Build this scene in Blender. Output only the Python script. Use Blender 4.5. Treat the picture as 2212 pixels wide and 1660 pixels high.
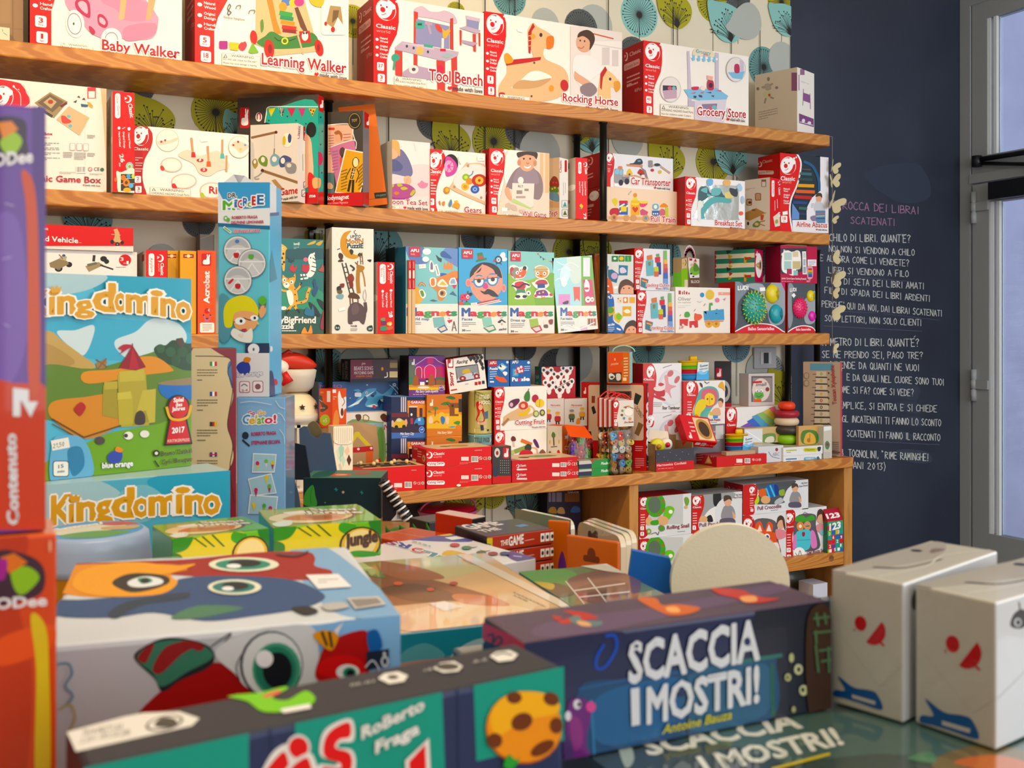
import bpy,math,random,re
from mathutils import Vector as V,Matrix
from mathutils.geometry import tessellate_polygon
S=bpy.context.scene
for _o in list(bpy.data.objects):bpy.data.objects.remove(_o)
PI=math.pi
# camera, world, lights, exposure
FPX,CU,HV,YAW,EYE=2190.0,1106.0,715.0,math.radians(26.8),V((0,0,1.25))
cd=bpy.data.cameras.new('camera');cam=bpy.data.objects.new('camera',cd);S.collection.objects.link(cam)
cd.sensor_width=36;cd.lens=36*FPX/2212;cd.shift_y=-(830-HV)/2212;cd.clip_start=.02
cam.location=EYE;cam.rotation_euler=(PI/2,0,-YAW);S.camera=cam
cd.dof.use_dof=True;cd.dof.focus_distance=2.75;cd.dof.aperture_fstop=14.5
S.view_settings.view_transform='Standard';S.view_settings.look='None';S.view_settings.gamma=1
S.view_settings.exposure=0.34
wd=bpy.data.worlds.new('daylight');S.world=wd;wd.use_nodes=True
wd.node_tree.nodes['Background'].inputs[0].default_value=(.80,.86,1,1)
wd.node_tree.nodes['Background'].inputs[1].default_value=1.5
def area(name,loc,aim,sx,sy,power,col):
 l=bpy.data.lights.new(name,'AREA');l.shape='RECTANGLE';l.size=sx;l.size_y=sy;l.energy=power;l.color=col
 o=bpy.data.objects.new(name,l);S.collection.objects.link(o);o.location=loc
 o.rotation_euler=(V(aim)-V(loc)).to_track_quat('-Z','Y').to_euler();return o
def spot(name,loc,aim,power,col,size,rad):
 l=bpy.data.lights.new(name,'SPOT');l.energy=power;l.color=col;l.spot_size=math.radians(size);l.spot_blend=.8;l.shadow_soft_size=rad
 o=bpy.data.objects.new(name,l);S.collection.objects.link(o);o.location=loc
 o.rotation_euler=(V(aim)-V(loc)).to_track_quat('-Z','Y').to_euler();return o
WARM=(1,.72,.42)
area('shop_window_daylight',(3.4,.2,1.7),(1.0,2.6,1.3),2.6,2.0,46,(.84,.92,1))
area('rear_window_daylight',(1.6,-2.2,1.9),(1.2,2.9,1.2),3.2,1.8,38,(.95,.97,1))
spot('ceiling_spot_a',(-.55,1.45,2.8),(.05,2.8,1.55),50,WARM,95,.05)
spot('ceiling_spot_b',(.75,1.35,2.8),(.85,2.85,1.35),46,WARM,95,.05)
area('ceiling_lamp',(.2,.3,2.8),(.2,.9,0),1.2,.6,16,(1,.84,.62))
S.cycles.use_denoising=True;S.cycles.max_bounces=8;S.cycles.sample_clamp_indirect=6
# projection helpers: a pixel's ray met with real planes
FW=V((math.sin(YAW),math.cos(YAW),0));RT=V((math.cos(YAW),-math.sin(YAW),0));UP=V((0,0,1))
def ray(u,v):return FW+RT*((u-CU)/FPX)+UP*((HV-v)/FPX)
def onp(u,v,p,n):
 d=ray(u,v);return EYE+d*((p-EYE).dot(n)/d.dot(n))
def onY(u,v,y):return onp(u,v,V((0,y,0)),V((0,1,0)))
def onZ(u,v,z):return onp(u,v,V((0,0,z)),UP)
def onX(u,v,x):return onp(u,v,V((x,0,0)),V((1,0,0)))
# colours and materials
_cc={}
def col(c):
 if c in _cc:return _cc[c]
 h=c if len(c)==6 else ''.join(x*2 for x in c)
 r=[(lambda s:s/12.92 if s<=.04045 else((s+.055)/1.055)**2.4)(int(h[i:i+2],16)/255)for i in(0,2,4)];g=sum(r)/3;r=tuple(min(.92,max(.002,g+(x-g)*1.13))for x in r)+(1,)
 _cc[c]=r;return r
MT={}
def mat(name,rough=.5,base=None,metal=0,coat=0,bump=0,bscale=60,spec=.5,trans=0,alpha=1,emit=0,sheen=0):
 m=bpy.data.materials.new(name);m.use_nodes=True;nt=m.node_tree;b=nt.nodes['Principled BSDF'];N=nt.nodes.new;L=nt.links.new
 b.inputs['Roughness'].default_value=rough;b.inputs['Metallic'].default_value=metal;b.inputs['Coat Weight'].default_value=coat
 b.inputs['Coat Roughness'].default_value=.04;b.inputs['Specular IOR Level'].default_value=spec
 b.inputs['Transmission Weight'].default_value=trans;b.inputs['Alpha'].default_value=alpha
 if base:b.inputs['Base Color'].default_value=col(base)
 else:
  a=N('ShaderNodeAttribute');a.attribute_name='Col';L(a.outputs['Color'],b.inputs['Base Color'])
 if emit:b.inputs['Emission Color'].default_value=col(base);b.inputs['Emission Strength'].default_value=emit
 if sheen:b.inputs['Sheen Weight'].default_value=sheen
 if bump:
  tc=N('ShaderNodeTexCoord');no=N('ShaderNodeTexNoise');no.inputs['Scale'].default_value=bscale;no.inputs['Detail'].default_value=4
  bp=N('ShaderNodeBump');bp.inputs['Strength'].default_value=bump;bp.inputs['Distance'].default_value=.004
  L(tc.outputs['Object'],no.inputs['Vector']);L(no.outputs['Fac'],bp.inputs['Height']);L(bp.outputs['Normal'],b.inputs['Normal'])
 MT[name]=m;return m
mat('printed_card',.45,bump=.03,bscale=40,spec=.3);mat('varnished_card',.32,coat=.12,spec=.35);mat('shrink_wrapped_card',.3,coat=.5,bump=.05,bscale=9,spec=.35)
mat('glossy_wrap',.3,coat=1,spec=.6);mat('plastic',.3);mat('matte',.8);mat('chalk',.95);mat('wallpaper',.7)
mat('dark_metal',.38,'14130f',metal=.6,bump=.05);mat('grey_metal',.45,'a0a6a8',spec=.4,bump=.02);mat('black_metal',.4,'1b1d22',metal=.3)
mat('foil',.12,'c8d0d4',metal=1,bump=.35,bscale=22);mat('felt',1,bump=.06,bscale=400,sheen=.1);mat('painted_wood',.45,bump=.03)
def glass(name,tint,gloss=.1):
 m=bpy.data.materials.new(name);m.use_nodes=True;nt=m.node_tree;nt.nodes.clear();N=nt.nodes.new;L=nt.links.new
 o=N('ShaderNodeOutputMaterial');mx=N('ShaderNodeMixShader');t=N('ShaderNodeBsdfTransparent');g=N('ShaderNodeBsdfGlossy');f=N('ShaderNodeFresnel')
 t.inputs[0].default_value=col(tint);g.inputs['Roughness'].default_value=.03;f.inputs[0].default_value=1.45
 L(f.outputs[0],mx.inputs[0]);L(t.outputs[0],mx.inputs[1]);L(g.outputs[0],mx.inputs[2]);L(mx.outputs[0],o.inputs[0]);MT[name]=m
glass('clear_plastic','f2f6f8');glass('window_glass','eaf0f6')
def ramp_mat(name,stops,scale,stretch,rough,dist=0,detail=5,bump=.1,wave=0,coord='Object'):
 m=bpy.data.materials.new(name);m.use_nodes=True;nt=m.node_tree;b=nt.nodes['Principled BSDF'];N=nt.nodes.new;L=nt.links.new
 tc=N('ShaderNodeTexCoord');mp=N('ShaderNodeMapping');mp.inputs['Scale'].default_value=stretch
 no=N('ShaderNodeTexNoise');no.inputs['Scale'].default_value=scale;no.inputs['Detail'].default_value=detail;no.inputs['Distortion'].default_value=dist
 cr=N('ShaderNodeValToRGB');e=cr.color_ramp.elements
 while len(e)<len(stops):e.new(.5)
 for k,(p,c)in zip(e,stops):k.position=p;k.color=col(c)
 L(tc.outputs[coord],mp.inputs[0]);L(mp.outputs[0],no.inputs['Vector']);fac=no.outputs['Fac']
 if wave:
  w=N('ShaderNodeTexWave');w.wave_type='RINGS';w.rings_direction='Y';w.inputs['Scale'].default_value=wave;w.inputs['Distortion'].default_value=5;w.inputs['Detail'].default_value=2.5;w.inputs['Detail Scale'].default_value=1.2
  L(mp.outputs[0],w.inputs['Vector']);mm=N('ShaderNodeMath');mm.operation='MULTIPLY_ADD';mm.inputs[1].default_value=.45;mm.inputs[2].default_value=0
  ma=N('ShaderNodeMath');ma.operation='MULTIPLY_ADD';ma.inputs[1].default_value=.55
  L(w.outputs['Fac'],mm.inputs[0]);L(no.outputs['Fac'],ma.inputs[0]);L(mm.outputs[0],ma.inputs[2]);fac=ma.outputs[0]
 L(fac,cr.inputs[0]);L(cr.outputs[0],b.inputs['Base Color']);b.inputs['Roughness'].default_value=rough
 bp=N('ShaderNodeBump');bp.inputs['Strength'].default_value=bump;bp.inputs['Distance'].default_value=.003
 L(fac,bp.inputs['Height']);L(bp.outputs[0],b.inputs['Normal']);MT[name]=m
ramp_mat('pine',[(.3,'b87d42'),(.5,'c58c4e'),(.68,'a86a34')],3.2,(.9,3,9),.42,1.2,4,.05,wave=3.4)
ramp_mat('pine_plain',[(.3,'ac7842'),(.5,'b9864c'),(.7,'9e6a36')],4,(9,3,.8),.45,.6,4,.05)
ramp_mat('knot',[(.35,'5a3520'),(.6,'8a5a38')],60,(1,1,1),.5)
ramp_mat('chalkboard',[(.25,'252b3a'),(.5,'2b3242'),(.8,'343c4d')],2.2,(1,1,1),.45,.4,8,.03)
ramp_mat('floorboards',[(.3,'8c8078'),(.6,'a0948a')],3,(6,.6,1),.5)
ramp_mat('plaster',[(.3,'e4dfd6'),(.7,'efeae2')],6,(1,1,1),.9,bump=.15)
ramp_mat('render_facade',[(.3,'a39fb0'),(.7,'afabbc')],5,(1,1,1),.95,bump=.2)
ramp_mat('table_wood',[(.3,'9a6a40'),(.6,'ab7a4c')],4,(1,8,1),.4)
# mesh building
class MB:
 def __init__(s):s.v=[];s.f=[];s.c=[];s.m=[];s.s=[]
 def face(s,pts,c,m=0,sm=False):
  n=len(s.v);s.v.extend(pts);s.f.append(tuple(range(n,n+len(pts))));s.c.append(col(c)if isinstance(c,str)else c);s.m.append(m);s.s.append(sm)
 def grid(s,rows,c,m=0,close=False,caps=False):
  n=len(s.v);k=len(rows[0]);c=col(c)
  for r in rows:s.v.extend(r)
  for i in range(len(rows)-1):
   for j in range(k if close else k-1):
    a=n+i*k+j;b=n+i*k+(j+1)%k;s.f.append((a,b,b+k,a+k));s.c.append(c);s.m.append(m);s.s.append(True)
  if caps:
   for r,fl in((0,True),(len(rows)-1,False)):
    q=[n+r*k+j for j in range(k)];s.f.append(tuple(q[::-1]if fl else q));s.c.append(c);s.m.append(m);s.s.append(False)
 def cuboid(s,O,ux,uy,uz,cols,m=0):
  p=[O,O+ux,O+ux+uy,O+uy,O+uz,O+ux+uz,O+ux+uy+uz,O+uy+uz];n=len(s.v);s.v.extend(p)
  for f,k in(((0,1,5,4),'F'),((1,2,6,5),'R'),((2,3,7,6),'K'),((3,0,4,7),'L'),((4,5,6,7),'T'),((3,2,1,0),'B')):
   s.f.append(tuple(n+i for i in f));s.c.append(col(cols.get(k,cols['*'])));s.m.append(m);s.s.append(False)
 def bx(s,x0,x1,y0,y1,z0,z1,c='ccc',m=0):s.cuboid(V((x0,y0,z0)),V((x1-x0,0,0)),V((0,y1-y0,0)),V((0,0,z1-z0)),{'*':c},m)
 def tube(s,pts,r,c,m=0,n=10,caps=True):
  pts=[V(p)for p in pts];rs=r if isinstance(r,(list,tuple))else[r]*len(pts);rows=[];up=None
  for i,p in enumerate(pts):
   d=(pts[min(i+1,len(pts)-1)]-pts[max(i-1,0)]).normalized()
   if up is None:up=d.orthogonal().normalized()
   up=(up-d*up.dot(d)).normalized();w=d.cross(up)
   rows.append([p+(up*math.cos(2*PI*j/n)+w*math.sin(2*PI*j/n))*rs[i]for j in range(n)])
  s.grid(rows,c,m,True,caps)
 def lathe(s,ctr,prof,c,m=0,n=28,ax=None,caps=False):
  ctr=V(ctr);ax=V(ax).normalized()if ax else V((0,0,1));a=ax.orthogonal().normalized();b=ax.cross(a)
  s.grid([[ctr+ax*z+(a*math.cos(2*PI*j/n)+b*math.sin(2*PI*j/n))*r for j in range(n)]for r,z in prof],c,m,True,caps)
 def ball(s,ctr,r,c,m=0,n=18,sq=(1,1,1)):
  ctr=V(ctr);k=n//2
  s.grid([[ctr+V((sq[0]*r*math.sin(PI*i/k)*math.cos(2*PI*j/n),sq[1]*r*math.sin(PI*i/k)*math.sin(2*PI*j/n),-sq[2]*r*math.cos(PI*i/k)))for j in range(n)]for i in range(k+1)],c,m,True)
 def slab(s,outline,dv,c,m=0,cs=None):
  o=[V(p)for p in outline];q=[p+dv for p in o];nn=(o[1]-o[0]).cross(o[2]-o[1])
  tr=tessellate_polygon([o]);t0=tr[0];nf=(o[t0[1]]-o[t0[0]]).cross(o[t0[2]]-o[t0[1]])
  for L_,flip in((o,nf.dot(dv)>0),(q,nf.dot(dv)<0)):
   n=len(s.v);s.v.extend(L_)
   for t in tr:s.f.append(tuple(n+i for i in(t[::-1]if flip else t)));s.c.append(col(c));s.m.append(m);s.s.append(False)
  n=len(s.v);s.v.extend(o+q);k=len(o)
  for i in range(k):s.f.append((n+i,n+(i+1)%k,n+k+(i+1)%k,n+k+i));s.c.append(col(cs or c));s.m.append(m);s.s.append(False)
 def build(s,name,mats,parent=None,org=None):
  me=bpy.data.meshes.new(name);og=V(org)if org is not None else V((0,0,0))
  me.from_pydata([p-og for p in s.v],[],s.f);at=me.attributes.new('Col','FLOAT_COLOR','FACE')
  at.data.foreach_set('color',[x for c in s.c for x in c]);me.polygons.foreach_set('material_index',s.m);me.polygons.foreach_set('use_smooth',s.s)
  for m in([mats]if isinstance(mats,str)else mats):me.materials.append(MT[m])
  me.update();o=bpy.data.objects.new(name,me);S.collection.objects.link(o)
  if parent is not None:
   o.parent=parent
   p=parent;w=V((0,0,0))
   while p is not None:w+=p.location;p=p.parent
   o.location=og-w
  else:o.location=og
  return o
def tag(o,label=None,cat=None,group=None,kind=None):
 for k,x in(('label',label),('category',cat),('group',group),('kind',kind)):
  if x:o[k]=x
 return o
def empty(name,loc,label,cat,group=None):
 o=bpy.data.objects.new(name,None);S.collection.objects.link(o);o.location=loc;o.empty_display_size=.02;return tag(o,label,cat,group)
def bevel(o,w,seg=2):
 m=o.modifiers.new('edge','BEVEL');m.width=w;m.segments=seg;m.limit_method='ANGLE';m.angle_limit=math.radians(50);return o
# printing: flat coloured shapes and lettering laid on a face
_gl={}
def glyphs(txt,off,shear):
 k=(txt,off,shear)
 if k in _gl:return _gl[k]
 if off:
  vs,fs,x0,w=glyphs(txt,0,shear);n={}
  for q in fs:
   for i in range(len(q)):e=(q[i-1],q[i]);n[e]=n.get(e,0)+1
  P,Q=[],[]
  for(a,b)in n:
   if(b,a)in n:continue
   (ax,ay),(bx,by)=vs[a],vs[b];ay*=.73;by*=.73;dx,dy=bx-ax,by-ay;L=math.hypot(dx,dy)
   if L<1e-6:continue
   dx*=off/L;dy*=off/L;ex,ey=dx*.55,dy*.55;m=len(P)
   P+=[(ax-dy-ex,(ay+dx-ey)/.73),(ax+dy-ex,(ay-dx-ey)/.73),(bx+dy+ex,(by-dx+ey)/.73),(bx-dy+ex,(by+dx+ey)/.73)];Q.append((m,m+1,m+2,m+3))
  m=len(P);r=(P+vs,Q+[tuple(m+i for i in q)for q in fs],x0,w);_gl[k]=r;return r
 cu=bpy.data.curves.new('t','FONT');cu.body=txt;cu.size=1;cu.resolution_u=2;cu.shear=shear;cu.fill_mode='FRONT'
 ob=bpy.data.objects.new('t',cu);me=bpy.data.meshes.new_from_object(ob)
 vs=[(p.co.x,p.co.y/.73)for p in me.vertices];fs=[tuple(p.vertices)for p in me.polygons]
 bpy.data.objects.remove(ob);bpy.data.curves.remove(cu);bpy.data.meshes.remove(me)
 x0=min((p[0]for p in vs),default=0);r=(vs,fs,x0,max(max((p[0]for p in vs),default=1)-x0,1e-6));_gl[k]=r;return r
STK=dict(A='0,0 2,6 4,0;.8,2 3.2,2',B='0,0 0,6 3,5.5 3,3.5 0,3 3.6,2.6 3.6,.6 0,0',C='4,5.2 2,6 0,3.6 .4,.8 2.4,0 4,.8',D='0,0 0,6 3,5 3.8,3 3,.8 0,0',E='4,6 0,6 0,0 4,0;0,3 3,3',F='4,6 0,6 0,0;0,3 3,3',G='4,5 2,6 0,3.6 .6,.6 3,0 4,1 4,2.6 2.4,2.6',H='0,0 0,6;4,0 4,6;0,3 4,3',I='1,0 1,6',J='3,6 3,1 1.6,0 0,1',L='0,6 0,0 3.6,0',M='0,0 .4,6 2,2 3.6,6 4,0',N='0,0 0,6 3.8,0 4,6',O='2,0 .2,1.6 .2,4.4 2,6 3.8,4.4 3.8,1.6 2,0',P='0,0 0,6 3.4,5.4 3.4,3.6 0,2.8',Q='2,0 .2,1.6 .2,4.4 2,6 3.8,4.4 3.8,1.6 2,0;2.4,1.6 4.2,-.6',R='0,0 0,6 3.4,5.4 3.4,3.6 0,3 4,0',S='3.8,5.4 2,6 .4,4.8 3.6,1.8 2.4,0 0,.8',T='0,6 4.2,6;2.1,6 2.1,0',U='0,6 .2,1 2,0 3.8,1 4,6',V='0,6 2,0 4,6',W='0,6 1,0 2,4 3,0 4,6',X='0,0 4,6;0,6 4,0',Y='0,6 2,3 4,6;2,3 2,0',Z='0,6 4,6 0,0 4,0')
STK.update({'0':'2,0 .4,3 2,6 3.6,3 2,0','1':'1,4.6 2,6 2,0','2':'0,5 2,6 3.6,4.4 0,0 4,0','3':'0,6 3.6,6 1.6,3.4 3.6,1.8 2,0 0,.6','5':'3.6,6 .4,6 .2,3.4 3,3.6 3.4,1 0,0','8':'2,3 .4,4.6 2,6 3.6,4.6 2,3 .2,1.4 2,0 3.8,1.4 2,3','9':'3.4,4.4 1.8,3 .4,4.4 1.8,6 3.4,4.6 3,0','.':'1,0 1.4,.4',',':'1.4,.6 .8,-1',"'":'1,6.4 1,5','?':'0,5 2,6.4 3.8,5 2,3 2,1.6;2,.3 2,0','!':'1,6 1,1.6;1,.4 1,0','"':'.8,6.6 .8,5.4;1.8,6.6 1.8,5.4',')':'.4,7 1.8,3 .4,-1','(':'1.4,7 0,3 1.4,-1','`':'1,7.2 2,6.6','-':'0,3 3,3'})
WID={'I':2.6,'.':2.4,',':2.4,"'":2.2,'!':2.4,' ':4,'1':3.4}
def spline(p,closed,n=5):
 out=[];k=len(p)
 for i in range(k if closed else k-1):
  g=(lambda j:p[j%k])if closed else(lambda j:p[max(0,min(k-1,j))])
  a,b,c,d=g(i-1),g(i),g(i+1),g(i+2)
  for q in range(n):
   t=q/n;t2=t*t;t3=t2*t
   out.append(tuple(.5*(2*b[e]+(c[e]-a[e])*t+(2*a[e]-5*b[e]+4*c[e]-d[e])*t2+(3*b[e]-a[e]-3*c[e]+d[e])*t3)for e in(0,1)))
 if not closed:out.append(p[-1])
 return out
class Face:
 STEP=4e-5
 def __init__(s,mb,O,U,Vv,W,H,m=0,clip=True):
  s.mb,s.O,s.U,s.V,s.W,s.H,s.m=mb,V(O),V(U).normalized(),V(Vv).normalized(),W,H,m
  s.N=s.U.cross(s.V).normalized();s.k=1;s.clip=clip;s.rnd=random.Random(7);s.in_=0;s.q=0
 def px(s,x0=0,y0=0,sc=1):
  def f(x,y):
   p=onp(x0+x/sc,y0+y/sc,s.O,s.N)-s.O;return(p.dot(s.U),p.dot(s.V))
  return f
 def h(s,sx=1):return lambda x,y:(x*s.H/100*sx,s.H-y*s.H/100)
 def pc(s):return lambda x,y:(x*s.W/100,s.H-y*s.H/100)
 def poly(s,pts,c,convex=False):
  P=[pts]if convex else[[pts[i]for i in t]for t in tessellate_polygon([[V((a,b,0))for a,b in pts]])]
  s.q=(s.q+1)%13;off=s.k*s.STEP;c=col(c)
  for q in P:
   if s.clip:
    lim=s.in_
    for ax,sg,b in((0,1,lim),(0,-1,lim-s.W),(1,1,lim),(1,-1,lim-s.H)):
     r=[]
     for i in range(len(q)):
      a,d=q[i-1],q[i];fa=a[ax]*sg-b;fd=d[ax]*sg-b
      if(fa<0)!=(fd<0):
       t=fa/(fa-fd);r.append((a[0]+(d[0]-a[0])*t,a[1]+(d[1]-a[1])*t))
      if fd>=0:r.append(d)
     q=r
     if len(q)<3:break
   if len(q)<3:continue
   ar=sum(q[i-1][0]*q[i][1]-q[i][0]*q[i-1][1]for i in range(len(q)))
   if abs(ar)<1e-10:continue
   if ar<0:q=q[::-1]
   s.mb.face([s.O+s.U*a+s.V*b+s.N*(off+s.q*2.5e-6)for a,b in q],c,s.m)
 def ribbon(s,f,pts,w,c):
  for i in range(len(pts)-1):
   (x0,y0),(x1,y1)=pts[i],pts[i+1];dx,dy=x1-x0,y1-y0;L=math.hypot(dx,dy)
   if L<1e-9:continue
   nx,ny=-dy/L*w/2,dx/L*w/2;ex,ey=dx/L*w*.2,dy/L*w*.2
   s.poly([f(x0+nx-ex,y0+ny-ey),f(x1+nx+ex,y1+ny+ey),f(x1-nx+ex,y1-ny+ey),f(x0-nx-ex,y0-ny-ey)],c,True)
 def text(s,f,x0,y0,x1,y1,h,c,fl,txt,ux=None):
  if 'h'in fl:
   adv=sum(WID.get(ch.upper(),5.2)for ch in txt);bx,by=(x1-x0)/adv,(y1-y0)/adv;x=0
   for ch in txt:
    for st in STK.get(ch.upper(),'').split(';'):
     if st:
      pp=[tuple(float(q)for q in z.split(','))for z in st.split()];j=s.rnd.uniform
      pts=[(x0+bx*(x+a+j(-.18,.18)),y0+by*(x+a)-h*(b+j(-.25,.25))/6)for a,b in pp]
      s.ribbon(f,pts,h*(.16 if 'k'in fl else.1),c)
    x+=WID.get(ch.upper(),5.2)
   return
  off=.05 if 'X'in fl else.036 if 'x'in fl else.02 if 'b'in fl else 0
  sh=.25 if 'i'in fl else 0;_,_,gx,gw=glyphs(txt,0,sh)
  oc=re.search(r'o([0-9a-f]{3,6}):([\d.]+)',fl)
  for cc,of in(([(oc.group(1),off+float(oc.group(2)))]if oc else[])+[(c,off)]):
   vs,fs,_,_=glyphs(txt,of,sh);bx,by=(x1-x0)/gw,(y1-y0)/gw;upx,upy=ux or(0,-h)
   if 'v'in fl:L=math.hypot(x1-x0,y1-y0);upx,upy=(y1-y0)/L*h,-(x1-x0)/L*h
   P=[f(x0+bx*(a-gx)+upx*b,y0+by*(a-gx)+upy*b)for a,b in vs]
   for q in fs:s.poly([P[i]for i in q],cc,True)
   s.k+=1
 def d(s,f,src):
  if isinstance(f,tuple):f=s.px(*f)
  elif f=='h':f=s.h()
  elif f=='%':f=s.pc()
  for ln in src.strip().split('\n'):
   ln=ln.strip()
   if not ln:continue
   txt=None
   if '|'in ln:ln,txt=ln.split('|',1)
   a=ln.split();o=a[0];c=a[1];xy=lambda z:tuple(float(q)for q in z.split(','))
   if o=='p':s.poly([f(*xy(z))for z in a[2:]],c)
   elif o=='s':s.poly([f(*q)for q in spline([xy(z)for z in a[2:]],True)],c)
   elif o=='e':
    (x,y),(rx,ry)=xy(a[2]),xy(a[3]);r=math.radians(float(a[4]))if len(a)>4 else 0;n=22
    s.poly([f(x+rx*math.cos(t)*math.cos(r)-ry*math.sin(t)*math.sin(r),y+rx*math.cos(t)*math.sin(r)+ry*math.sin(t)*math.cos(r))for t in(2*PI*i/n for i in range(n))],c,True)
   elif o=='l':s.ribbon(f,[xy(z)for z in a[3:]],float(a[2]),c)
   elif o=='c':s.ribbon(f,spline([xy(z)for z in a[3:]],False),float(a[2]),c)
   elif o=='r':
    (x0,y0),(x1,y1)=xy(a[2]),xy(a[3]);q=float(a[4])if len(a)>4 else 0
    if q:
     pts=[(cx+q*math.cos(t),cy+q*math.sin(t))for cx,cy,t0 in((x1-q,y1-q,0),(x0+q,y1-q,1),(x0+q,y0+q,2),(x1-q,y0+q,3))for t in((t0+i/4)*PI/2 for i in range(5))]
    else:pts=[(x0,y0),(x1,y0),(x1,y1),(x0,y1)]
    s.poly([f(*z)for z in pts],c,True)
   elif o=='t':s.text(f,*xy(a[2]),*xy(a[3]),float(a[4]),c,a[5]if len(a)>5 else '',txt)
   elif o=='m':
    (x0,y0),(x1,y1)=xy(a[2]),xy(a[3]);n=int(a[4]);hh=float(a[5])if len(a)>5 else 4;nx,ny=0,hh*2
    for i in range(n):
     t=0;e=1 if i<n-1 else s.rnd.uniform(.4,.9)
     while t<e:
      q=min(e,t+s.rnd.uniform(.06,.16));p0=(x0+(x1-x0)*t,y0+(y1-y0)*t+i*ny);p1=(x0+(x1-x0)*q,y0+(y1-y0)*q+i*ny)
      s.ribbon(f,[p0,p1],hh*.7,c);t=q+.035
   else:MAC[o](s,f,a,txt)
   s.k+=1
  return s
def sub(f,x,y,r,ry=None):
 ry=r if ry is None else ry;return lambda a,b:f(x+a*r,y+b*ry)
def m_bear(s,f,a,txt):
 x,y=map(float,a[2].split(','));r=[float(q)for q in a[3].split(',')];g=sub(f,x,y,r[0],r[-1])
 s.d(g,f'e fff 0,0 1,1\ne {a[1]} 0,0 .93,.93\ne fff .3,-.62 .27,.27\ne fff .66,-.4 .28,.28\ns fff -.9,.3 -.86,-.3 -.5,-.75 0,-.82 .5,-.5 .62,0 .35,.5 -.1,.8 -.6,.72\ns {a[1]} .9,-.1 .62,.0 .45,.42 .05,.78 -.3,.88 .4,.9 .8,.5\ne {a[1]} -.32,.02 .25,.25\ne {a[1]} -.5,-.36 .08,.1\ne {a[1]} .08,-.28 .09,.1\nc {a[1]} .06 -.45,.5 -.2,.45 0,.3\ne fff 1.02,-.92 .1,.1')
def m_crescent(s,f,a,txt):
 x,y=map(float,a[3].split(','));r=[float(q)for q in a[4].split(',')]
 s.d(sub(f,x,y,r[0],r[-1]),f'e {a[1]} 0,0 1,1\ne {a[2]} -.32,-.1 .8,.8\np {a[1]} -.9,-.6 -.2,-.3 -.9,.2')
def m_bunny(s,f,a,txt):
 (x0,y0),(x1,y1)=(tuple(map(float,z.split(',')))for z in a[3:5]);c=a[2]
 s.d(lambda p,q:f(x0+(x1-x0)*p,y0+(y1-y0)*q),(f'r {a[1]} 0,0 1,1 .12\n'if a[1]!='-'else '')+f's {c} .2,.85 .2,.55 .5,.5 .55,.45 .8,.45 .85,.6 .8,.85\ne {c} .68,.42 .17,.12\ns {c} .58,.34 .55,.1 .64,.08 .68,.34\ns {c} .7,.34 .78,.1 .88,.14 .8,.36')
def m_bar(s,f,a,txt):
 (x0,y0),(x1,y1)=(tuple(map(float,z.split(',')))for z in a[2:4]);g=lambda p,q:f(x0+(x1-x0)*p,y0+(y1-y0)*q)
 s.d(g,f'r {a[1]} 0,0 1,1');x=.08
 while x<.9:
  w=s.rnd.choice((.02,.03,.05));s.d(g,f'r 222 {x:.3f},.1 {x + w:.3f},.85');s.k-=1;x+=w+s.rnd.choice((.025,.045))
def m_badge(s,f,a,txt):
 x,y=map(float,a[2].split(','));z=float(a[3]);n,u=txt.split(';');g=sub(f,x,y,z)
 s.d(g,f'r fff -.5,-.55 .5,.55 .18\nt {a[1]} {-.15 * len(n) - .03 + .1 * n.count("1")},{.12} {.15 * len(n) + .03 - .1 * n.count("1")},.12 .5 b|{n}\nt {a[1]} -.2,.4 .2,.4 .16 b|{u}')
def m_love(s,f,a,txt):
 (x0,y0),(x1,y1)=(tuple(map(float,z.split(',')))for z in a[2:4]);h=float(a[4]);w=h*1.1
 s.d(f,f'p c8242e {x0},{y0 - h * .55} {x0 + w * .25},{y0 - h} {x0 + w * .5},{y0 - h * .7} {x0 + w * .75},{y0 - h} {x0 + w},{y0 - h * .55} {x0 + w * .5},{y0}\nt {a[1]} {x0 + w * 1.2},{y0} {x1},{y1} {h} b|made with love')
def m_warn(s,f,a,txt):
 (x0,y0),(x1,y1)=(tuple(map(float,z.split(',')))for z in a[1:3]);W,H=x1-x0,y1-y0
 sk=float(a[3])if len(a)>3 else 0;g=lambda p,q:f(x0+W*p,y0+H*q+W*p*sk)
 L=txt.split(';');n=len(L)
 t=f'r 999 0,0 1,1\nr f0e8dc .006,.02 .994,.98\np 333 .04,.30 .09,.06 .14,.30\np f0e8dc .065,.27 .09,.12 .115,.27\n'
 for i,q in enumerate(L):
  e=float(q.split('=')[1])if '='in q else(.9 if i else.85);x=.03 if i else.24
  t+=f't 333 {x},{(i + .85) / n * .96:.3f} {e},{(i + .85) / n * .96:.3f} {.62 / n if i < 2 else .5 / n:.3f}|{q.split("=")[0]}\n'
 s.d(g,t)
def m_ce(s,f,a,txt):
 x,y=map(float,a[2].split(','));h=float(a[3])
 s.d(sub(f,x,y,h),f'e {a[1]} 0,-.5 .5,.5\ne c8202a 0,-.5 .38,.38\nl {a[1]} .14 -.3,-.8 .3,-.2\nt {a[1]} .8,0 1.9,0 .9|CE\ne {a[1]} 2.6,-.5 .5,.5\ne 2c8a4a 2.6,-.5 .36,.36\nl {a[1]} .12 2.4,-.5 2.8,-.6')
MAC=dict(A=m_bear,Y=m_crescent,J=m_bunny,K=m_bar,N=m_badge,H=m_love,W=m_warn,U=m_ce)
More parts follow.
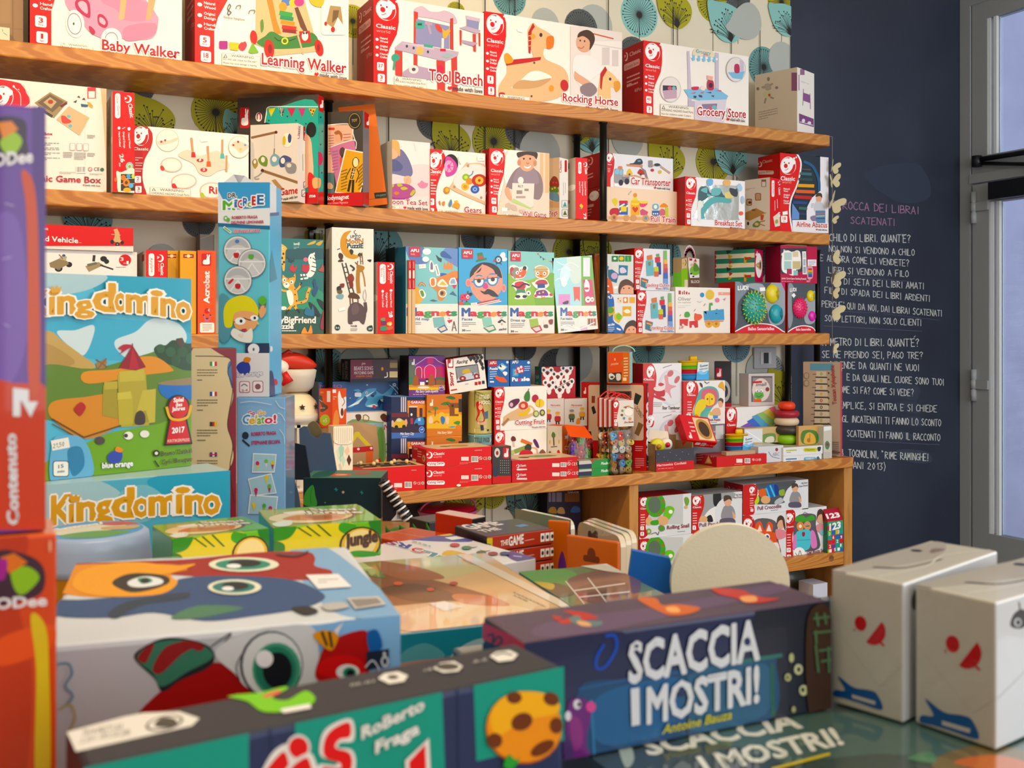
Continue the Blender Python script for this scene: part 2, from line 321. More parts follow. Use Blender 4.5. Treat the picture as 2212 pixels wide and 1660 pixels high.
# boxes
YF,YW,YC,XE=2.716,2.963,2.604,2.643
Z1,Z2,Z3,Z4,Z5,ZT=1.949,1.597,1.242,.812,.488,.95
class Box:
 def __init__(s,O,a,w,d,h,cols,B=None,m=0):
  s.O=V(O);s.w,s.dp,s.hh=w,d,h
  s.x,s.y,s.z=B or(V((math.cos(a),math.sin(a),0)),V((-math.sin(a),math.cos(a),0)),V((0,0,1)))
  s.mb=MB();cols=dict(cols)if isinstance(cols,dict)else{'*':cols};s.mb.cuboid(s.O,s.x*w,s.y*d,s.z*h,cols,m);s.fc={};s.mi=m
 def f(s,k):
  if k not in s.fc:
   O,x,y,z,w,d,h=s.O,s.x,s.y,s.z,s.w,s.dp,s.hh
   s.fc[k]=Face(s.mb,*{'F':(O,x,z,w,h),'R':(O+x*w,y,z,d,h),'L':(O+y*d,-y,z,d,h),'T':(O+z*h,x,y,w,d),'K':(O+x*w+y*d,-x,z,w,h)}[k],s.mi)
  return s.fc[k]
 def d(s,k,ctx,src):s.f(k).d(ctx,src);return s
 def ctr(s):return s.O+s.x*s.w/2+s.y*s.dp/2
 def done(s,name,label,cat,mt='printed_card',group=None,parent=None):
  o=s.mb.build(name,mt,parent,s.ctr()if parent is None else s.O);s.o=o
  if parent is None:tag(o,label,cat,group)
  return o
 def top(s):return s.O.z+s.hh
def fit(uL,uR,vT,z,yF,d,cols,a=0,uT=None,zT=None,anchor='L'):
 """a box whose front stands on height z: left and right edges at columns uL, uR; its top at row vT (seen at column uT)"""
 a=math.radians(a);n=V((math.sin(a),-math.cos(a),0));O=onY(uL,HV,yF)
 if anchor=='R':O=onp(uL,HV,onY(uR,HV,yF),n)
 O.z=z;P=onp(uR,HV,O,n);w=math.hypot(P.x-O.x,P.y-O.y)
 h=zT-z if zT else onp(uL if uT is None else uT,vT,O,n).z-z
 return Box(O,a,w,d,h,cols)
def zat(u,v,y):return onY(u,v,y).z
RED='d5272b';DRED='9c1f22';WHT='f3eee6'
def cw(b,title=None,n1='37;Pcs',n2='3;Age+',k=1.0,wave=(27,33,18,22),band=RED,feat=True,badges=True,side=None,world=True,tx=(60,97),ty=88,th=9.5,tl=0,love=True,white=WHT):
 """the usual print of the red and white toy boxes, in hundredths of the height"""
 F=b.f('F');f=F.h(k);w0,w1,w2,w3=wave
 F.d(f,f's {white} {w0},-8 {w0 + 1},-2 {w1},16 {w1 - 2},36 {w2 + 2},62 {w2},76 {w3},96 {w3 + 3},104 400,110 400,-12\nr {band} -1,-1 {w2 - 3},101\np {band} 0,-1 {w0},-1 {w1 * .92},10 {w1 * .92},26 {w1 - 5},40 {w2 + 1},58 {w2 - 2},70 {w2 - 2},101 0,101')
 F.d(f,f'c fff .9 {w0 + 1},-4 {w1 + 1.4},16 {w1 - .6},36 {w2 + 3.3},62 {w2 + 1.4},76 {w3 + 1},96 {w3 + 3},103\nA {band} {w1 * .45},14 {w1 * .37}\nt fff {w1 * .09},35.5 {w1 * .79},35.5 4.6 b|Classic'+(f'\nt f0a8a0 {w1 * .09},40.5 {w1 * .6},40.5 3.6 n|world'if world else ''))
 if feat:
  for i,t in enumerate(('Natural;Wood','Original;Design','Hand;Crafted')):
   y=48+i*9;q=t.split(';');F.d(f,f'e fff {w2 * .22},{y + 1} {w2 * .11},1.6\nt fff {w2 * .42},{y} {w2 * .42 + 9},{y} 2.4 b|{q[0]}\nt fff {w2 * .42},{y + 3.6} {w2 * .42 + 9.4},{y + 3.6} 2.4 b|{q[1]}')
 if badges:F.d(f,f'N {band} {w2 * .45},79.5 8.5|{n1}\nN {band} {w2 * .5},92.5 8.5|{n2}')
 if title:
  x0,x1=tx;F.d('%',f't b8232c {x0},{ty} {x1},{ty + tl} {th} bofff:.06|{title}'+(f'\nH 444 {x1 - (x1 - x0) * .62:.1f},{ty + 8} {x1},{ty + 8 + tl * .6} 4'if love else ''))
 if side:
  G=b.f('L');G.d('%',f'Y f0c8c0 {DRED} 22,12 8,6\nt f0c8c0 38,14 88,14 6|Classic\nr d8a09a 12,22 84,31 4\nt 7c1a1c 18,29 78,29 5|{side}\nm d8a09a 26,42 84,42 3 3\nm d8a09a 26,52 70,52 1 3\nt d8a09a 60,66 92,66 5|{n1.replace(";", "")}')
 return b
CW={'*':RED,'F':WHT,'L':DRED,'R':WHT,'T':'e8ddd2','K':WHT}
# the room
XR=3.664;XWP=onY(1707,500,YW).x
def struct(name,mb,mats):return tag(mb.build(name,mats),kind='structure')
m=MB();m.bx(-1.7,XR+.1,-2.6,3.06,-.1,0);struct('floor',m,'floorboards')
m=MB();m.bx(-1.7,XR+.1,-2.6,3.06,2.9,3.0);struct('ceiling',m,'plaster')
m=MB();m.bx(-1.7,-1.6,-2.6,3.06,0,2.9);struct('wall_left',m,'plaster')
m=MB();m.bx(-1.6,XR,-2.6,-2.5,0,2.9);struct('wall_front',m,'plaster')
m=MB();m.bx(XR,XR+.1,-2.5,1.75,0,2.9);m.bx(XR,XR+.1,1.75,2.963,2.66,2.9);struct('wall_right',m,'plaster')
m=MB();m.bx(-1.6,XWP,YW,YW+.1,0,2.9,'e4ddc8');WP=Face(m,(-1.6,YW,0),(1,0,0),(0,0,1),XWP+1.6,2.9);wr=random.Random(5)
TEAL,OLI,GRY,DGR,LGR,DTL='8fc4c0','a8a42c','8a9490','565c5e','b4bab4','6f9c9c'
INK='22201e'
def wtx(u,v):p=onY(u,v,YW);return(p.x,p.z)
def wdisc(u,v,r,c,rays=True,stem=True,ry=None):
 x,z=wtx(u,v);r=r*(onY(u+1,v,YW).x-x);f=sub(lambda a,b:(a+1.6,2.9-b),x,2.9-z,r,r)
 if stem:WP.d(f,f'l {INK} .035 0,0 0,{wr.uniform(2.4, 4.5):.2f}')
 WP.d(f,f'e {c} 0,0 1,1.02')
 if rays:
  n=38
  for i in range(n):
   t=2*PI*i/n+.05;q=wr.uniform(.78,.9);WP.d(f,f'l {INK} .022 0,0 {q * math.cos(t):.3f},{q * math.sin(t):.3f}\ne {INK} {q * math.cos(t):.3f},{q * math.sin(t):.3f} .035,.035');WP.k-=2
  WP.d(f,f'l {INK} .035 0,0 0,1.1')
def wleaf(u,v,r,ang,c,rays=True):
 x,z=wtx(u,v);r=r*(onY(u+1,v,YW).x-x);a=math.radians(ang);ca,sa=math.cos(a),math.sin(a)
 f0=lambda p,q:(x+1.6+r*(p*ca-q*sa),z-r*(p*sa+q*ca));f=lambda p,q:f0(p,q)
 WP.d(lambda p,q:(x+1.6+r*p,z-r*q),f'l {INK} .03 0,0 0,{wr.uniform(1.5, 3):.2f}')
 WP.d(f,f's {c} 0,.02 -.42,-.12 -.72,-.55 -.78,-1.1 -.7,-1.5 -.35,-1.42 .1,-1.32 .55,-1.05 .74,-.7 .62,-.3 .3,-.05')
 if rays:
  for i in range(26):
   t=-1.05+i*.083;L=wr.uniform(.75,1.2)*(1-.25*abs(t));p,q=L*math.sin(t)-.05,-L*math.cos(t)
   WP.d(f,f'c {INK} .016 0,0 {p * .35:.3f},{q * .55:.3f} {p:.3f},{q:.3f}\ne {INK} {p:.3f},{q:.3f} .03,.03');WP.k-=2
for q in((1381,32,40,TEAL),(1540,5,35,OLI),(1688,4,30,OLI),(1650,145,34,DTL),(1594,-8,27,DGR),(1368,118,32,DGR),(1178,52,30,LGR,0),(1285,55,38,LGR,0),(1255,62,36,DGR),(1100,-6,36,DTL),(985,26,20,OLI),(762,46,34,OLI),(1690,130,30,LGR,0),(300,190,34,DGR),(466,243,53,OLI),(938,262,38,DGR),(1066,306,46,OLI),(1128,280,38,DGR),(1166,330,44,LGR,0),(1436,306,34,DGR),(1540,350,37,OLI),(1591,330,32,DGR),(1620,350,40,LGR,0),(1355,300,34,LGR,0),(430,478,36,DGR),(1032,510,36,DGR),(1143,556,40,DTL),(1228,545,34,OLI),(1435,556,36,DTL),(867,738,40,DTL),(1132,750,26,DGR),(1202,800,40,DGR),(1240,780,40,LGR,0),(1400,752,36,DTL),(1590,745,30,'6f8fa0'),(1660,806,33,GRY),(1640,800,30,LGR,0),(700,800,50,DTL),(770,790,40,LGR,0),(906,1098,46,DGR),(1062,1066,30,OLI),(520,300,30,DTL),(1620,560,40,DGR),(740,520,36,DTL),(650,540,30,LGR,0),(350,560,34,LGR,0),(1675,880,40,LGR,0)):wdisc(q[0],q[1],q[2],q[3],len(q)<5)
for q in((1462,62,48,-8,OLI),(1578,92,50,-12,TEAL),(1706,78,40,-20,TEAL),(1640,64,44,-70,LGR,0),(330,300,66,0,OLI),(505,300,40,10,TEAL),(972,345,56,4,OLI),(1278,330,52,-6,TEAL),(1440,388,52,0,OLI),(1582,378,46,-6,TEAL),(1250,308,30,8,OLI),(190,520,72,0,DTL),(808,578,74,8,DTL),(700,575,50,-4,OLI),(1290,570,40,0,OLI),(1690,880,44,0,OLI),(1010,1115,60,-4,OLI),(1140,1128,66,4,'5f8684'),(1520,1070,40,0,OLI),(1250,1110,50,0,DTL),(860,780,30,0,LGR,0)):wleaf(*q[:5],len(q)<6)
for u in(838,990,1046,1110,1312,1452):WP.d(lambda a,b:(a+1.6,2.9-b),f'l {INK} .0035 {wtx(u, 0)[0]:.3f},.5 {wtx(u, 0)[0]:.3f},{wr.uniform(1, 2.6):.2f}')
struct('wall_back',m,'wallpaper')
m=MB();m.bx(XWP,XR,YW,YW+.1,0,2.9,'2f3746');CB=Face(m,(XWP,YW,0),(1,0,0),(0,0,1),XR-XWP,2.9,1);CHK,PNK='c9ccca','9d7898'
CB.d((1700,400,2.516),'s 343d4e 560,1090 640,1080 720,1100 700,1170 620,1150\ns 343d4e 590,1190 700,1180 720,1240 640,1230\ns 384152 620,1270 720,1260 740,1310 650,1300\ns 333c4d 540,1340 640,1350 720,1380 600,1390\ns 384152 600,1440 760,1450 780,1510 640,1500\ns 323b4c 420,-60 700,-120 780,60 600,90\nc 384152 14 640,1120 700,1104 690,1140\nc 3a4456 10 560,1370 620,1345 700,1370')
for c,x0,y0,x1,y1,h,t in((PNK,140,118,720,160,42,'FILASTROCCA DEI LIBRAI'),(PNK,345,210,590,222,38,'SCATENATI'),(CHK,170,304,675,312,40,"UN CHILO DI LIBRI. QUANT'E?"),(CHK,228,362,697,384,34,'NOI NON SI VENDONO A CHILO'),(CHK,180,412,668,442,34,'E ALLORA COME LI VENDETE?'),(CHK,225,478,665,500,34,'LIBRI SI VENDONO A FILO'),(CHK,215,534,748,567,34,'FILO DI SETA DEI LIBRI AMATI'),(CHK,205,588,780,635,34,'FILO DI SPADA DEI LIBRI ARDENTI'),(CHK,190,662,845,716,34,"PERCHE' QUI DA NOI, DAI LIBRAI SCATENATI"),(CHK,205,740,732,765,34,'SONO LETTORI, NON SOLO CLIENTI'),(CHK,170,872,722,877,40,"UN METRO DI LIBRI. QUANT'E?"),(CHK,190,938,742,945,36,'SE NE PRENDO SEI, PAGO TRE?'),(CHK,235,994,720,1012,36,'DIPENDE DA QUANTI NE VUOI'),(CHK,325,1062,855,1090,36,'E DA QUALI NEL CUORE SONO TUOI'),(CHK,270,1128,692,1148,36,'COME SI FA? COME SI VEDE?'),(CHK,262,1212,818,1235,36,'SEMPLICE, SI ENTRA E SI CHIEDE'),(CHK,300,1288,840,1312,36,'GL INCATENATI TI FANNO LO SCONTO'),(CHK,325,1368,835,1392,36,'SCATENATI TI FANNO IL RACCONTO'),(CHK,290,1474,770,1500,38,'B. TOGNOLINI, "RIME RAMINGHE!'),(CHK,335,1540,548,1550,36,'LANI 2013)')):
 CB.d((1700,400,2.516),f't {c} {x0},{y0} {x1},{y1} {h} h|{t}')
CB.d((1700,400,2.516),'\n'.join(f'l {c} 1.6 {p} {q}'for c,p,q in(('6a6a80','285,490','670,525'),('6a6a80','310,688','480,695'),('6a6a80','525,700','828,735'),('7a7088','200,766','732,795'),('7a7088','340,1388','830,1412')))+'\nl c9ccca 3 636,276 644,268\nl c9ccca 3 688,828 696,820')
struct('wall_blackboard',m,['chalkboard','chalk'])
def frm(mb,y0,y1,z0,z1,w,x=XR,d=.07,c='ccc'):
 mb.bx(x-d,x,y0,y0+w,z0,z1,c);mb.bx(x-d,x,y1-w,y1,z0,z1,c);mb.bx(x-d,x,y0+w,y1-w,z1-w,z1,c);mb.bx(x-d,x,y0+w,y1-w,z0,z0+w,c)
def lit_edges(mb,y0,y1,z0,z1):
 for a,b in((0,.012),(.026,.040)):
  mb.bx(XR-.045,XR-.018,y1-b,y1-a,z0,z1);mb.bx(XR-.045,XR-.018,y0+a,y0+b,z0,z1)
mat('lit_edge_white',.4,'eef4fa')  # white strips paint in the daylight gleam on the frame edges by the glass
D=empty('door_1',(XR,2.4,0),None,None);D['kind']='structure'
m=MB();frm(m,1.76,2.961,0,2.655,.05,XR+.02,.075);m.bx(XR-.06,XR+.02,1.81,2.911,1.862,1.90);m.build('door_frame','grey_metal',D,D.location)
m=MB();frm(m,1.815,2.905,1.90,2.605,.072,XR,.05);m.build('transom_sash','grey_metal',D,D.location)
m=MB();frm(m,1.815,2.898,.02,1.855,.078,XR-.005,.05);m.bx(XR-.055,XR-.005,1.893,2.82,.098,.42);m.build('door_leaf','grey_metal',D,D.location)
m=MB();lit_edges(m,1.887,2.833,1.972,2.533);lit_edges(m,1.893,2.82,.42,1.777);m.build('lit_edge_strip','lit_edge_white',D,D.location)
for z0,z1 in((1.972,2.533),(.42,1.777)):
 m=MB();m.bx(XR-.03,XR-.024,1.89,2.825,z0,z1);m.build('glass_pane','window_glass',D,D.location)
for z in(1.745,1.01):
 m=MB();q=V((XR-.062,2.888,z));m.lathe(q-V((0,0,.05)),[(0,0),(.012,0),(.012,.045),(.009,.046),(.009,.05),(.013,.05),(.013,.085),(.009,.086),(.012,.09),(.012,.13),(0,.13)],'999',0,14);m.bx(XR-.066,XR-.056,2.82,2.89,z-.0,z+.036);m.build('hinge','grey_metal',D,D.location)
m=MB();m.bx(XR-.10,XR-.055,2.45,2.79,1.78,1.85);m.build('door_closer','black_metal',D,D.location)
m=MB();m.tube([(XR-.07,2.86,1.955),(XR-.1,2.60,1.945),(XR-.12,2.35,1.93)],.011,'222');m.tube([(XR-.07,2.86,1.94),(XR-.085,2.62,1.90),(XR-.08,2.45,1.86)],.008,'222');m.lathe((XR-.075,2.862,1.925),[(0,0),(.02,0),(.02,.045),(0,.045)],'222',0,14);m.build('closer_arm','black_metal',D,D.location)
m=MB();m.bx(XR+1.9,XR+2.0,-1,8,-.1,3.6);struct('wall_across_street',m,'render_facade')
m=MB();m.bx(XR+.1,XR+1.9,-1,8,-.1,-.02);struct('ground_pavement',m,'plaster')
# shelving: boards on dark steel posts
R=empty('shelving_unit',(1.2,2.84,Z4),'long pine wall shelving on dark steel posts above the counter','shelf')
for z in(Z1,Z2,Z3):
 m=MB();m.bx(-.95,XE,YF,YW-.002,z-.041,z-.0005);bevel(m.build('shelf_board','pine',R,(XE/2,2.84,z)),.004)
def px_x(u,y):return onY(u,HV,y).x
for uf,ub,y1 in((710,674,2.83),(1303,1246,2.728),(1765,1702,2.895)):
 x=px_x(uf,y1)
 for yy in(y1,2.94):
  xx=px_x(ub,yy)if yy>2.9 else x
  for za,zb in((Z4,Z3-.041),(Z3,Z2-.041),(Z2,Z1-.041)):
   m=MB();m.lathe((xx,yy,za-.0004),[(0,0),(.014,0),(.014,.004),(.0115,.005),(.0115,zb-za-.005),(.014,zb-za-.004),(.014,zb-za),(0,zb-za)],'15130f',0,16);m.build('post','dark_metal',R,(xx,yy,za))
m=MB();m.bx(2.585,2.6,2.87,2.95,1.882,1.906);m.build('bracket','dark_metal',R,(2.59,2.84,1.87))
C=empty('pine_counter',(1.6,2.78,0),'pine shop counter with open bays under the wall shelving','counter')
m=MB();m.bx(-.9,XE,YC,YW-.002,Z4-.036,Z4-.0005);bevel(m.build('counter_top','pine',C,(.9,2.78,Z4)),.003)
xp0,xp1=px_x(1358,YC+.01),px_x(1378,YC+.01)
for a,b in((XE-.038,XE),(xp0,xp1),(-.88,-.84)):
 m=MB();m.bx(a,b,YC+.006,2.95,0,Z4-.036);bevel(m.build('upright_panel','pine_plain',C,(a,2.78,.4)),.002)
m=MB();m.bx(xp1,XE-.038,YC+.008,2.95,Z5-.046,Z5-.0005);bevel(m.build('lower_shelf','pine',C,(2.2,2.78,Z5)),.002)
for u,v,r in((1796,1207,.011),(1692,1222,.008)):
 m=MB();q=onY(u,v,YC+.0075);m.lathe(q,[(0,0),(r,0)],'6b452c',0,18,(0,-1,0));m.build('knot','knot',C,q)
m=MB();m.bx(-.84,xp0,YC+.05,2.95,.56,.595);m.build('lower_shelf','pine',C,(.5,2.78,.58))
m=MB();m.bx(xp1,XE-.038,YC+.02,2.95,.27,.305);m.build('lower_shelf','pine',C,(2.2,2.78,.29))
# display table
T=empty('display_table',(-.02,.9,0),'wooden display table carrying all the stacked games','table')
tq=[EYE+FW*(1.80-.834*s-.552*q)+RT*(-.272+.552*s-.834*q)for s,q in((0,0),(1.55,0),(1.55,.95),(0,.95))]
m=MB();m.slab([V((p.x,p.y,ZT-.0005))for p in tq],V((0,0,-.035)),'ccc');m.build('tabletop','table_wood',T,T.location+V((0,0,ZT)))
for p in tq:
 q=V((p.x,p.y,0))*.94+V((T.location.x,T.location.y,0))*.06
 m=MB();m.bx(q.x-.03,q.x+.03,q.y-.03,q.y+.03,0,ZT-.035);m.build('leg','table_wood',T,q)
# top board: tall red and white toy cartons
A1,A2,A3,A4=(0,0,3.95),(400,0,3.95),(760,0,3.687),(1300,0,3.95)
B1,B2,B3,B4=(0,160,4.809),(440,190,4.254),(820,250,4.424),(1240,260,3.687)
SKN,HAIR='dba88a','4a3226'
GT='boxes on the top board';GM='boxes on the second board'
b=fit(-60,50,0,Z1,YF+.05,.15,'8f7355',zT=Z1+.3);b.d('F',A1,'l 6a543c 5 110,-40 110,330\nl 7a6248 4 0,240 205,250\nr 9a7d5c 0,-60 90,200');b.done('carton','plain brown carton at the near end of the top board','box',group=GT)
b=fit(-50,21,58,Z1,YF+.008,.035,'ded2b8',uT=0);b.d('F',A1,'l 6a5a48 4 30,280 60,300\nl 6a5a48 4 20,250 25,270');b.done('card_box','small cream card box in front of the plain brown carton','box',group=GT)
b=fit(64.5,393,0,Z1,YF+.03,.16,CW,zT=Z1+.30);cw(b,n1='3;Pcs',n2='1;Age+',side='Baby Walker')
b.d('F',A1,'''s d79ab4 575,-40 590,90 680,110 740,250 870,330 1010,330 1290,330 1350,180 1330,120 1290,60 1180,-40 900,-60
s c487a2 1070,230 1320,200 1300,310 1075,350
s c98ba6 870,20 1000,90 1050,170 1240,180 1300,90 1200,0 900,-60
p c9a478 1330,-20 1290,160 1240,180 1270,-20
p d2ad80 1080,-20 1060,160 1010,180 1030,-20
e f2ecea 640,205 80,120 -8\ne 7a4a58 635,205 60,92 -8\ne f2ecea 635,205 55,86 -8\ne 554 628,205 8,12
e f2ecea 950,330 88,90 0\ne 7a4a58 950,335 55,58\ne f2ecea 950,335 50,52
s b03a5a 640,20 690,-20 760,20 770,140 740,150 660,90\ns e3b0c4 665,30 700,10 740,40 745,120 690,80\ns b03a5a 835,130 880,130 920,190 900,240 840,210\ns e3b0c4 850,150 880,160 900,190 890,215 850,190\ns b03a5a 760,225 790,240 812,275 795,300 765,270
W 520,365 790,410 .1|WARNING:;Not for infants
t b8232c 872,425 1530,503 92 bofff:.07|Baby Walker''')
b.done('toy_box','red and white toy box picturing a pink doll pram','box',group=GT)
b=fit(421,753,0,Z1,YF+.03,.16,CW,zT=Z1+.31);cw(b,n1='5;Pcs',n2='18;Mon+',side='Learning Walker')
b.d('F',A2,'''p d8b98a 605,-20 600,380 700,420 740,480 1140,440 1010,-20
p c9893c 690,-20 760,300 820,290 780,180 740,-20\np 6a4430 960,60 1050,280 1030,300 980,230 930,70
s 3f7d3a 610,370 680,310 740,270 860,320 1080,280 1110,390 760,420
e 5a7dc0 860,20 42,34\ne c8c23c 915,25 30,30\ne d14a8a 970,20 42,36\ne d69a3a 832,60 34,40
l 3a9a4a 40 810,112 905,130\nl 2f8a5a 34 815,150 915,165\nl d8902e 34 820,188 925,205\nl cc3c30 34 830,232 940,245\nl 8a2a34 30 835,262 950,275
p b8322e 970,270 1060,265 1075,365 985,370\ne f0ece4 1020,310 28,40\ne 333 1010,285 9,10\ne 333 1032,284 9,10
l c9b08a 14 950,270 1005,465\nc 2f3a2a 6 760,320 800,350 840,330 880,350 940,330\ne d8d24a 848,352 30,30\ne 50702c 848,352 18,18
e c4302c 583,320 30,60 -6\ne c4302c 715,420 42,82 -6\ne 8a2020 722,420 18,40\ne c4302c 1140,410 34,72 -14\ne 8a2020 1135,410 12,34
s 5a8a3a 640,190 662,170 668,240 648,280\nr fbf6ee 1160,20 1368,300 24\nr f3eee6 1166,26 1362,294 20\np a88a5c 1235,50 1325,60 1345,215 1300,150 1260,240 1200,200\np 6e5838 1260,90 1310,90 1300,150 1250,200\ne c4302c 1258,255 18,24\ne c4302c 1196,205 12,18
s f0b84a 1060,-30 1180,-20 1160,60 1080,40
r a83486 288,352 360,420 10\np dcc02c 375,360 455,370 450,435 378,425\ns d04a50 455,390 480,362 490,366 510,356 524,390 500,430 470,430\np 7ab03a 535,448 572,365 626,450 570,460
t 444 328,156 506,180 22 n|Rainbow Xylophone\nc 444 7 368,130 390,110 360,80 375,40 385,60 360,110 372,135\nc 444 6 430,80 440,55 470,50 465,80\nc 444 6 540,120 550,95 590,90 585,120
W 312,452 640,585 .1|WARNING:;Do not use close to the ear!;Misuse may cause damage to hearing;Assembly by an adult
t b8232c 652,550 1370,630 100 bofff:.06|Learning Walker\nH 444 1098,655 1375,688 36''')
b.done('toy_box','red and white toy box picturing a wooden push-along activity walker','box',group=GT)
b=fit(807,1045,28,Z1,YF+.02,.15,CW,uT=1045);cw(b,n1='37;Pcs',n2='3;Age+',side='Tool Bench')
b.d('F',A3,'''s cbb6c6 490,110 500,70 560,50 620,90 690,95 740,85 800,110 830,150 820,190 640,150 510,130
p c4453f 493,90 525,100 520,520 545,540 490,520\np c4453f 780,150 805,145 808,400 780,390
p 8d8fb4 510,150 775,210 775,390 505,345\np b8a8bc 340,380 400,330 850,415 840,450 740,490 345,395\np cdb9cc 385,345 640,360 655,400 400,350
e e0b46a 540,405 30,34\ne 444 436,370 9,12\ne 444 490,384 9,12\ne 444 604,415 9,12\np 4aa08a 570,352 645,362 640,384 572,374
r 4aa896 505,172 572,230 14\nr 2c4a48 522,188 556,204\np b49cb0 580,170 640,185 635,205 578,195\nl b49cb0 20 605,195 625,270\ns cc5040 660,195 700,205 720,260 680,245\np d9a852 715,225 740,250 770,230 784,250 760,290 745,310 722,300
l e8dcd8 20 722,310 720,390\np c8334a 700,390 745,390 745,412 702,410\np 9ab4b0 705,450 760,425 800,440 760,465
p c4453f 340,400 400,412 400,610 345,600\np c4453f 672,480 740,492 740,745 680,735\np c4453f 790,470 835,450 840,740 795,740\np b09cb4 405,575 490,520 670,560 680,630 560,640 405,610
e e8dcd8 490,555 38,34\ne 5a4a5c 490,555 16,14\ne c8334a 700,555 28,34\ne 3f9a84 346,460 32,30\nl 3f9a84 16 340,480 330,555
p cbb6c6 905,125 1018,150 1014,180 910,160\np 8d8fb4 912,155 1010,175 1005,245 910,225\np b8a8bc 850,225 905,210 1025,245 990,270\np c4453f 855,240 872,245 870,365 858,360\np c4453f 960,270 985,275 985,415 965,410\np c4453f 1005,265 1020,262 1020,370 1008,368\np b09cb4 875,320 1000,345 960,370 880,345
p c89a40 690,712 730,730 720,745 680,735
W 335,608 592,716 .1|WARNING:;CHOKING HAZARD-Small Parts=.97;Not for children under 3 years;Assembly by an adult
t b8232c 612,640 1035,688 94 bofff:.07|Tool Bench\nH 444 758,720 1036,745 34''')
b.done('toy_box','red and white toy box picturing a toy workbench with tools','box',group=GT)
b=fit(1046.5,1343,70.5,Z1,YF+.02,.15,CW,uT=1343);cw(b,n1='1;Pcs',n2='1;Age+',k=.93)
b.d('F',A3,'''r e6dcd6 1740,210 2150,900\nr efe8e2 1900,330 2150,700\nl d8cec8 8 1900,350 2150,390\nr d6ccc8 1990,380 2050,520\nr d6ccc8 2070,400 2120,530\nl c8604a 10 1920,270 2080,310
s e0b88c 1400,250 1440,185 1480,215 1560,260 1600,300 1600,380 1530,390 1540,470 1680,540 1725,640 1700,720 1640,780 1500,810 1300,800 1180,760 1170,690 1230,590 1240,520 1340,470 1440,460 1410,350
s f3eee6 1270,700 1340,640 1420,575 1500,570 1590,620 1500,680 1380,700\ns c89e70 1275,700 1340,640 1450,645 1585,625 1500,690 1380,710
p b8322e 1225,510 1290,475 1505,455 1500,480 1400,500 1230,525\ns e09a3a 1212,440 1240,425 1280,470 1275,500 1225,505
s dc7a34 1550,300 1600,290 1608,340 1590,385 1550,385\np b8322e 1402,260 1440,185 1455,215 1430,250 1420,430 1405,420\nl e0b88c 6 1400,290 1440,280\nl e0b88c 6 1400,330 1430,320\nl e0b88c 6 1400,370 1430,365\ne 333 1503,280 12,16\ne e0a050 1440,292 20,22
e b8322e 1690,682 32,46 -10\ns b8322e 1172,740 1210,740 1215,760 1172,770\ne e0983c 1586,706 20,26\ne 554 1450,502 8,9\ne 554 1428,768 8,9
s efeae8 1760,480 1800,440 1900,450 1960,500 1990,560 1900,640 1830,700 1760,590\ne dba88a 1850,340 66,78\ns 4a3226 1795,300 1810,260 1870,240 1920,270 1930,330 1890,400 1890,330 1840,290\nc b06a5a 7 1800,378 1825,388 1845,372\ne 333 1815,325 6,8\ne 333 1850,330 6,8\ns dba88a 1770,570 1800,590 1900,660 1880,700 1780,640\ns 8a7a80 1820,690 1900,660 1950,720 1900,770 1830,750
s e8c08a 1975,600 2010,560 2060,580 2130,660 2120,720 2060,700 2050,830 1960,830\np b8322e 1975,590 2015,530 2030,560 1995,620 1985,720 1972,700\ns dc9a44 2080,660 2125,650 2135,700 2100,735\ne 333 2053,632 10,12
p fffaf4 1312,232 1352,240 1356,262 1316,252
W 1176,752 1412,822 .1|WARNING:;Assembly by an adult
t b8232c 1676,806 2115,846 66 bofff:.08|Rocking Horse\nH 444 1855,878 2115,898 32''')
b.done('toy_box','red and white toy box picturing a wooden rocking horse and a boy','box',group=GT)
m=MB();q=onY(1190,45,YF+.19);m.tube([q+V((.05*math.cos(t),0,.05*math.sin(t)-.055))for t in(PI*i/12 for i in range(13))],.004,'e8e2d8');m.tube([q+V((.05,0,-.055)),q+V((.05,0,Z1-q.z))],.004,'e8e2d8');m.tube([q+V((-.05,0,-.055)),q+V((-.05,0,Z1-q.z))],.004,'e8e2d8')
tag(m.build('wire_hoop','plastic',None,(q.x,q.y,Z1)),'white wire hoop standing behind the rocking horse box','hoop')
b=fit(1390,1617,87,Z1,YF+.015,.13,CW);cw(b,n1='40;Pcs',n2='3;Age+',k=1.0,side='Grocery Store')
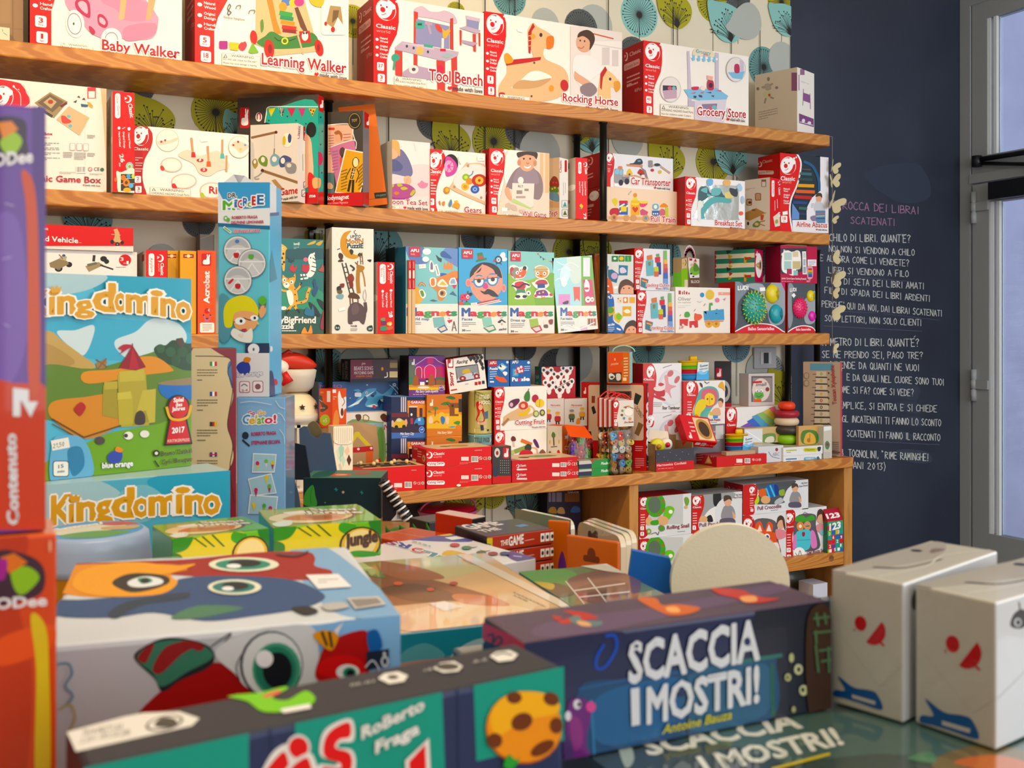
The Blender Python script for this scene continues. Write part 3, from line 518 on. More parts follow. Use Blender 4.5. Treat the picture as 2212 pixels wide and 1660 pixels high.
b.d('F',A4,'''p c9c0d0 725,440 745,435 765,870 735,870\np c9c0d0 965,450 995,455 995,850 965,850\ns e8d8c0 780,430 860,405 945,440 940,500 790,490\nt 7ab4b4 800,450 925,470 30 x|Grocery\nt c84a5a 862,475 905,478 20 bi|Shop
p ecf2f4 745,475 985,500 985,515 750,495\nr 8ac4dc 767,470 790,520 10\nr 8ac4dc 812,475 835,524 10\nr 8ac4dc 857,478 880,528 10\nr 8ac4dc 902,482 925,530 10\nr 8ac4dc 946,486 968,532 10
p 86bcdc 695,765 980,755 1075,820 1060,850 900,870 745,840\np d8d0dc 785,860 1060,850 1035,1070 790,1040\np c0b4c8 735,850 790,870 790,1060 730,1040\np 8c7c94 850,890 980,885 975,950 850,940\ne c8607a 920,930 20,18\ne 7ab4b4 955,920 20,20
s c83c5c 765,745 822,742 815,768 770,770\ns f0dcd4 835,760 855,735 880,750 870,775\ns b83a5c 900,690 945,690 950,765 900,765\ne 3a2a34 925,730 17,22\np e8b4a4 895,645 945,655 940,690 895,680
p 4a4a5c 778,818 805,820 800,840 780,838\np 4a4a5c 820,810 850,815 855,835 826,830\np c06a7a 755,800 800,785 790,800\np c06a7a 830,795 870,782 860,800\np 4a5a7a 885,790 930,785 930,800\np c06a7a 960,775 1010,770 1020,785\np 4a4a5c 925,818 955,815 950,832
e c8c2c4 582,765 90,110\ne e6dfdc 582,765 84,104\np c0a4b4 512,775 635,765 635,840 530,850\np 3a3440 515,730 630,735 635,765 515,775\ne c8607a 575,755 18,16\ne 7ab4b4 610,755 16,16
e c8c2c4 1140,595 84,106\ne e6dfdc 1140,595 79,100\np 86bcdc 1070,620 1215,610 1190,680 1110,670\ns b83a5c 1128,555 1165,555 1168,620 1128,620\np c9c0d0 1170,510 1205,530 1205,610 1175,610
W 495,890 782,1020 .08|WARNING:;CHOKING HAZARD-Small Parts=.97;Not for children under 3 years;Assembly by an adult
t b8232c 806,985 1222,1010 76 bofff:.08|Grocery Store\nH 444 1058,1033 1215,1046 25''')
b.done('toy_box','red and white toy box picturing a toy market stall','box',group=GT)
b=fit(1631,1722,145,Z1,YF+.012,.128,{'*':'ece8e0','F':'d2c4ae','T':'d8ccb8'},a=-70,uT=1722,anchor='R')
b.d('F',A4,'''r 8a5a74 1618,620 1668,775\ns b0a294 1390,720 1430,715 1445,760 1400,770\ns c8c49a 1380,790 1440,780 1450,830 1390,830\ne a89a8c 1380,745 18,12\ne a89a8c 1445,722 20,10 -30\ne c84a3a 1430,812 10,12\ne 8a8070 1422,675 12,18\ne 9a7a80 1492,748 14,12\ne 7a7468 1332,758 12,14\nl 9a8c80 14 1400,840 1390,880\nl 9a8c80 14 1440,830 1465,840\nm a89a86 1340,960 1500,925 4 10''')
b.d('R',A4,'r 9a6a8a 1692,590 1730,640\nl b890b0 10 1682,640 1682,770\nm b0a8b0 1700,690 1770,720 2 4\np 8a5a88 1718,790 1775,810 1775,880 1720,860\nl 8a5a88 5 1720,760 1715,900\nl 8a5a88 5 1775,800 1780,930\np 7a4a78 1682,968 1808,1015 1808,1085 1684,1050\ne e8e0e8 1720,1030 14,16\ne e8e0e8 1770,1050 16,14\nl e8e0e8 6 1690,1040 1800,1070')
b.done('gift_carton','beige and white carton with purple print at the end of the top board','box',group=GT)
# second board
b=fit(-70,230,192,Z2,YF+.02,.035,{'*':'d8c4a0','F':'e8e3da'},uT=229);F=b.f('F')
F.d(B1,'''s cf2c36 -200,80 190,90 270,190 280,330 -200,500\nc f2e8e4 7 150,140 210,210 215,330\nA cf2c36 30,240 110,120\ne cf2c36 195,162 16,18\nt fff 187,170 203,170 16|R\nc d8cfc8 9 215,95 290,200 310,330 250,700 230,1000
r cfb994 1042,60 1200,1300\ns e8e3da 990,120 1040,140 1080,600 1110,1180 1090,1210 900,1220 900,130
p 9a8158 360,300 520,190 705,290 560,460\np 6a5844 390,300 520,210 665,290 545,400\np b8a478 520,240 590,290 530,360 450,295\ne a84030 525,290 28,22\np 6a2a2a 620,330 690,290 700,310 640,350\np 3a3434 400,340 550,430 540,455 390,360
p d4b088 585,475 715,335 930,455 825,640\ns c4483c 635,440 670,435 700,460 740,490 720,512 650,510\ne 64b4c0 714,442 20,16\ne 64b4c0 730,540 20,18
p 7a3034 800,240 820,225 835,250\np 7a3034 850,265 875,245 888,272\np 444 760,290 800,270 790,300\np 3a5a7a 840,310 915,320 910,345 845,340\np d8a04a 905,290 935,295 965,330 960,360 920,340
r d04048 908,140 995,255\nr ece4dc 918,180 985,250
m 777 300,495 480,500 1 8\nm 777 300,520 550,526 1 8\nm 777 300,552 525,558 1 8\nt a83038 300,632 545,636 30 b|Game Box\nm a85058 300,660 600,664 1 7\nm 888 300,715 610,720 2 9\nm 888 300,765 615,770 3 8\nm 888 300,815 620,822 2 8\nm 888 300,868 620,874 2 8\nm 888 300,925 610,930 1 8
r d8a4a0 725,720 782,795 10\nr ece6de 730,725 777,790 8\nr d8a4a0 795,722 852,797 10\nr ece6de 800,727 847,792 8\nr d8a4a0 863,724 920,800 10\nr ece6de 868,729 915,795 8
m 777 655,815 750,818 4 8\nm 777 770,820 890,824 5 8\nm 777 905,825 985,828 3 7\nK f2eee6 790,958 890,1030\ne c8202a 936,990 22,22\ne ece6de 936,990 16,16\nl c8202a 5 922,978 950,1002\nt 222 975,1006 1032,1006 36|CE\ne 2c6a3a 1060,994 20,18\nm 888 620,1020 780,1024 2 6\nm 888 930,1035 1065,1042 2 5
m 777 905,636 985,640 3 7
t b03038 250,1110 1046,1135 66 b|Mosaic Game Box\nH 444 860,1164 1040,1172 18''')
b.done('game_box','cream boxed mosaic game turned back side out on the second board','box','varnished_card',GM)
b=fit(243,290.5,196,Z2,YF-.012,.2,{'*':'d8d2c6','F':RED},uT=243)
b.d('F',B1,'''Y fff d5272b 1330,262 38,38\nt fff 1330,312 1352,455 44 bv|Classic\nr fff 1195,200 1250,460 24\nt a02228 1206,228 1222,432 26 iv|Gear Game\nt fff 1330,610 1342,770 18 bv|Natural Wood\nt fff 1276,600 1286,770 18 bv|Original Design\nt fff 1230,600 1240,755 18 bv|Hand Crafted\ne fff 1340,570 16,18\ne fff 1236,562 14,16\nl fff 6 1270,570 1300,555
t fff 1238,840 1258,920 42 xv|26\nt fff 1232,928 1240,962 18 bv|Pcs\ne 8ac0c8 1345,960 40,44\ne d8d25a 1345,962 26,28\ne 6aa0c0 1345,962 14,15\ns f0e4d4 1210,1010 1260,1020 1400,990 1420,1260 1240,1240 1215,1100
r 3a342c 1255,1040 1400,1215\nl f0e4d4 4 1255,1090 1400,1085\nl f0e4d4 4 1255,1140 1400,1140\ne d87a34 1280,1078 26,28\ne 50a0d8 1335,1062 22,24\ne e0802e 1312,1130 36,40\ne 5a4020 1312,1130 16,18\ne 64b0e0 1360,1160 26,26\ne e0a83a 1320,1205 40,24\ne b8d84a 1385,1062 20,22\ne e06a34 1198,1100 14,24''')
b.d('L','%','m 8a8478 20,12 80,12 2 .6\nm 8a8478 40,30 60,30 8 1.2\ne f4efe6 92,48 10,4')
b.done('game_box','red gear game box standing end-on beside the mosaic game','box',group=GM)
b=fit(287,537,292,Z2,YF+.022,.10,CW,uT=537);F=b.f('F')
F.d(B1,'''s b82e2e 1200,420 1530,540 1585,640 1570,760 1500,900 1480,1060 1500,1180 1530,1290 1200,1300\nc f8f0e8 9 1540,540 1600,650 1580,780 1510,920 1490,1080 1515,1200 1545,1290
A b82e2e 1462,645 82,100\ne f8f0e8 1528,580 10,11\nt f4e8dc 1385,790 1540,795 30 b|Classic\nm e8c0b8 1405,870 1480,872 2 12\nm e8c0b8 1405,925 1480,927 2 12\nm e8c0b8 1405,985 1485,987 2 12\nN b82e2e 1432,1096 66|2;Pcs\nN b82e2e 1438,1200 66|3;Age+
e c8b8aa 1740,690 118,118\ne f1e8dc 1740,690 113,113\ns e2cdb8 1640,700 1700,690 1760,690 1840,660 1840,690 1760,720 1660,740\ne b84a40 1675,705 12,12\ne 9a4440 1715,690 10,12
e d8b8ac 1780,945 112,78 5\ne f1e8dc 1780,945 100,66 5\ns c8483c 1665,960 1690,955 1710,990 1690,1005 1670,990\ne d8b8ac 1910,1115 132,80 -3\ne f1e8dc 1910,1115 120,68 -3\ns c8383c 1785,1145 1815,1140 1838,1180 1820,1195 1790,1180\ne d8b8ac 2200,1210 125,85\ne f1e8dc 2200,1210 113,73\ns a8b83c 2080,1240 2105,1235 2125,1270 2105,1290 2085,1275''')
F.d(A1,'''s ecd2bc 1520,1330 1600,1280 1700,1330 1800,1300 1860,1290 1930,1350 1950,1430 1860,1460 1780,1505 1700,1480 1650,1400\nl c8946c 18 1632,1180 1645,1310\np c8383c 1632,1300 1662,1300 1670,1345 1630,1345\nl c8946c 18 1772,1250 1778,1390\np d8643a 1762,1380 1795,1378 1800,1425 1760,1425\nl c8946c 16 1897,1195 1895,1320\np 58b0a8 1882,1310 1908,1310 1916,1355 1876,1355\nl c8946c 16 1932,1330 1930,1465\ne b84038 1706,1370 30,16\ne b84038 1738,1452 30,18\nt fff 1700,1378 1712,1372 20 b|1\nt fff 1728,1460 1748,1456 20 b|2
e c8b8aa 2040,1255 92,96\ne f1e8dc 2040,1255 88,92\ns e4ccb4 1965,1240 2020,1205 2100,1230 2120,1260 2050,1310 2010,1270\ne b83c3c 1990,1240 9,9\ne b83c3c 2030,1212 10,10\ne 7a9ac0 2090,1240 10,10\ne c8c060 2050,1275 12,10\np f8f4ec 1708,1190 1768,1186 1772,1206 1712,1214
t b8232c 1785,1650 2120,1680 62 b|Ring toss''')
F.d(B1,'W 1558,1175 1978,1300 .06|WARNING:;CHOKING HAZARD-Small Parts=.97;Not for children under 3 years')
b.done('game_box','ring toss game box with pegs and rope rings, on the second board','box',group=GM)
b=fit(513,687,204,Z2,YF-.01,.04,{'*':'2f9a8e','F':'3b3733','T':'c0242e','R':'2fa093'},a=-38,uT=687,anchor='R')
b.d('F',B2,'''r 4a4640 330,700 1100,1100\ns 35a596 570,240 590,175 700,170 1060,170 1060,1100 540,1100 560,500\nc f4efe8 8 545,420 575,240 592,178 700,172 1060,174\nJ c0242e fff 332,180 422,368\ne f4efe8 507,268 30,42\nc b02838 11 492,290 495,245 515,235 522,265 520,290
p d0c83c 590,185 660,185 620,265\np f4f0e8 690,185 745,185 718,265\nl 222 9 700,185 708,235\nl 222 9 720,185 722,255\nl 222 9 738,185 730,230\np c0385a 770,185 845,185 808,268\np c0427a 870,188 935,188 905,272\np e0b03a 965,190 1035,190 1000,262\ne 222 985,205 7,8\ne 222 1010,215 7,8\ne 222 1000,240 6,7
e 161616 575,370 55,50\ne 161616 990,385 45,70\ns e8b89a 640,420 940,420 1000,600 980,900 700,900 640,600\ne 222 600,300 6,6\ne 222 770,262 6,6\ne 222 850,300 6,6\ne 222 940,330 6,6\ns d0342e 960,800 1000,790 1060,900 1030,1000 970,1000\ns e8b07a 1000,840 1050,830 1060,910 1010,920
p c0242e 540,960 1100,960 1100,1110 540,1110\nt fff 975,1008 1028,1005 34 b|me''')
b.d('R',B2,'''p c0242e 1040,40 1130,60 1130,240 1060,215\nJ - fff 1062,105 1105,195\ne c8305a 1060,650 36,64\nl 333 4 1058,715 1060,840\ne 222 1075,270 6,8\ne 222 1090,400 6,8\ne 222 1075,520 6,8\ne 222 1085,780 6,8\np c0242e 1040,960 1130,950 1130,1100 1040,1080\ns e8b07a 1030,830 1075,840 1070,910 1035,920''')
b.done('magnet_game_box','teal and charcoal magnet game box with party bunting, behind the white fishing game','box','varnished_card',GM)
b=fit(541,643,266,Z2,YF-.035,.05,{'*':'ebe4da','F':'dbd5cc'},a=-38,uT=643,anchor='R')
b.d('F',B2,'''l 8a6444 22 440,458 665,408\ne 5a2a20 665,408 14,14\nl 999 4 652,420 650,570\nl 8a7a60 12 650,560 646,610\ns 6e8a3a 500,660 540,620 585,650 580,720 530,710\ne e8e4d8 545,660 18,26\ns a08a4a 445,680 480,650 500,700 470,745\ne e8e4d8 470,680 12,18\ns 7aa4b4 610,650 650,605 700,640 690,700 630,720\ne e8e4d8 650,655 22,26\ns 4a5488 695,660 740,620 805,650 790,700 730,730 700,720\ne e8e4d8 728,670 20,28\ns 8a8a8c 745,700 790,680 850,710 840,780 770,780\ne d8d4cc 785,712 22,20
l 8a6848 24 540,760 880,875\ne 4a2418 540,760 14,16\nc 999 12 540,775 500,810 470,825 480,840 510,835\np a8845c 625,850 660,840 740,935 700,950
e efe8dc 768,482 48,66\ns c8b43c 725,470 740,440 755,470 750,520 730,520\ns 3c4a80 775,450 790,420 808,450 800,500 780,500
t b8232c 480,1015 868,968 66 b|Fishing Game\nH 444 698,1035 870,1010 26''')
b.d('R',B2,'''t a02430 880,470 890,350 26 bv|Classic\nr b82430 915,345 945,485 12\nt fff 938,475 942,360 16 bv|Fishing Game\nm 887 905,600 905,600 1 3\nl 998 5 910,610 912,760\nl 998 5 932,610 934,740\nr 666 915,860 962,925 10\nr ebe4da 920,866 957,919 8\nr 666 898,935 945,1002 10\nr ebe4da 903,941 940,996 8\nl 666 5 905,990 940,950\nl 666 5 920,910 955,880''')
b.done('fishing_game_box','white fishing game box picturing wooden fish and rods','box',group=GM)
b=fit(708,784,239,Z2,YF-.02,.05,{'*':'6c6a72','F':'3d3934','T':'c0242e','R':'77757e'},a=-38,uT=784,anchor='R')
b.d('F',B2,'''r e8b49c 1060,340 1370,780 20\nc f4efe8 8 1130,370 1140,342 1350,335 1372,420 1390,480\nr 5a7a78 1060,780 1200,1000\ns e2a88e 1205,405 1240,395 1270,430 1265,485 1210,490\ns a8643c 1200,410 1240,390 1275,430 1265,490 1250,430 1215,430\nr c84a3a 1145,365 1205,388 10\nm b87a6a 1150,440 1195,436 8 12\nm b87a6a 1285,430 1350,424 5 14
p c87aa0 1160,545 1385,480 1440,900 1230,960\nc f4efe8 7 1165,545 1380,478 1400,560\ns 5a3a3a 1250,570 1275,545 1300,570 1290,630 1255,620\nl 3a2a2a 24 1275,620 1275,700\nl c85a4a 40 1270,650 1275,720\nm a06a88 1185,590 1235,578 8 14
p f4efe8 1300,560 1470,590 1525,650 1440,975 1205,965\np dba22e 1310,570 1462,600 1512,660 1432,972 1215,958\nc 2a241c 8 1375,660 1400,640 1425,670 1415,710 1390,735 1370,700 1375,660\ne f0e2b0 1398,685 24,42\nl 2a241c 26 1380,745 1360,830\nc 2a241c 8 1350,740 1320,800 1305,840\nc 2a241c 8 1410,745 1425,800 1400,870\nl 2a241c 22 1350,850 1330,950\nl 2a241c 22 1375,850 1370,960\nl f0e2b0 6 1385,740 1360,830\nl f0e2b0 5 1365,770 1395,775\nl f0e2b0 5 1360,795 1390,800\nm 8a6820 1265,770 1320,750 7 14\nm 8a6820 1425,740 1475,690 7 16
e 18140f 1388,302 60,78\ne b89a50 1388,302 52,68\ne 18140f 1388,302 48,63\nt b89a50 1362,315 1412,308 26 b|TOY\ns d8a888 1130,890 1160,870 1190,900 1180,930 1140,925
p c0242e 1050,975 1480,958 1480,1100 1050,1110\nt fff 1128,1035 1335,1020 44 b|Bodymagnet\nt f0c0b8 1128,1072 1328,1062 22 i|Corpo Umano Magnetico''')
b.d('R',B2,'p c0242e 1475,215 1545,205 1545,380 1480,365\nJ - fff 1490,260 1535,355\np c0242e 1440,960 1560,960 1560,1090 1440,1060\ns d8a0b0 1548,780 1570,800 1560,860 1545,850')
b.done('magnet_game_box','charcoal magnet game box with body charts and a yellow skeleton card','box','varnished_card',GM)
O=onY(760,HV,YF+.085);O.z=Z2+.004;az=V((-.125,.03,.99)).normalized();ax=V((.93,-.36,0)).normalized();ax=(ax-az*ax.dot(az)).normalized();ay=az.cross(ax)
q=onp(838,447,O,-ay)-O;bb=Box(O-ax*(.104-q.dot(ax)),0,.104,.012,.29,{'*':'17161a','F':'d9711c','T':'d9711c'},(ax,ay,az));bb.d('F',B2,'p 1c2a24 1565,965 1680,955 1685,1010 1575,1020\nt 8a9a8a 1585,1000 1675,988 24 |muppy\nl a8561a 5 1230,1050 1690,1010')
bb.done('activity_folder','tall orange folder with a black edge leaning behind the skeleton game','folder',group=GM)
b=fit(847,929,309,Z2,YF+.026,.1,{'*':WHT,'F':'eadbd8'},uT=929)
b.d('F',B3,'''r efe4e2 0,220 500,640\ns e0d2d4 150,520 490,480 490,760 50,720\nl dccfd2 10 330,265 345,340\ns 6f7098 50,420 120,370 200,320 270,400 315,520 300,580 240,580 150,560 60,540
s 565a84 60,430 150,420 220,480 190,530 90,520\ne e0b090 118,345 70,72\ns d2a868 0,230 60,225 170,240 195,320 190,390 150,330 90,290 40,330 0,330\ns e0b090 235,585 290,580 300,640 265,670 235,640\nl c89878 6 262,600 255,650
s a8508a 80,690 160,650 280,660 345,720 300,780 200,800 90,770\ns b8b43c 80,670 110,650 140,670 110,690\ns b8b43c 165,655 200,650 220,670 180,680\ns b8b43c 200,690 240,680 270,700 220,712\ns b8b43c 290,750 320,710 345,720 310,765\ns c8783c 135,740 160,725 190,740 160,760\ns 9a3a80 90,770 180,790 270,785 260,800 120,800\ns dc8aa8 362,655 385,640 400,620 430,640 462,650 440,690 390,690
t b8232c -60,838 456,858 52 bofff:.05|Afternoon Tea Set\nH 444 225,895 460,908 30\nW -80,845 188,915 .05|WARNING;Not for children under 3 years''')
b.done('toy_box','toy box picturing a fair-haired girl playing with a purple tea service','box',group=GM)
b=fit(930,1048.5,332,Z2,YF+.022,.1,CW,uT=1048);F=b.f('F')
F.d(B3,'''s d5272b 440,320 600,330 630,400 620,480 560,640 540,740 540,860 560,960 440,960\nc fff 8 605,335 636,400 626,480 568,640 548,740 548,860 566,945\nA d5272b 535,430 62,84\ne fff 586,370 8,9\nt fff 470,546 588,552 34 b|Classic\nt f0a8a0 478,572 556,574 26 n|world\nm f8d8d0 490,615 538,617 2 14\nm f8d8d0 490,665 538,667 2 14\nm f8d8d0 490,720 538,722 2 14\nN d5272b 492,824 58|4;Pcs\nN d5272b 490,916 58|3;Age+
e 221b1e 680,460 70,92\ns c8509a 625,420 660,390 720,440 740,500 720,550 680,575 630,570\ne e0a0c8 660,485 45,58\ne c8509a 660,485 14,18\nl c8509a 6 660,485 690,440\nl c8509a 6 660,485 705,490\nl c8509a 6 660,485 690,535\nl c8509a 6 660,485 640,540\nt 444 735,402 765,470 14 v|Try me!
s d8b894 690,650 820,460 850,455 1020,490 1030,830 980,840 690,710\ns e8e2dc 705,655 830,478 1020,510 1010,790 960,800\ne b09070 842,480 13,15\ne b09070 712,682 12,14\ne b09070 968,785 12,14
e 8ab43a 822,590 36,34\ne c8d84a 822,590 16,15\ne dc8a2e 855,628 34,32\ne b8322a 950,620 72,60\ne e8b43a 950,620 40,38\ne b8322a 950,620 14,14\ne e0b83a 815,680 38,36\ne c89020 815,680 20,18\ne 3a5aa8 908,705 42,40\ne 8ab0e0 908,705 22,20\ne 3a5aa8 908,705 10,9\nc 6a8ab8 10 850,580 880,560 890,530\ne c87a24 638,715 30,34\ne e8b43a 640,712 18,20
s c87a4a 560,830 575,815 580,860\ns d8843c 595,830 620,820 615,860 598,855\ns 5a8ab0 655,850 680,800 690,840 670,875\ns dc9a34 690,870 720,830 765,850 750,895 720,880\ns e0b84a 710,820 740,810 745,835
t b8232c 806,925 970,935 58 bofff:.05|Gears\nH 444 838,953 968,958 16\nW 572,900 780,955 .05|WARNING:;CHOKING HAZARD-Small Parts=.97\nr fbf6ee 930,388 998,434\nt 777 950,418 980,420 14 |€45''')
b.done('toy_box','toy box picturing coloured cog wheels on a board','box',group=GM)
b=fit(1057,1186,320,Z2,YF+.006,.1,CW);cw(b,n1='44;Pcs',n2='3;Age+',k=.95,wave=(25,30,17,20))
b.d('F',B3,'''s e6d4c2 1225,330 1620,365 1620,1010 1160,1000 1140,850 1190,640 1225,520\ns f2ece6 1225,340 1400,350 1390,600 1200,640\nr d8b890 1530,360 1620,740\nr e4cdb2 1560,360 1580,740\ns 8c7a7e 1200,700 1260,560 1340,490 1450,500 1530,560 1560,680 1540,780 1480,800 1250,700\ns 978690 1330,500 1470,500 1520,620 1480,660 1280,650\ne dba88a 1405,430 82,105\ns 4a3a34 1318,400 1320,350 1495,350 1495,420 1470,390 1400,375 1345,395\ne c89070 1330,450 18,30\ne c89070 1482,455 18,30\nc fff 13 1380,488 1410,500 1440,484\ne 3a2a24 1375,413 9,9\ne 3a2a24 1435,413 9,9\nc b0705a 6 1400,450 1412,462 1425,452
e f0e8e0 1345,620 28,34\np e4ded4 1265,645 1475,650 1465,870 1440,890 1260,800\np b8d08c 1275,790 1440,880 1475,860 1440,895 1255,825\nt 666 1320,685 1368,690 22 b|BLT\nr 9a8a84 1305,715 1360,750\nr 9a8a84 1380,700 1420,722\nr b0a098 1300,770 1390,790\ns dba88a 1195,700 1230,690 1260,790 1240,810 1200,750
s cdb8a8 1200,850 1240,835 1250,890 1215,900\ns cdb8a8 1250,850 1300,865 1310,910 1260,900\ns cdb8a8 1330,900 1390,905 1380,940 1340,930\np fbf6ee 1160,880 1215,882 1218,918 1164,920
t b8232c 1360,960 1588,972 50 bofff:.06|Wall Game\nH 444 1450,990 1588,998 16\nW 1180,935 1358,990 .03|WARNING:;CHOKING HAZARD-Small Parts=.97''')
b.d('L','%','t f0c8c0 30,8 45,24 30 bv|Classic\nt f0c8c0 40,68 50,86 40 bv|44\nm d8a09a 30,48 70,48 3 1.5')
b.done('toy_box','toy box picturing a smiling boy holding a brick game','box',group=GM)
b=fit(1186.5,1208.5,340,Z2,YF-.005,.05,{'*':'f2eee8','F':'cfb394'},a=-62,uT=1208,anchor='R')
b.d('F',B3,'''r c89c74 1600,820 1730,880\ns 8a3a30 1625,640 1660,580 1700,600 1712,680 1640,700\ns 5a7a3a 1620,690 1690,680 1710,730 1640,740\ns 6a8a9a 1620,740 1700,740 1715,820 1630,800\ne d8b84a 1650,700 9,10\ne d8b84a 1675,690 9,10\ne c84a3a 1690,640 9,10\ne c84a3a 1660,640 9,10\nt a8262c 1620,960 1700,945 50 bofff:.05|Pegs\nH 444 1622,995 1690,985 12''')
b.d('R',B3,'''t a02430 1738,545 1738,430 22 bv|Classic\nr c03034 1768,425 1790,540 10\nl aaa 4 1755,640 1757,760\nl aaa 4 1775,640 1777,740\nr 888 1738,808 1798,882 12\nr e8eeec 1742,812 1794,878 10\np 5a9a9a 1750,870 1770,820 1790,870\nr 888 1740,895 1800,965 12\nr e8e6dc 1744,899 1796,961 10\np 5a6a3a 1752,950 1770,905 1790,950''')
b.done('toy_box','narrow white box end picturing coloured pegs','box',group=GM)
b=fit(1243,1269,340,Z2,YF-.002,.19,{'*':'c4bcb0','F':RED})
b.d('F',B3,'''Y fff d5272b 1965,468 20,24\nt fff 1960,500 1965,560 26 bv|Classic\nr fff 1898,442 1928,556 14\nt b02228 1906,462 1910,540 16 bv|Geometric\nt fff 1958,630 1962,760 12 bv|Natural Wood\nt fff 1932,630 1936,765 12 bv|Original Design\nt fff 1905,630 1909,735 12 bv|Hand Crafted\np d8c23c 1908,860 1925,840 1945,865 1930,895\np 4a9a6a 1905,890 1925,870 1930,895\nt fff 1945,935 1952,990 26 bv|73''')
b.d('L','%','r 6a5a50 30,6 80,16\ne 8a6a4a 40,32 20,6\ne 8a6a4a 60,70 22,6\ne f4efe6 88,48 14,5')
b.done('toy_box','red block set box standing end-on next to the steel post','box',group=GM)
zc=zat(1454,414,YF+.055)
b=fit(1299,1462,0,Z2,YF+.05,.15,{**CW,'F':'ead2bb'},a=0,zT=zc-.001)
b.d('F',B4,'''r e8c8a8 200,760 830,860\ns b83038 285,720 310,700 355,705 355,755 290,755\ns d8c82e 300,640 325,620 348,640 330,685\nr c8303a 358,640 428,665 8\nr 2f6ab0 360,665 428,752\nl f0ece0 12 362,690 400,668\nl f0ece0 12 365,730 428,680\nr e0c83a 372,685 418,728 6\nr e0a83a 452,650 522,755 6\ns e0d04a 455,670 485,605 518,670\ne d8904a 486,597 16,18\ns c8482e 462,700 478,690 486,700 498,690 510,705 486,735\nr e0ba3a 452,640 520,660\ns d8507a 525,660 585,660 560,690 530,690\ns e0d04a 528,645 582,645 580,662 528,662\np c85a7a 525,720 545,705 590,730 580,760 530,755\nr 6ab0c8 622,665 675,715 20\ne f0ece0 648,690 14,16\nr 3a6ab0 620,720 678,765\ne fff 632,745 5,6\ne fff 648,745 5,6\ne fff 664,745 5,6\ns dc8a2e 682,690 715,660 748,690\nr b8c83c 725,695 750,770 8\ne c86a7a 702,735 24,30
l d4a878 22 280,775 600,785\ne c89868 318,775 26,30\ne a85a3a 318,775 12,14\ne c89868 415,778 24,26\ne c89868 472,778 26,26\ne c89868 570,780 26,28\ne 5a9ac0 570,780 12,14\ne c89868 640,785 24,26
t b8232c 610,808 805,816 48 bofff:.07|Pull Train\nH 444 672,838 802,845 18\nt 666 430,600 455,572 14 |€19''')
b.d('L','%','A e8d8d0 70,22 20,14\nt e0a098 10,30 60,24 8|Classic\nr d8a09a 10,44 70,52 4\nm d8a09a 20,60 60,58 3 4')
b.done('toy_box','toy box picturing a pull-along block train, beneath the truck box','box',group=GM)
b=fit(1297,1454,343.5,zc,YF+.055,.15,{**CW,'F':'dfe3ea'},a=0,uT=1454)
b.d('F',B4,'''s e8e4e4 250,450 520,420 790,400 800,590 250,560\ns c9242c 200,240 308,262 322,330 310,420 290,470 290,560 200,560\nc fff 6 310,264 327,330 315,420 295,480 295,550\nA c9242c 284,300 26,36\nt fff 268,357 300,358 10 b|Classic\nm f0c0c0 268,385 288,386 3 6
r 9a9aa0 318,385 392,500 12\ns 8ac0dc 322,420 335,390 358,392 352,430\ns 8ac0dc 366,398 386,398 384,432 362,430\nr 82828a 380,450 440,495\nr d8825a 348,365 385,390 12\ne 2c2c38 372,497 18,24\ne 2c2c38 420,487 19,24\nl c8a484 14 400,440 480,445\ns 2c3a44 445,345 475,340 500,310 535,310 540,350 448,358\nr 6a90a8 505,318 530,332\ns e0b83a 418,430 440,385 465,430\ne 444 440,432 8,9\ns b03a30 505,425 525,388 555,410 560,432\ne 444 530,432 9,9\np c88a6c 415,350 545,355 545,375 420,365\np 8a7c88 520,365 570,400 590,470 575,480 550,400\nl c8a484 12 480,440 590,470\nr 8a8a92 590,320 625,375 8\nl b8907a 10 620,360 690,360\nl b8a090 16 690,370 760,420\ne b03a50 622,398 14,12\ne c8b84a 682,412 14,14\ne 2c3a44 660,355 24,12
t b8232c 452,510 765,526 58 bofff:.06|Car Transporter\nH 444 634,548 762,556 18\np fff 318,505 355,512 355,530 318,526''')
b.d('L','%','Y e0a098 9c1f22 60,18 10,12\nm d8a09a 20,36 80,32 1 8\nm d8a09a 30,60 70,56 3 5')
b.done('toy_box','toy box picturing a grey car transporter truck, lying on the train box','box',group=GM)
b=fit(1480,1609,381,Z2,YF+.004,.10,{**CW,'F':'eceaec'});cw(b,n1='10;Pcs',n2='18;Mon+',k=.98,wave=(27,32,17,21),white='ecebee',world=False)
b.d('F',B4,'''s 7ab0d8 1055,480 1080,465 1105,480 1095,520 1060,520\ns dcb070 1185,490 1215,470 1245,490 1235,520 1195,520\ns a8c8e4 1298,520 1320,505 1338,540 1325,565 1300,550\ne a8c4d8 1340,635 14,32\ne d86a54 1328,742 18,16\nt b8232c 1122,835 1335,846 44 bofff:.06|Breakfast Set\nH 444 1240,862 1336,868 14''')
w_=b.f('F').px(*B4);o=b.done('toy_box','toy box with a shiny window over a teal breakfast service','box',group=GM)
Fp=b.f('F')
def on(Fc,pts,off=.0012):return[Fc.O+Fc.U*a+Fc.V*c+Fc.N*off for a,c in pts]
m=MB();m.slab(on(Fp,[w_(*q)for q in spline([(1010,525),(1290,522),(1310,560),(1308,770),(1290,795),(960,785),(948,770),(1000,640)],True,3)],.0005),Fp.N*.001,'c8d0d4');pz=m.build('window','foil',o,b.ctr())
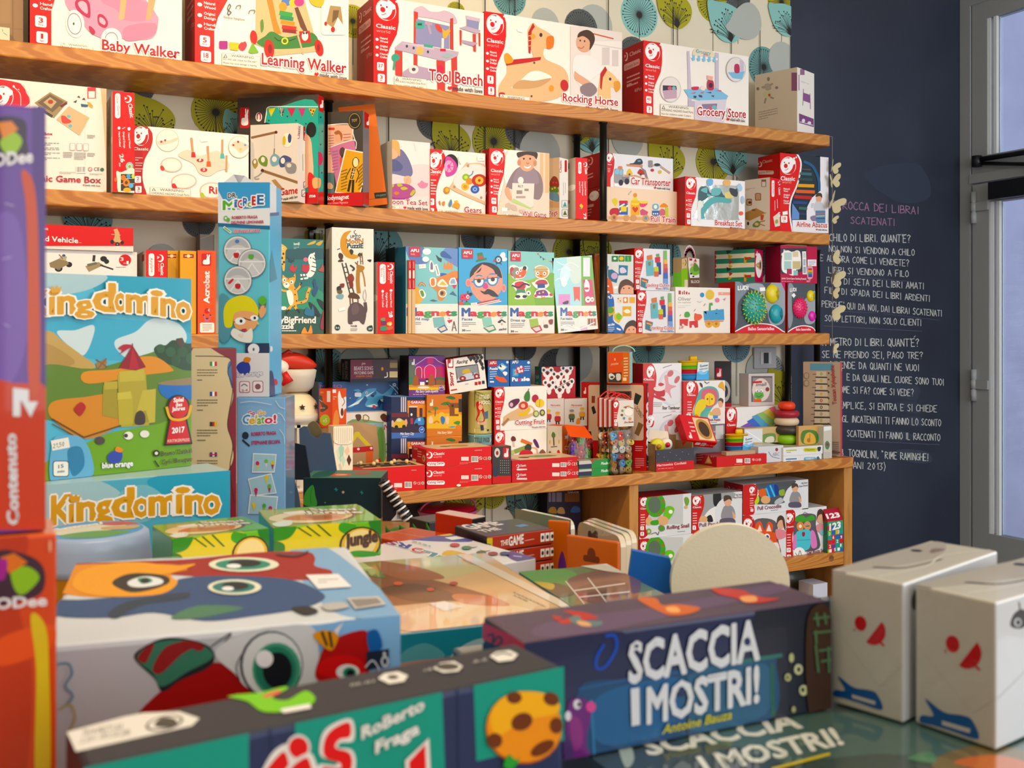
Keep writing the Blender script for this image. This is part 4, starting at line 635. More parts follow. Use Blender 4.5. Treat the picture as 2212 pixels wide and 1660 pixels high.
m=MB();F2=Face(m,Fp.O+Fp.N*.0016,Fp.U,Fp.V,Fp.W,Fp.H);F2.d(B4,'s 3a5a62 1000,540 1060,530 1090,580 1160,540 1200,600 1300,540 1300,560 1200,640 1100,600 1030,640 990,640\ns 6ab0b4 1010,560 1060,535 1060,600 1090,600 1100,545 1170,545 1160,590 1110,600\ns 5aa4a8 1050,650 1120,610 1240,625 1240,660 1120,660 1040,740 1040,780 1000,780 1000,720\ns d8c87a 1200,580 1265,570 1260,615 1210,620\ns e0e4e2 985,660 1010,640 1030,680 1010,710 1010,790 985,790\ns 2f3a44 1240,540 1300,560 1295,610 1250,590');m.build('printed_tray','varnished_card',pz,b.ctr())
b=fit(1609,1663,383,Z2,YF-.002,.068,{'*':RED,'F':'e2d8cc','T':'e8e0d6'},a=-72,uT=1663,anchor='R')
b.d('F',B4,'''r 8a6a64 1492,472 1530,530\nr e8e0d6 1497,490 1525,526\nm b06a64 1365,550 1440,540 2 4\nr 8a6a50 1372,625 1418,680 10\nr c8a078 1378,632 1412,674 8\ne 4a2a20 1400,655 12,10\nr 8a6a50 1442,580 1490,640 10\nr c89c74 1448,586 1484,634 8\np b4884e 1365,735 1450,700 1530,740 1400,800 1365,790\ne 6a4a30 1430,715 16,6\ns 7a8a4a 1425,830 1460,800 1485,820 1470,850 1430,850\ne d8c8a0 1455,828 16,12\nl b4884e 9 1480,810 1520,800\nl b4884e 8 1475,825 1520,840\ne 4a3a2c 1387,822 9,14\np c85a3c 1485,755 1515,755 1505,795 1488,795\nl d8b06a 5 1500,750 1530,735''')
b.d('R',B4,'''r f4eeea 1574,478 1596,610 10\nt b02a30 1580,500 1582,590 14 iv|Kitchen\nY fff d5272b 1636,500 13,18\nt fff 1628,535 1630,595 16 bv|Classic\nl f4d0c8 4 1598,640 1600,720\nl f4d0c8 4 1618,630 1620,700\np e4dcc8 1585,770 1635,730 1640,840 1600,850\ns 9aa85a 1600,800 1620,790 1625,815 1605,825\nt fff 1626,735 1630,770 14 xv|19''')
b.done('toy_box','white and red box end picturing a wooden cooking set, before the abacus box','box',group=GM)
b=fit(1685,1789,330,Z2,YF+.03,.115,{**CW,'F':'232f3c','L':'c9222a','T':'d8d4d4'})
b.d('F',B4,'''s d5272b 1600,240 1770,262 1802,330 1795,420 1770,520 1720,640 1715,760 1735,890 1600,890\nc fff 12 1772,262 1806,330 1800,420 1775,520 1726,640 1720,760 1740,885
A d5272b 1706,362 62,72\ne fff 1752,304 8,9\nt fff 1645,478 1758,482 34 b|Classic\nt f0a8a0 1655,502 1728,504 24 n|world\nt fff 1668,552 1716,554 14 b|Natural\nt fff 1668,570 1702,571 14 b|Wood\nt fff 1668,600 1716,602 14 b|Original\nt fff 1668,618 1708,619 14 b|Design\nt fff 1668,648 1706,650 14 b|Hand\nt fff 1668,666 1716,668 14 b|Crafted\np fff 1658,730 1698,722 1700,750 1660,756\nN d5272b 1672,788 50|18;Mon+
r eceaf0 1958,200 2040,900\np eceaf0 1735,795 1850,795 1850,700 1890,620 1960,560 2040,560 2040,900 1740,900\nc 2a5a80 22 1830,330 1900,370 1945,470 1950,560
l 555 8 1810,390 1880,395\nl 3a6a70 22 1800,425 1885,430\nl 2a4a44 22 1790,470 1890,475\nl d8a02e 26 1785,520 1905,524\nl d8642e 26 1768,566 1910,572\nl b83030 26 1755,610 1885,618\nl 2a4a80 22 1745,655 1850,660\nl 3a6a60 22 1790,700 1850,705\nl 2a3a60 22 1790,745 1840,750
p 6a90c8 1730,790 1735,660 1790,740 1790,790
s dba88a 1925,610 1950,590 1970,620 1955,660 1930,655\ns 4a3a30 1920,610 1935,580 1968,585 1972,620 1955,605\ns c8ccd4 1915,660 1960,650 1990,690 1985,740 1915,730\nr 5a84a8 1920,720 1998,820\nl d8643c 6 1925,745 1992,742\nl d8d0a0 6 1925,765 1992,762\nl 2a3a60 6 1925,785 1992,782\ns 8a7a9a 1880,770 1920,760 1920,800 1890,800\nm 999 1885,670 1905,665 3 6
t b8232c 1768,848 2012,856 44 bofff:.06|Airline Abacus\nH 444 1922,878 2012,882 14''')
b.d('L',B4,'Y f4d8d4 c9222a 1480,352 18,22\nt f4d8d4 1500,345 1580,328 26|Classic\nr f4d8d4 1458,400 1592,432 14\nt a8242c 1470,430 1580,408 20 i|Airline Abacus')
b.done('toy_box','toy box with a window on coloured abacus beads at the end of the second board','box',group=GM)
# third board
C1,C2,C3,C4=(0,460,4.424),(420,370,4.424),(820,480,4.424),(1280,480,4.254)
GC='boxes on the third board';TEA='2b8f93'
b=fit(40,296,545,Z3,YF+.02,.19,{'*':'e8e4de','F':'ebe8e4'},uT=290)
b.d('F',C1,'''e 222 560,530 38,34\ne 666 560,530 22,20\ne 222 660,495 30,26\np 8a7a5c 470,480 560,440 640,460 660,490 560,540 480,520\np b0a488 560,440 600,400 640,420 630,460\ne 3a5a8a 610,408 16,12\nl 8a6a4a 10 565,400 600,440\np 9a8a68 815,510 940,470 990,500 850,565\np 6a6a58 830,490 920,470 930,490 840,515\nl 333 26 900,410 895,460\np 555 960,430 1000,420 1045,470 1010,490\ne 222 990,440 32,26\ne 222 1020,465 22,22\nl 333 14 960,500 1080,540\ne c8262c 1195,452 58,54\nt fff 1150,460 1180,460 36 b|3\nt fff 1182,488 1204,488 16 |in\nt fff 1212,492 1226,492 32 b|1\nm 999 1110,520 1270,520 1 8''')
zz=b.top();b.done('kit_box','white construction kit box with pictures of small vehicles','box',group=GC)
b=fit(10,288,493,zz+.0005,YF+.012,.19,{'*':'e4ded6','F':'cc2024','T':'d8c8c0','R':'b81c20'},uT=287)
b.d('F',C1,'t fff 300,262 745,290 52 b|Road Vehicle\nm e89a94 755,284 795,290 1 8\nt fff 400,160 460,165 26 b|classic\np c8a878 1085,160 1120,150 1140,190 1150,260 1170,270 1130,290 1080,270 1100,210\nl c8a878 8 1065,205 1150,215\ne 222 1072,278 18,20\ne 222 1122,302 20,22\ne 222 1168,285 16,18\ne 888 1122,302 8,8\nr e6dcd4 400,318 1300,380')
b.done('kit_box','red lid-up kit box lying on the white construction kit','box',group=GC)
b=fit(315,361,540,Z3,YF-.004,.2,{'*':'dcd8d2','F':RED})
b.d('F',C1,'r fff 1420,388 1475,605 22\nt b02228 1434,430 1440,570 30 v|Airplane\nY fff d5272b 1532,435 32,36\nt fff 1534,480 1536,598 32 bv|Classic\nt f0b0a8 1508,480 1512,560 22 nv|world').d('L','%','r b02a2c 60,4 84,12\nm 777 30,30 60,30 4 2')
b.done('toy_box','red and white box end standing between the kit boxes and the yellow packs','box',group=GC)
for uu,vv,yy,q in((362,385,YF+.04,'yellow card pack half hidden by the red airplane kit'),(389,424,YF+.012,'yellow card pack beside the orange acrobat game')):
 b=fit(uu,vv,541.5,Z3,yy,.15,{'*':'b8860e','F':'d99f16','T':'e0b030'});x=(uu-0)*4.424
 b.d('F',C1,f'r 9c2a1e {x + 30 if uu > 380 else x - 10},395 {x + 130 if uu > 380 else x + 85},432 4\ne e8d8a0 {x + 80 if uu > 380 else x + 40},413 18,16\nl e8d8a0 8 {x + 45 if uu > 380 else x},413 {x + 115 if uu > 380 else x + 80},413');b.done('card_pack',q,'game',group=GC)
b=fit(427,466,541,Z3,YF+.006,.16,{'*':'b84a18','F':'dd5a1c','T':'e06a2c'})
b.d('F',C1,'J c0242e fff 1925,388 2018,508\nt fff 2000,862 2000,560 56 xv|Acrobat\ne c8242e 1980,938 26,26\np f0e8e0 1985,930 2000,915 2002,950\np c86a8a 1945,985 1955,975 1970,1020 1995,1020 2005,975 2015,985 2000,1045 1955,1045\ne 222 1945,978 6,8\ne 222 2010,978 6,8\np 333 1962,1005 1995,1005 1978,1020\nr f4eee4 1910,1050 2048,1145 14\nm a86a5a 1935,1068 2025,1068 5 7')
b.done('game_box','upright orange game box with a white word along its spine','box',group=GC)
b=fit(432,463,506,Z3,YF+.17,.06,{'*':'77746c','F':'8a877e'});b.d('F',C1,'l 555 4 2040,200 2040,380\nl a8a49a 5 1910,250 2040,205');b.done('grey_box','plain grey box behind the orange acrobat game','box',group=GC)
b=fit(590,699,516,Z3,YF+.012,.06,{'*':'17494a','F':'1d6a68','T':'1d5a58','R':'16524f'},uT=640)
b.d('F',C2,'''s 1a4a52 780,760 1240,740 1240,840 780,830\ns 2d8a6a 780,1140 860,1080 960,1150 1080,1100 1240,1180 1240,1400 780,1400\ns 1c4f42 790,1370 900,1330 1050,1320 1240,1390 1240,1580 780,1580
s e8b03a 815,710 850,705 885,740 870,770 865,900 860,950 845,950 835,900 815,900\ne 222 850,790 10,12\ne 222 838,830 10,13\ne 222 855,870 11,12\ne 222 840,890 9,9\ne f8f4ec 846,738 9,11\ne 222 848,738 4,6
t e8f0ec 950,708 1005,704 26 b|londji\nm a8c8c4 950,728 1000,726 2 6\ns c8a83a 1075,705 1110,680 1160,665 1140,695\ns c89a2e 1160,700 1190,675 1228,665 1200,710
s f4efe6 1085,840 1110,790 1140,800 1155,850 1160,940 1120,1010 1070,1000 1100,930\np f4efe6 1010,985 1100,980 1100,1000 1015,1005\np f4efe6 1010,1025 1090,1010 1085,1030 1015,1040\ne d86a7a 1062,845 22,20\ne f8f4ec 1108,828 14,16\ne 222 1110,828 6,8\np f4efe6 1120,790 1150,775 1150,800\nl 222 8 1130,830 1158,850\nl 222 8 1130,870 1165,880\nl 222 8 1120,910 1165,920\nl 222 8 1115,950 1155,965\nl 222 8 1030,985 1035,1005\nl 222 8 1060,982 1065,1002\nl 222 8 1040,1022 1045,1040\np b82a3a 1030,890 1065,900 1100,890 1095,955 1060,970 1025,955
s b8303a 905,930 940,890 950,925 975,900 970,945 940,965\np 1a3a52 890,860 920,840 960,860 925,875\ns 15383c 885,820 920,850 925,830 930,850 960,830 935,870 915,870
s e2a432 840,1010 845,990 880,1020 935,1015 960,980 965,1040 950,1090 975,1140 990,1220 975,1290 1000,1330 960,1320 940,1290 905,1330 880,1320 915,1270 895,1180 900,1130 850,1100 835,1050\nc e2a432 26 980,1260 1060,1240 1080,1170 1100,1120\nc e2a432 20 890,1150 840,1140 820,1120\nc e2a432 20 970,1140 1000,1110 1015,1075\ns f6f0e4 880,1150 920,1140 945,1200 940,1270 910,1280 890,1220\ns f6f0e4 850,1075 885,1060 910,1085 890,1115 860,1110\ne f8f4ec 858,1040 17,18\ne f8f4ec 928,1060 17,18\ne 222 860,1042 7,8\ne 222 925,1062 7,8\np 333 865,1075 890,1075 878,1088
e 222 950,1010 6,6\ne 222 895,1030 5,6\ne 222 960,1180 7,7\ne 222 975,1240 7,7\ne 222 955,1290 6,7\ne 222 1020,1255 7,6\ne 222 1065,1220 6,7\ne 222 960,1130 6,6\ne 222 1085,1160 6,7\nc 222 14 880,1365 890,1335 905,1325\nc 222 14 1005,1355 995,1330 975,1320\nc 222 14 1010,1090 1018,1075 1022,1065
s 1f4a72 1140,1200 1120,1150 1140,1110 1130,1060 1150,1030 1165,1090 1180,1120 1160,1180\ns 8a2a34 1200,1500 1215,1400 1235,1320 1245,1500\ns 161e22 1090,1250 1150,1290 1200,1370 1180,1390 1120,1330\ns 161e22 1170,1220 1240,1260 1240,1330 1200,1290\ns 2a6a8a 1050,1370 1070,1300 1110,1330 1130,1290 1140,1380\ns d8902e 1020,1560 1050,1490 1080,1540 1110,1470 1120,1560\ns a84a3a 1180,950 1200,930 1225,890 1235,960\ns 8ab03a 780,1540 800,1520 820,1570\ne f0e8e0 850,1310 30,18
t f4efe6 760,1450 1155,1452 64 x|MyBigFriend\nt f4efe6 765,1508 942,1506 50 x|Puzzle\nm f4efe6 835,1526 1000,1526 1 12''')
b.done('puzzle_box','dark green puzzle box with a leopard and a reading zebra','box','varnished_card',GC)
m=MB();q=onY(683,HV,YF+.15);m.bx(q.x-.014,q.x+.014,YF+.13,YF+.17,Z3,zat(686,495,YF+.1));tag(m.build('plastic_case','clear_plastic',None,(q.x,q.y,Z3)),'small clear plastic case standing behind the leopard puzzle','case',GC)
b=fit(717,807,491,Z3,YF+.008,.06,{'*':'d8d2c8','F':'e9e4db'})
b.d('F',C2,'''s c8923a 1500,570 1430,590 1395,660 1400,750 1450,820 1530,840 1600,800 1540,800 1480,760 1450,690 1460,620\nt 23383c 1490,640 1590,636 28 x|UP TO\nt 23383c 1525,660 1570,660 20 x|THE\nt b07a34 1450,695 1612,690 50 x|MooN\nt 23383c 1462,735 1612,735 46 x|PuzzlE\nc 23383c 6 1540,565 1525,580 1535,600 1550,598\nl 23383c 6 1540,600 1540,655
c 3a3a34 8 1365,750 1390,740\ns 4a3a30 1375,800 1390,780 1420,800 1415,840 1385,835\ns 4a3a30 1370,860 1400,840 1425,860 1390,870\ns 3a3a34 1480,760 1500,745 1520,770 1500,800\ns 3a3a34 1560,800 1580,780 1605,800 1580,815\ns 2a2a2a 1650,850 1690,845 1680,870
l 33403a 12 1410,880 1490,1190\nl 33403a 12 1445,880 1525,1170\nl 33403a 9 1420,920 1455,915\nl 33403a 9 1432,970 1470,965\nl 33403a 9 1445,1020 1482,1015\nl 33403a 9 1457,1070 1495,1065\nl 33403a 9 1470,1120 1508,1115\nc 33403a 16 1490,900 1525,930 1510,950\nl 6a5230 8 1580,780 1590,890\nl 6a5230 8 1600,780 1610,890\nl 6a5230 5 1582,820 1606,820\nl 6a5230 5 1586,860 1608,860
c a87a34 36 1570,1160 1560,1050 1565,950\ns a87a34 1550,900 1590,900 1625,920 1600,960 1560,960\nl 6a5230 8 1560,900 1535,870\nl 6a5230 8 1555,890 1560,860\nc a87a34 12 1600,940 1620,1020 1630,1100\ns 8a3a2c 1460,1010 1500,980 1525,1020 1510,1060 1470,1050\ns 7a3228 1475,1050 1510,1050 1515,1110 1485,1110\ns 5a3a26 1470,1190 1500,1160 1560,1180 1575,1220 1480,1210\nl 5a3a26 10 1485,1200 1490,1290\nl 5a3a26 10 1560,1210 1565,1290\nl 5a3a26 10 1510,1200 1515,1290
s 5a4a4c 1465,1380 1470,1310 1510,1260 1560,1255 1610,1290 1640,1360 1620,1460 1590,1450 1570,1430 1510,1440 1510,1460 1470,1455\ns 6a585a 1500,1300 1540,1260 1570,1300 1560,1360 1510,1370\nc 5a4a4c 30 1610,1380 1635,1330 1630,1260\nc 9aa0a0 5 1630,1250 1610,1200 1620,1140\nc 9aa0a0 5 1630,1250 1640,1190 1630,1130\ns 7a3a30 1390,1080 1430,1075 1425,1110 1395,1110\ns 33302c 1360,1110 1395,1100 1400,1150 1365,1150\ns 6a5a34 1365,1140 1410,1140 1405,1170 1370,1168\ns 7aa8b4 1355,1190 1390,1175 1425,1185 1410,1220 1365,1215
p fbf8f2 1375,1315 1435,1300 1440,1325 1380,1342\ne 24403c 1365,1495 26,28\nt fff 1348,1505 1382,1505 18 b|3-6\ns 24403c 1650,1490 1695,1475 1698,1525 1655,1525\nt fff 1660,1516 1690,1514 18 b|24\nt 333 1495,1485 1550,1485 14 x|londji\nm 666 1490,1505 1555,1505 3 5''')
b.done('puzzle_box','tall cream puzzle box with a crescent moon and an animal tower','box',group=GC)
b=fit(815,852,566,Z3,YF+.004,.2,{'*':'c8bfb4','F':RED})
b.d('F',C2,'Y fff d5272b 1872,915 30,30\nt fff 1868,955 1870,1075 30 bv|Classic\nt f0b0a8 1846,960 1848,1040 20 nv|world\nr fff 1770,888 1828,1078 24\nt b02228 1802,908 1804,1060 22 v|Geometric\nt b02228 1780,930 1782,1010 20 v|Bricks\nt fff 1868,1160 1872,1300 18 bv|Natural Wood\nt fff 1828,1160 1832,1305 18 bv|Original Design\nt fff 1790,1170 1794,1300 18 bv|Hand Crafted\ne fff 1878,1140 14,12\ne fff 1798,1148 12,14\nt fff 1852,1345 1862,1400 36 xv|28\ns 6a9a6a 1780,1410 1815,1400 1820,1430 1785,1430\ns 6a3a6a 1785,1440 1830,1435 1830,1465 1790,1470\ns d8b84a 1840,1450 1880,1440 1885,1470 1845,1475\ns 4a8a6a 1775,1490 1830,1480 1835,1520 1780,1525\ns c8643a 1840,1490 1890,1480 1890,1510 1845,1520\ne e8d8b0 1870,1465 12,14').d('L','%','m 999 40,10 60,10 20 1\ne f4efe6 88,50 14,5')
b.done('toy_box','red brick set box standing end-on beside the moon puzzle','box',group=GC)
b=fit(853,880,534,Z3,YF+.12,.08,{'*':'22332d','F':'2b3f38'});b.d('F',C3,'m 5a7a6c 145,270 180,270 6 10\nm 5a7a6c 200,270 240,270 6 10');b.done('game_box','dark green box standing behind the red-headed wooden packs','box',group=GC)
for i,(u0,u1)in enumerate(((882,889),(890,897))):
 b=fit(u0,u1,625,Z3,YF+.002,.05,{'*':'c89c6c','F':'d8b68a'});o=b.done('wooden_puzzle_pack',f'slim wooden puzzle pack with a red header, {"touching the map magnets" if i else "second from the map magnets"}','puzzle',group='slim wooden puzzle packs')
 z0=b.top();bb=fit(u0,u1,562,z0,YF+.002,.05,{'*':'9c5a4c','F':'d0242c'});x=(u0-820)*4.424
 bb.d('F',C3,f'r f8e8e0 {x + 8},460 {x + 24},540 8\nl f0c0b8 6 {x + 15},380 {x + 17},440\nl f0c0b8 6 {x + 15},560 {x + 17},630');bb.done('header_card',None,None,parent=o)
MG=('2f5aa0','c8303a','3f9a4a','c8303a','e0902e','c8303a','2f8a5a')
def magnets(b,x0,x1,top,y,y2,head,extra):
 F=b.f('F');F.d(C3,f'r ebe6dd {x0 - 60},{top} {x1 + 40},1100');L='Magnets';xs=(0,.19,.345,.50,.645,.775,.885,1)
 for i,ch in enumerate(L):
  W=x1-x0;h=66 if i==0 else 52;dy=(0,0,22,0,-6,0,0)[i];hh=(78,50,50,50,50,60,50)[i]
  if i==2:hh=50
  F.d(C3,f't {MG[i]} {x0 + W * xs[i]},{y - (-6 if ch == "e" else 0) + (0)} {x0 + W * xs[i + 1] - 6},{y} {hh * 1.25 if ch not in "Mt" else hh} X|{ch}')
 F.d(C3,f't 4a6a94 {x0},{y2} {x0 + head[1]},{y2} 26 b|{head[0]}\nm 777 {x0},{y2 + 22} {x0 + 130},{y2 + 22} 3 8\nt 333 {x0},{y2 + 104} {x0 + 30},{y2 + 104} 20 x|30\nm 666 {x0 + 38},{y2 + 98} {x0 + 100},{y2 + 98} 1 9');F.d(C3,extra)
def apli(x,y,w=105,h=92):return f'p b8243a {x},{y} {x + w},{y + 2} {x + w},{y + h} {x},{y + h - 2}\nt fff {x + 14},{y + 46} {x + w - 14},{y + 48} 28 x|APLI\nt f0c8d0 {x + 16},{y + 76} {x + w - 50},{y + 78} 20 |kids'
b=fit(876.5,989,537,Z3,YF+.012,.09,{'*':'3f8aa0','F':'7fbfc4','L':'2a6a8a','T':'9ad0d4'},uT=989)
b.d('F',C3,'''s 5a78b4 250,200 420,240 400,330 470,350 440,400 300,380\ns 6a8ac4 640,240 760,250 760,420 690,400 600,330\ns 3a5ea8 580,490 650,500 640,560 590,540\ns d8823c 490,560 640,500 700,470 760,480 760,580 680,580 640,620 620,720 590,755 560,720 540,640 490,620\ns c8823a 470,600 520,560 600,620 640,680 600,750 560,740 540,660\ns dca83a 330,620 400,660 420,720 380,780 330,780\ns c8385a 690,560 760,540 720,635 700,620
e f4f4f0 450,282 40,30\ne f4f4f0 440,355 32,26\ns 3a5a9a 580,300 610,275 660,310 690,350 620,340 590,330\np 333 535,310 570,340 595,350 590,385 560,370 550,350\ns f4f0ea 475,400 490,365 515,400 525,470 480,470\np 6a6a8a 485,400 497,375 508,400 510,455 485,455\np f4f0ea 520,410 550,400 580,510 545,515\nl 555 7 538,420 560,500\np e08a3a 610,430 620,380 635,420 655,370 670,410 690,380 700,450 610,450
s f4ece0 478,550 500,530 540,545 535,610 490,615\ns d87a3a 490,550 520,540 525,600 495,605\ns f4ece0 555,580 600,545 650,600 640,620 560,615\np e0b03a 565,600 600,560 640,605\np e8ecf0 660,570 680,535 720,530 740,580 735,600 665,600\np 8ab0c8 675,570 690,545 715,545 725,590 675,590\ne f4ece0 600,682 40,40\ne c8842e 600,682 30,30\ne 2a2420 595,680 15,18\nc d84a3a 7 370,610 400,575 440,610\nc e8c84a 7 380,610 400,585 430,610\nc 4aa0c8 7 388,612 402,596 422,612\ns f4f0e6 375,660 410,645 440,690 430,725 400,725\ns 5a8a3a 385,665 410,655 425,700 405,715\np 4a5a6a 475,750 510,740 555,752 520,760\np 3a6a94 665,690 700,660 740,710 700,695\np fbf6ee 372,405 440,400 442,440 376,446\nt 888 385,430 425,425 18 h|E30
'''+apli(282,238));magnets(b,262,738,782,895,938,('World map',210),'''p 7ab4b4 505,915 610,905 630,1000 520,1010\np 3a5a8a 545,1020 620,980 650,1030 585,1060\np d8d0c4 560,1020 615,995 635,1025 585,1045\ns f4f0ea 630,930 660,910 690,935 680,990 645,995\np c8303a 640,940 690,930 690,950 660,970\np b0b0b4 645,930 660,910 675,930\nl 5a4a44 8 690,1040 708,950\nl 5a4a44 8 730,1040 708,950\nl 5a4a44 6 695,1010 725,1010''')
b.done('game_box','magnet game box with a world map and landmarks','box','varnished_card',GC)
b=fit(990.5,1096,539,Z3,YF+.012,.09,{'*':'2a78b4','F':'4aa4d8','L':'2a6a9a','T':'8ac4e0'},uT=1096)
b.d('F',C3,'''p 2f7a44 930,300 980,288 1000,345 1022,340 1025,360 920,385 920,365 938,360\np b84a3a 935,330 988,318 995,345 942,355\ne f4f6f8 1175,325 26,38 20\ne f4f6f8 1190,355 28,20\ne 1c1c20 1135,360 36,38\ne 7ab0d0 1135,360 24,26\ne fff 1137,362 14,16\ne 1c1c20 1137,362 6,9\ne b83a4a 1096,370 12,12\nl 1c1c20 8 1120,390 1115,405\nl 1c1c20 8 1150,392 1165,405
s e09a84 865,520 880,450 960,400 1080,400 1150,450 1175,540 1165,640 1110,720 1020,770 940,740 880,660 862,590\ns 2a2422 862,530 880,450 960,392 1060,392 1140,440 1168,535 1110,500 1080,450 990,410 960,470 900,500\nl e09a84 14 985,408 905,495\ne e09a84 845,580 26,38\ne dc7a84 848,582 16,26\ne e09a84 1185,632 22,40\ne dc7a84 1185,632 12,26
e 3f8ac0 950,565 56,62\ne f4f6f6 950,565 42,48\ne 3f8ac0 1078,550 56,62\ne f4f6f6 1078,550 42,48\nl 3f8ac0 22 1000,560 1028,556\nl 3f8ac0 14 900,570 880,572\nl 3f8ac0 14 1130,535 1145,530\np e09a84 905,520 995,520 993,545 908,552\np e09a84 1036,505 1122,500 1120,530 1036,538\nl 222 7 908,552 993,545\nl 222 7 1036,540 1120,530\ne 3a2a22 948,562 20,20\ne 3a2a22 1080,548 20,20\ns c84a8a 985,620 1000,585 1025,590 1035,625 1010,638
s 2c2826 960,655 1000,665 1030,640 1080,655 1120,690 1132,712 1080,712 1040,690 1000,690\np b04044 930,770 1130,730 1165,755 900,820\np f0e6de 935,785 1140,740 1150,748 925,795\np f0e6de 915,805 1158,752 1165,760 905,815
s d83a5a 770,740 775,700 810,685 850,690 862,730 830,750\ne 222 790,720 7,7\ne 222 812,705 7,7\ne f4f4f0 840,715 14,18\ne 222 842,717 6,9\ne 222 868,690 16,16\nc 222 7 845,690 840,670 845,660\nl 222 9 790,755 785,770\nl 222 9 830,755 835,765\ns d84a3a 755,770 780,755 800,785 755,800\ns 3f9a4a 800,790 840,762 880,795\np f8f2ea 868,775 928,768 930,798 874,808\nt 777 880,795 918,788 16 h|E28
'''+apli(785,258));magnets(b,785,1212,795,898,940,('Faces',98),'''p 8ac4b4 975,915 1060,905 1075,985 990,1000\np 3f8a5a 985,1010 1085,980 1112,1030 1040,1058\np d8d4cc 1000,1010 1080,992 1095,1022 1042,1040\ns 222 1125,955 1160,930 1180,940 1205,960 1185,958 1165,945 1145,965\ne c8a0a0 1165,975 10,10\nl 333 4 1150,920 1175,912\nt 444 1135,1038 1208,1030 24 ib|stachus''')
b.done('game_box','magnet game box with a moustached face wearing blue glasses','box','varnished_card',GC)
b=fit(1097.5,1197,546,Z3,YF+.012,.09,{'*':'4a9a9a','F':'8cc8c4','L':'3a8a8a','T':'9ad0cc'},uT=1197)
b.d('F',C3,'''s 8ab83a 1200,520 1300,510 1400,560 1680,500 1680,820 1200,820\ns 7aac34 1500,560 1680,500 1680,820 1500,820\nc 6a8a7a 4 1505,300 1570,350 1660,390\np b84a3a 1505,298 1525,300 1512,316\np 2f4a6a 1530,325 1550,335 1535,348\np 3a5a4a 1555,342 1578,352 1562,370\np c8c84a 1590,358 1612,366 1600,382\np b84a3a 1630,368 1655,375 1648,395
s f4efe6 1240,430 1280,410 1340,430 1395,415 1415,440 1400,480 1380,530 1300,550 1250,500\ns 8a8a7c 1255,470 1280,440 1320,435 1340,480 1300,540 1280,530\ns b83a3a 1245,450 1265,430 1285,450 1260,480 1275,520 1250,500\ns d8602a 1300,480 1340,450 1390,450 1400,480 1375,525 1310,535\ne 2a2a2a 1386,440 18,20\ne f4f4f0 1345,460 16,16\ne 222 1348,460 6,7\ne f4f4f0 1315,485 16,18\ne 222 1318,486 6,7\np fff 1328,510 1352,505 1345,525
s f4efe6 1260,600 1300,565 1360,560 1430,590 1440,620 1400,640 1400,700 1410,720 1380,735 1290,735 1310,690 1290,640\ns c8303a 1290,590 1320,570 1370,570 1395,600 1380,640 1310,640\nc 22282c 16 1265,605 1330,625 1380,590 1430,605\np 3f8a5a 1310,642 1385,640 1395,680 1350,675 1300,685\ne 22282c 1320,712 24,15\ne 22282c 1385,712 22,15\ne f0f0ee 1422,680 22,24\ne 222 1422,680 8,9
s f4efe6 1480,440 1490,425 1540,412 1610,440 1620,490 1590,530 1540,545 1490,520\ns dc8a3a 1490,470 1540,460 1600,465 1600,510 1545,535 1495,510\ns c8b488 1480,465 1500,430 1545,418 1590,430 1605,462\nl a89058 7 1485,455 1600,452\ne f4f4f0 1508,490 17,18\ne 222 1510,490 6,8\ne f4f4f0 1574,493 17,18\ne 222 1572,493 6,8\np 333 1532,510 1548,510 1540,520
s f4efe6 1450,580 1480,570 1500,550 1580,545 1610,580 1615,610 1570,640 1500,635 1470,610\ns b83a4a 1485,585 1520,555 1580,555 1605,590 1570,600 1510,600\np 2f4a8a 1505,590 1575,588 1580,630 1508,632\ns f4efe6 1470,710 1500,650 1580,640 1640,690 1650,720 1600,720 1550,725 1500,725\ns 7a3a8a 1500,660 1580,650 1610,700 1560,705 1500,700\ne e0b84a 1525,680 9,9\ne e0b84a 1560,670 9,9\ne c83a4a 1490,705 16,14 -30\ne c83a4a 1635,695 15,13 30\nc dc8a3a 10 1545,705 1555,725 1575,715
'''+apli(1250,285,96,90));magnets(b,1250,1655,798,898,950,('Dress up',138),'''p 9ab84a 1425,930 1505,920 1520,995 1440,1010\np b8304a 1440,1010 1530,985 1552,1035 1490,1062\np d8d0c8 1455,1015 1520,998 1535,1030 1492,1046\ns e8e2d6 1560,950 1590,930 1625,950 1610,975 1570,980\ns 6a4a3a 1565,985 1600,980 1605,1010 1570,1010\ns 8a3a34 1610,940 1650,930 1648,975 1620,975''')
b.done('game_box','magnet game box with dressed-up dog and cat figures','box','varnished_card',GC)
P0=onY(1206,721,YF+.012);th=math.radians(5.5);xx=V((math.cos(th),0,math.sin(th)));zz_=V((-math.sin(th),0,math.cos(th)))
wq=(onY(1292,721,YF+.012).x-P0.x);P0.z=Z3+.0005
b=Box(P0,0,wq,.05,.232,{'*':'6a9a4a','F':'b8d8dc','T':'c890b0'},(xx,V((0,1,0)),zz_))
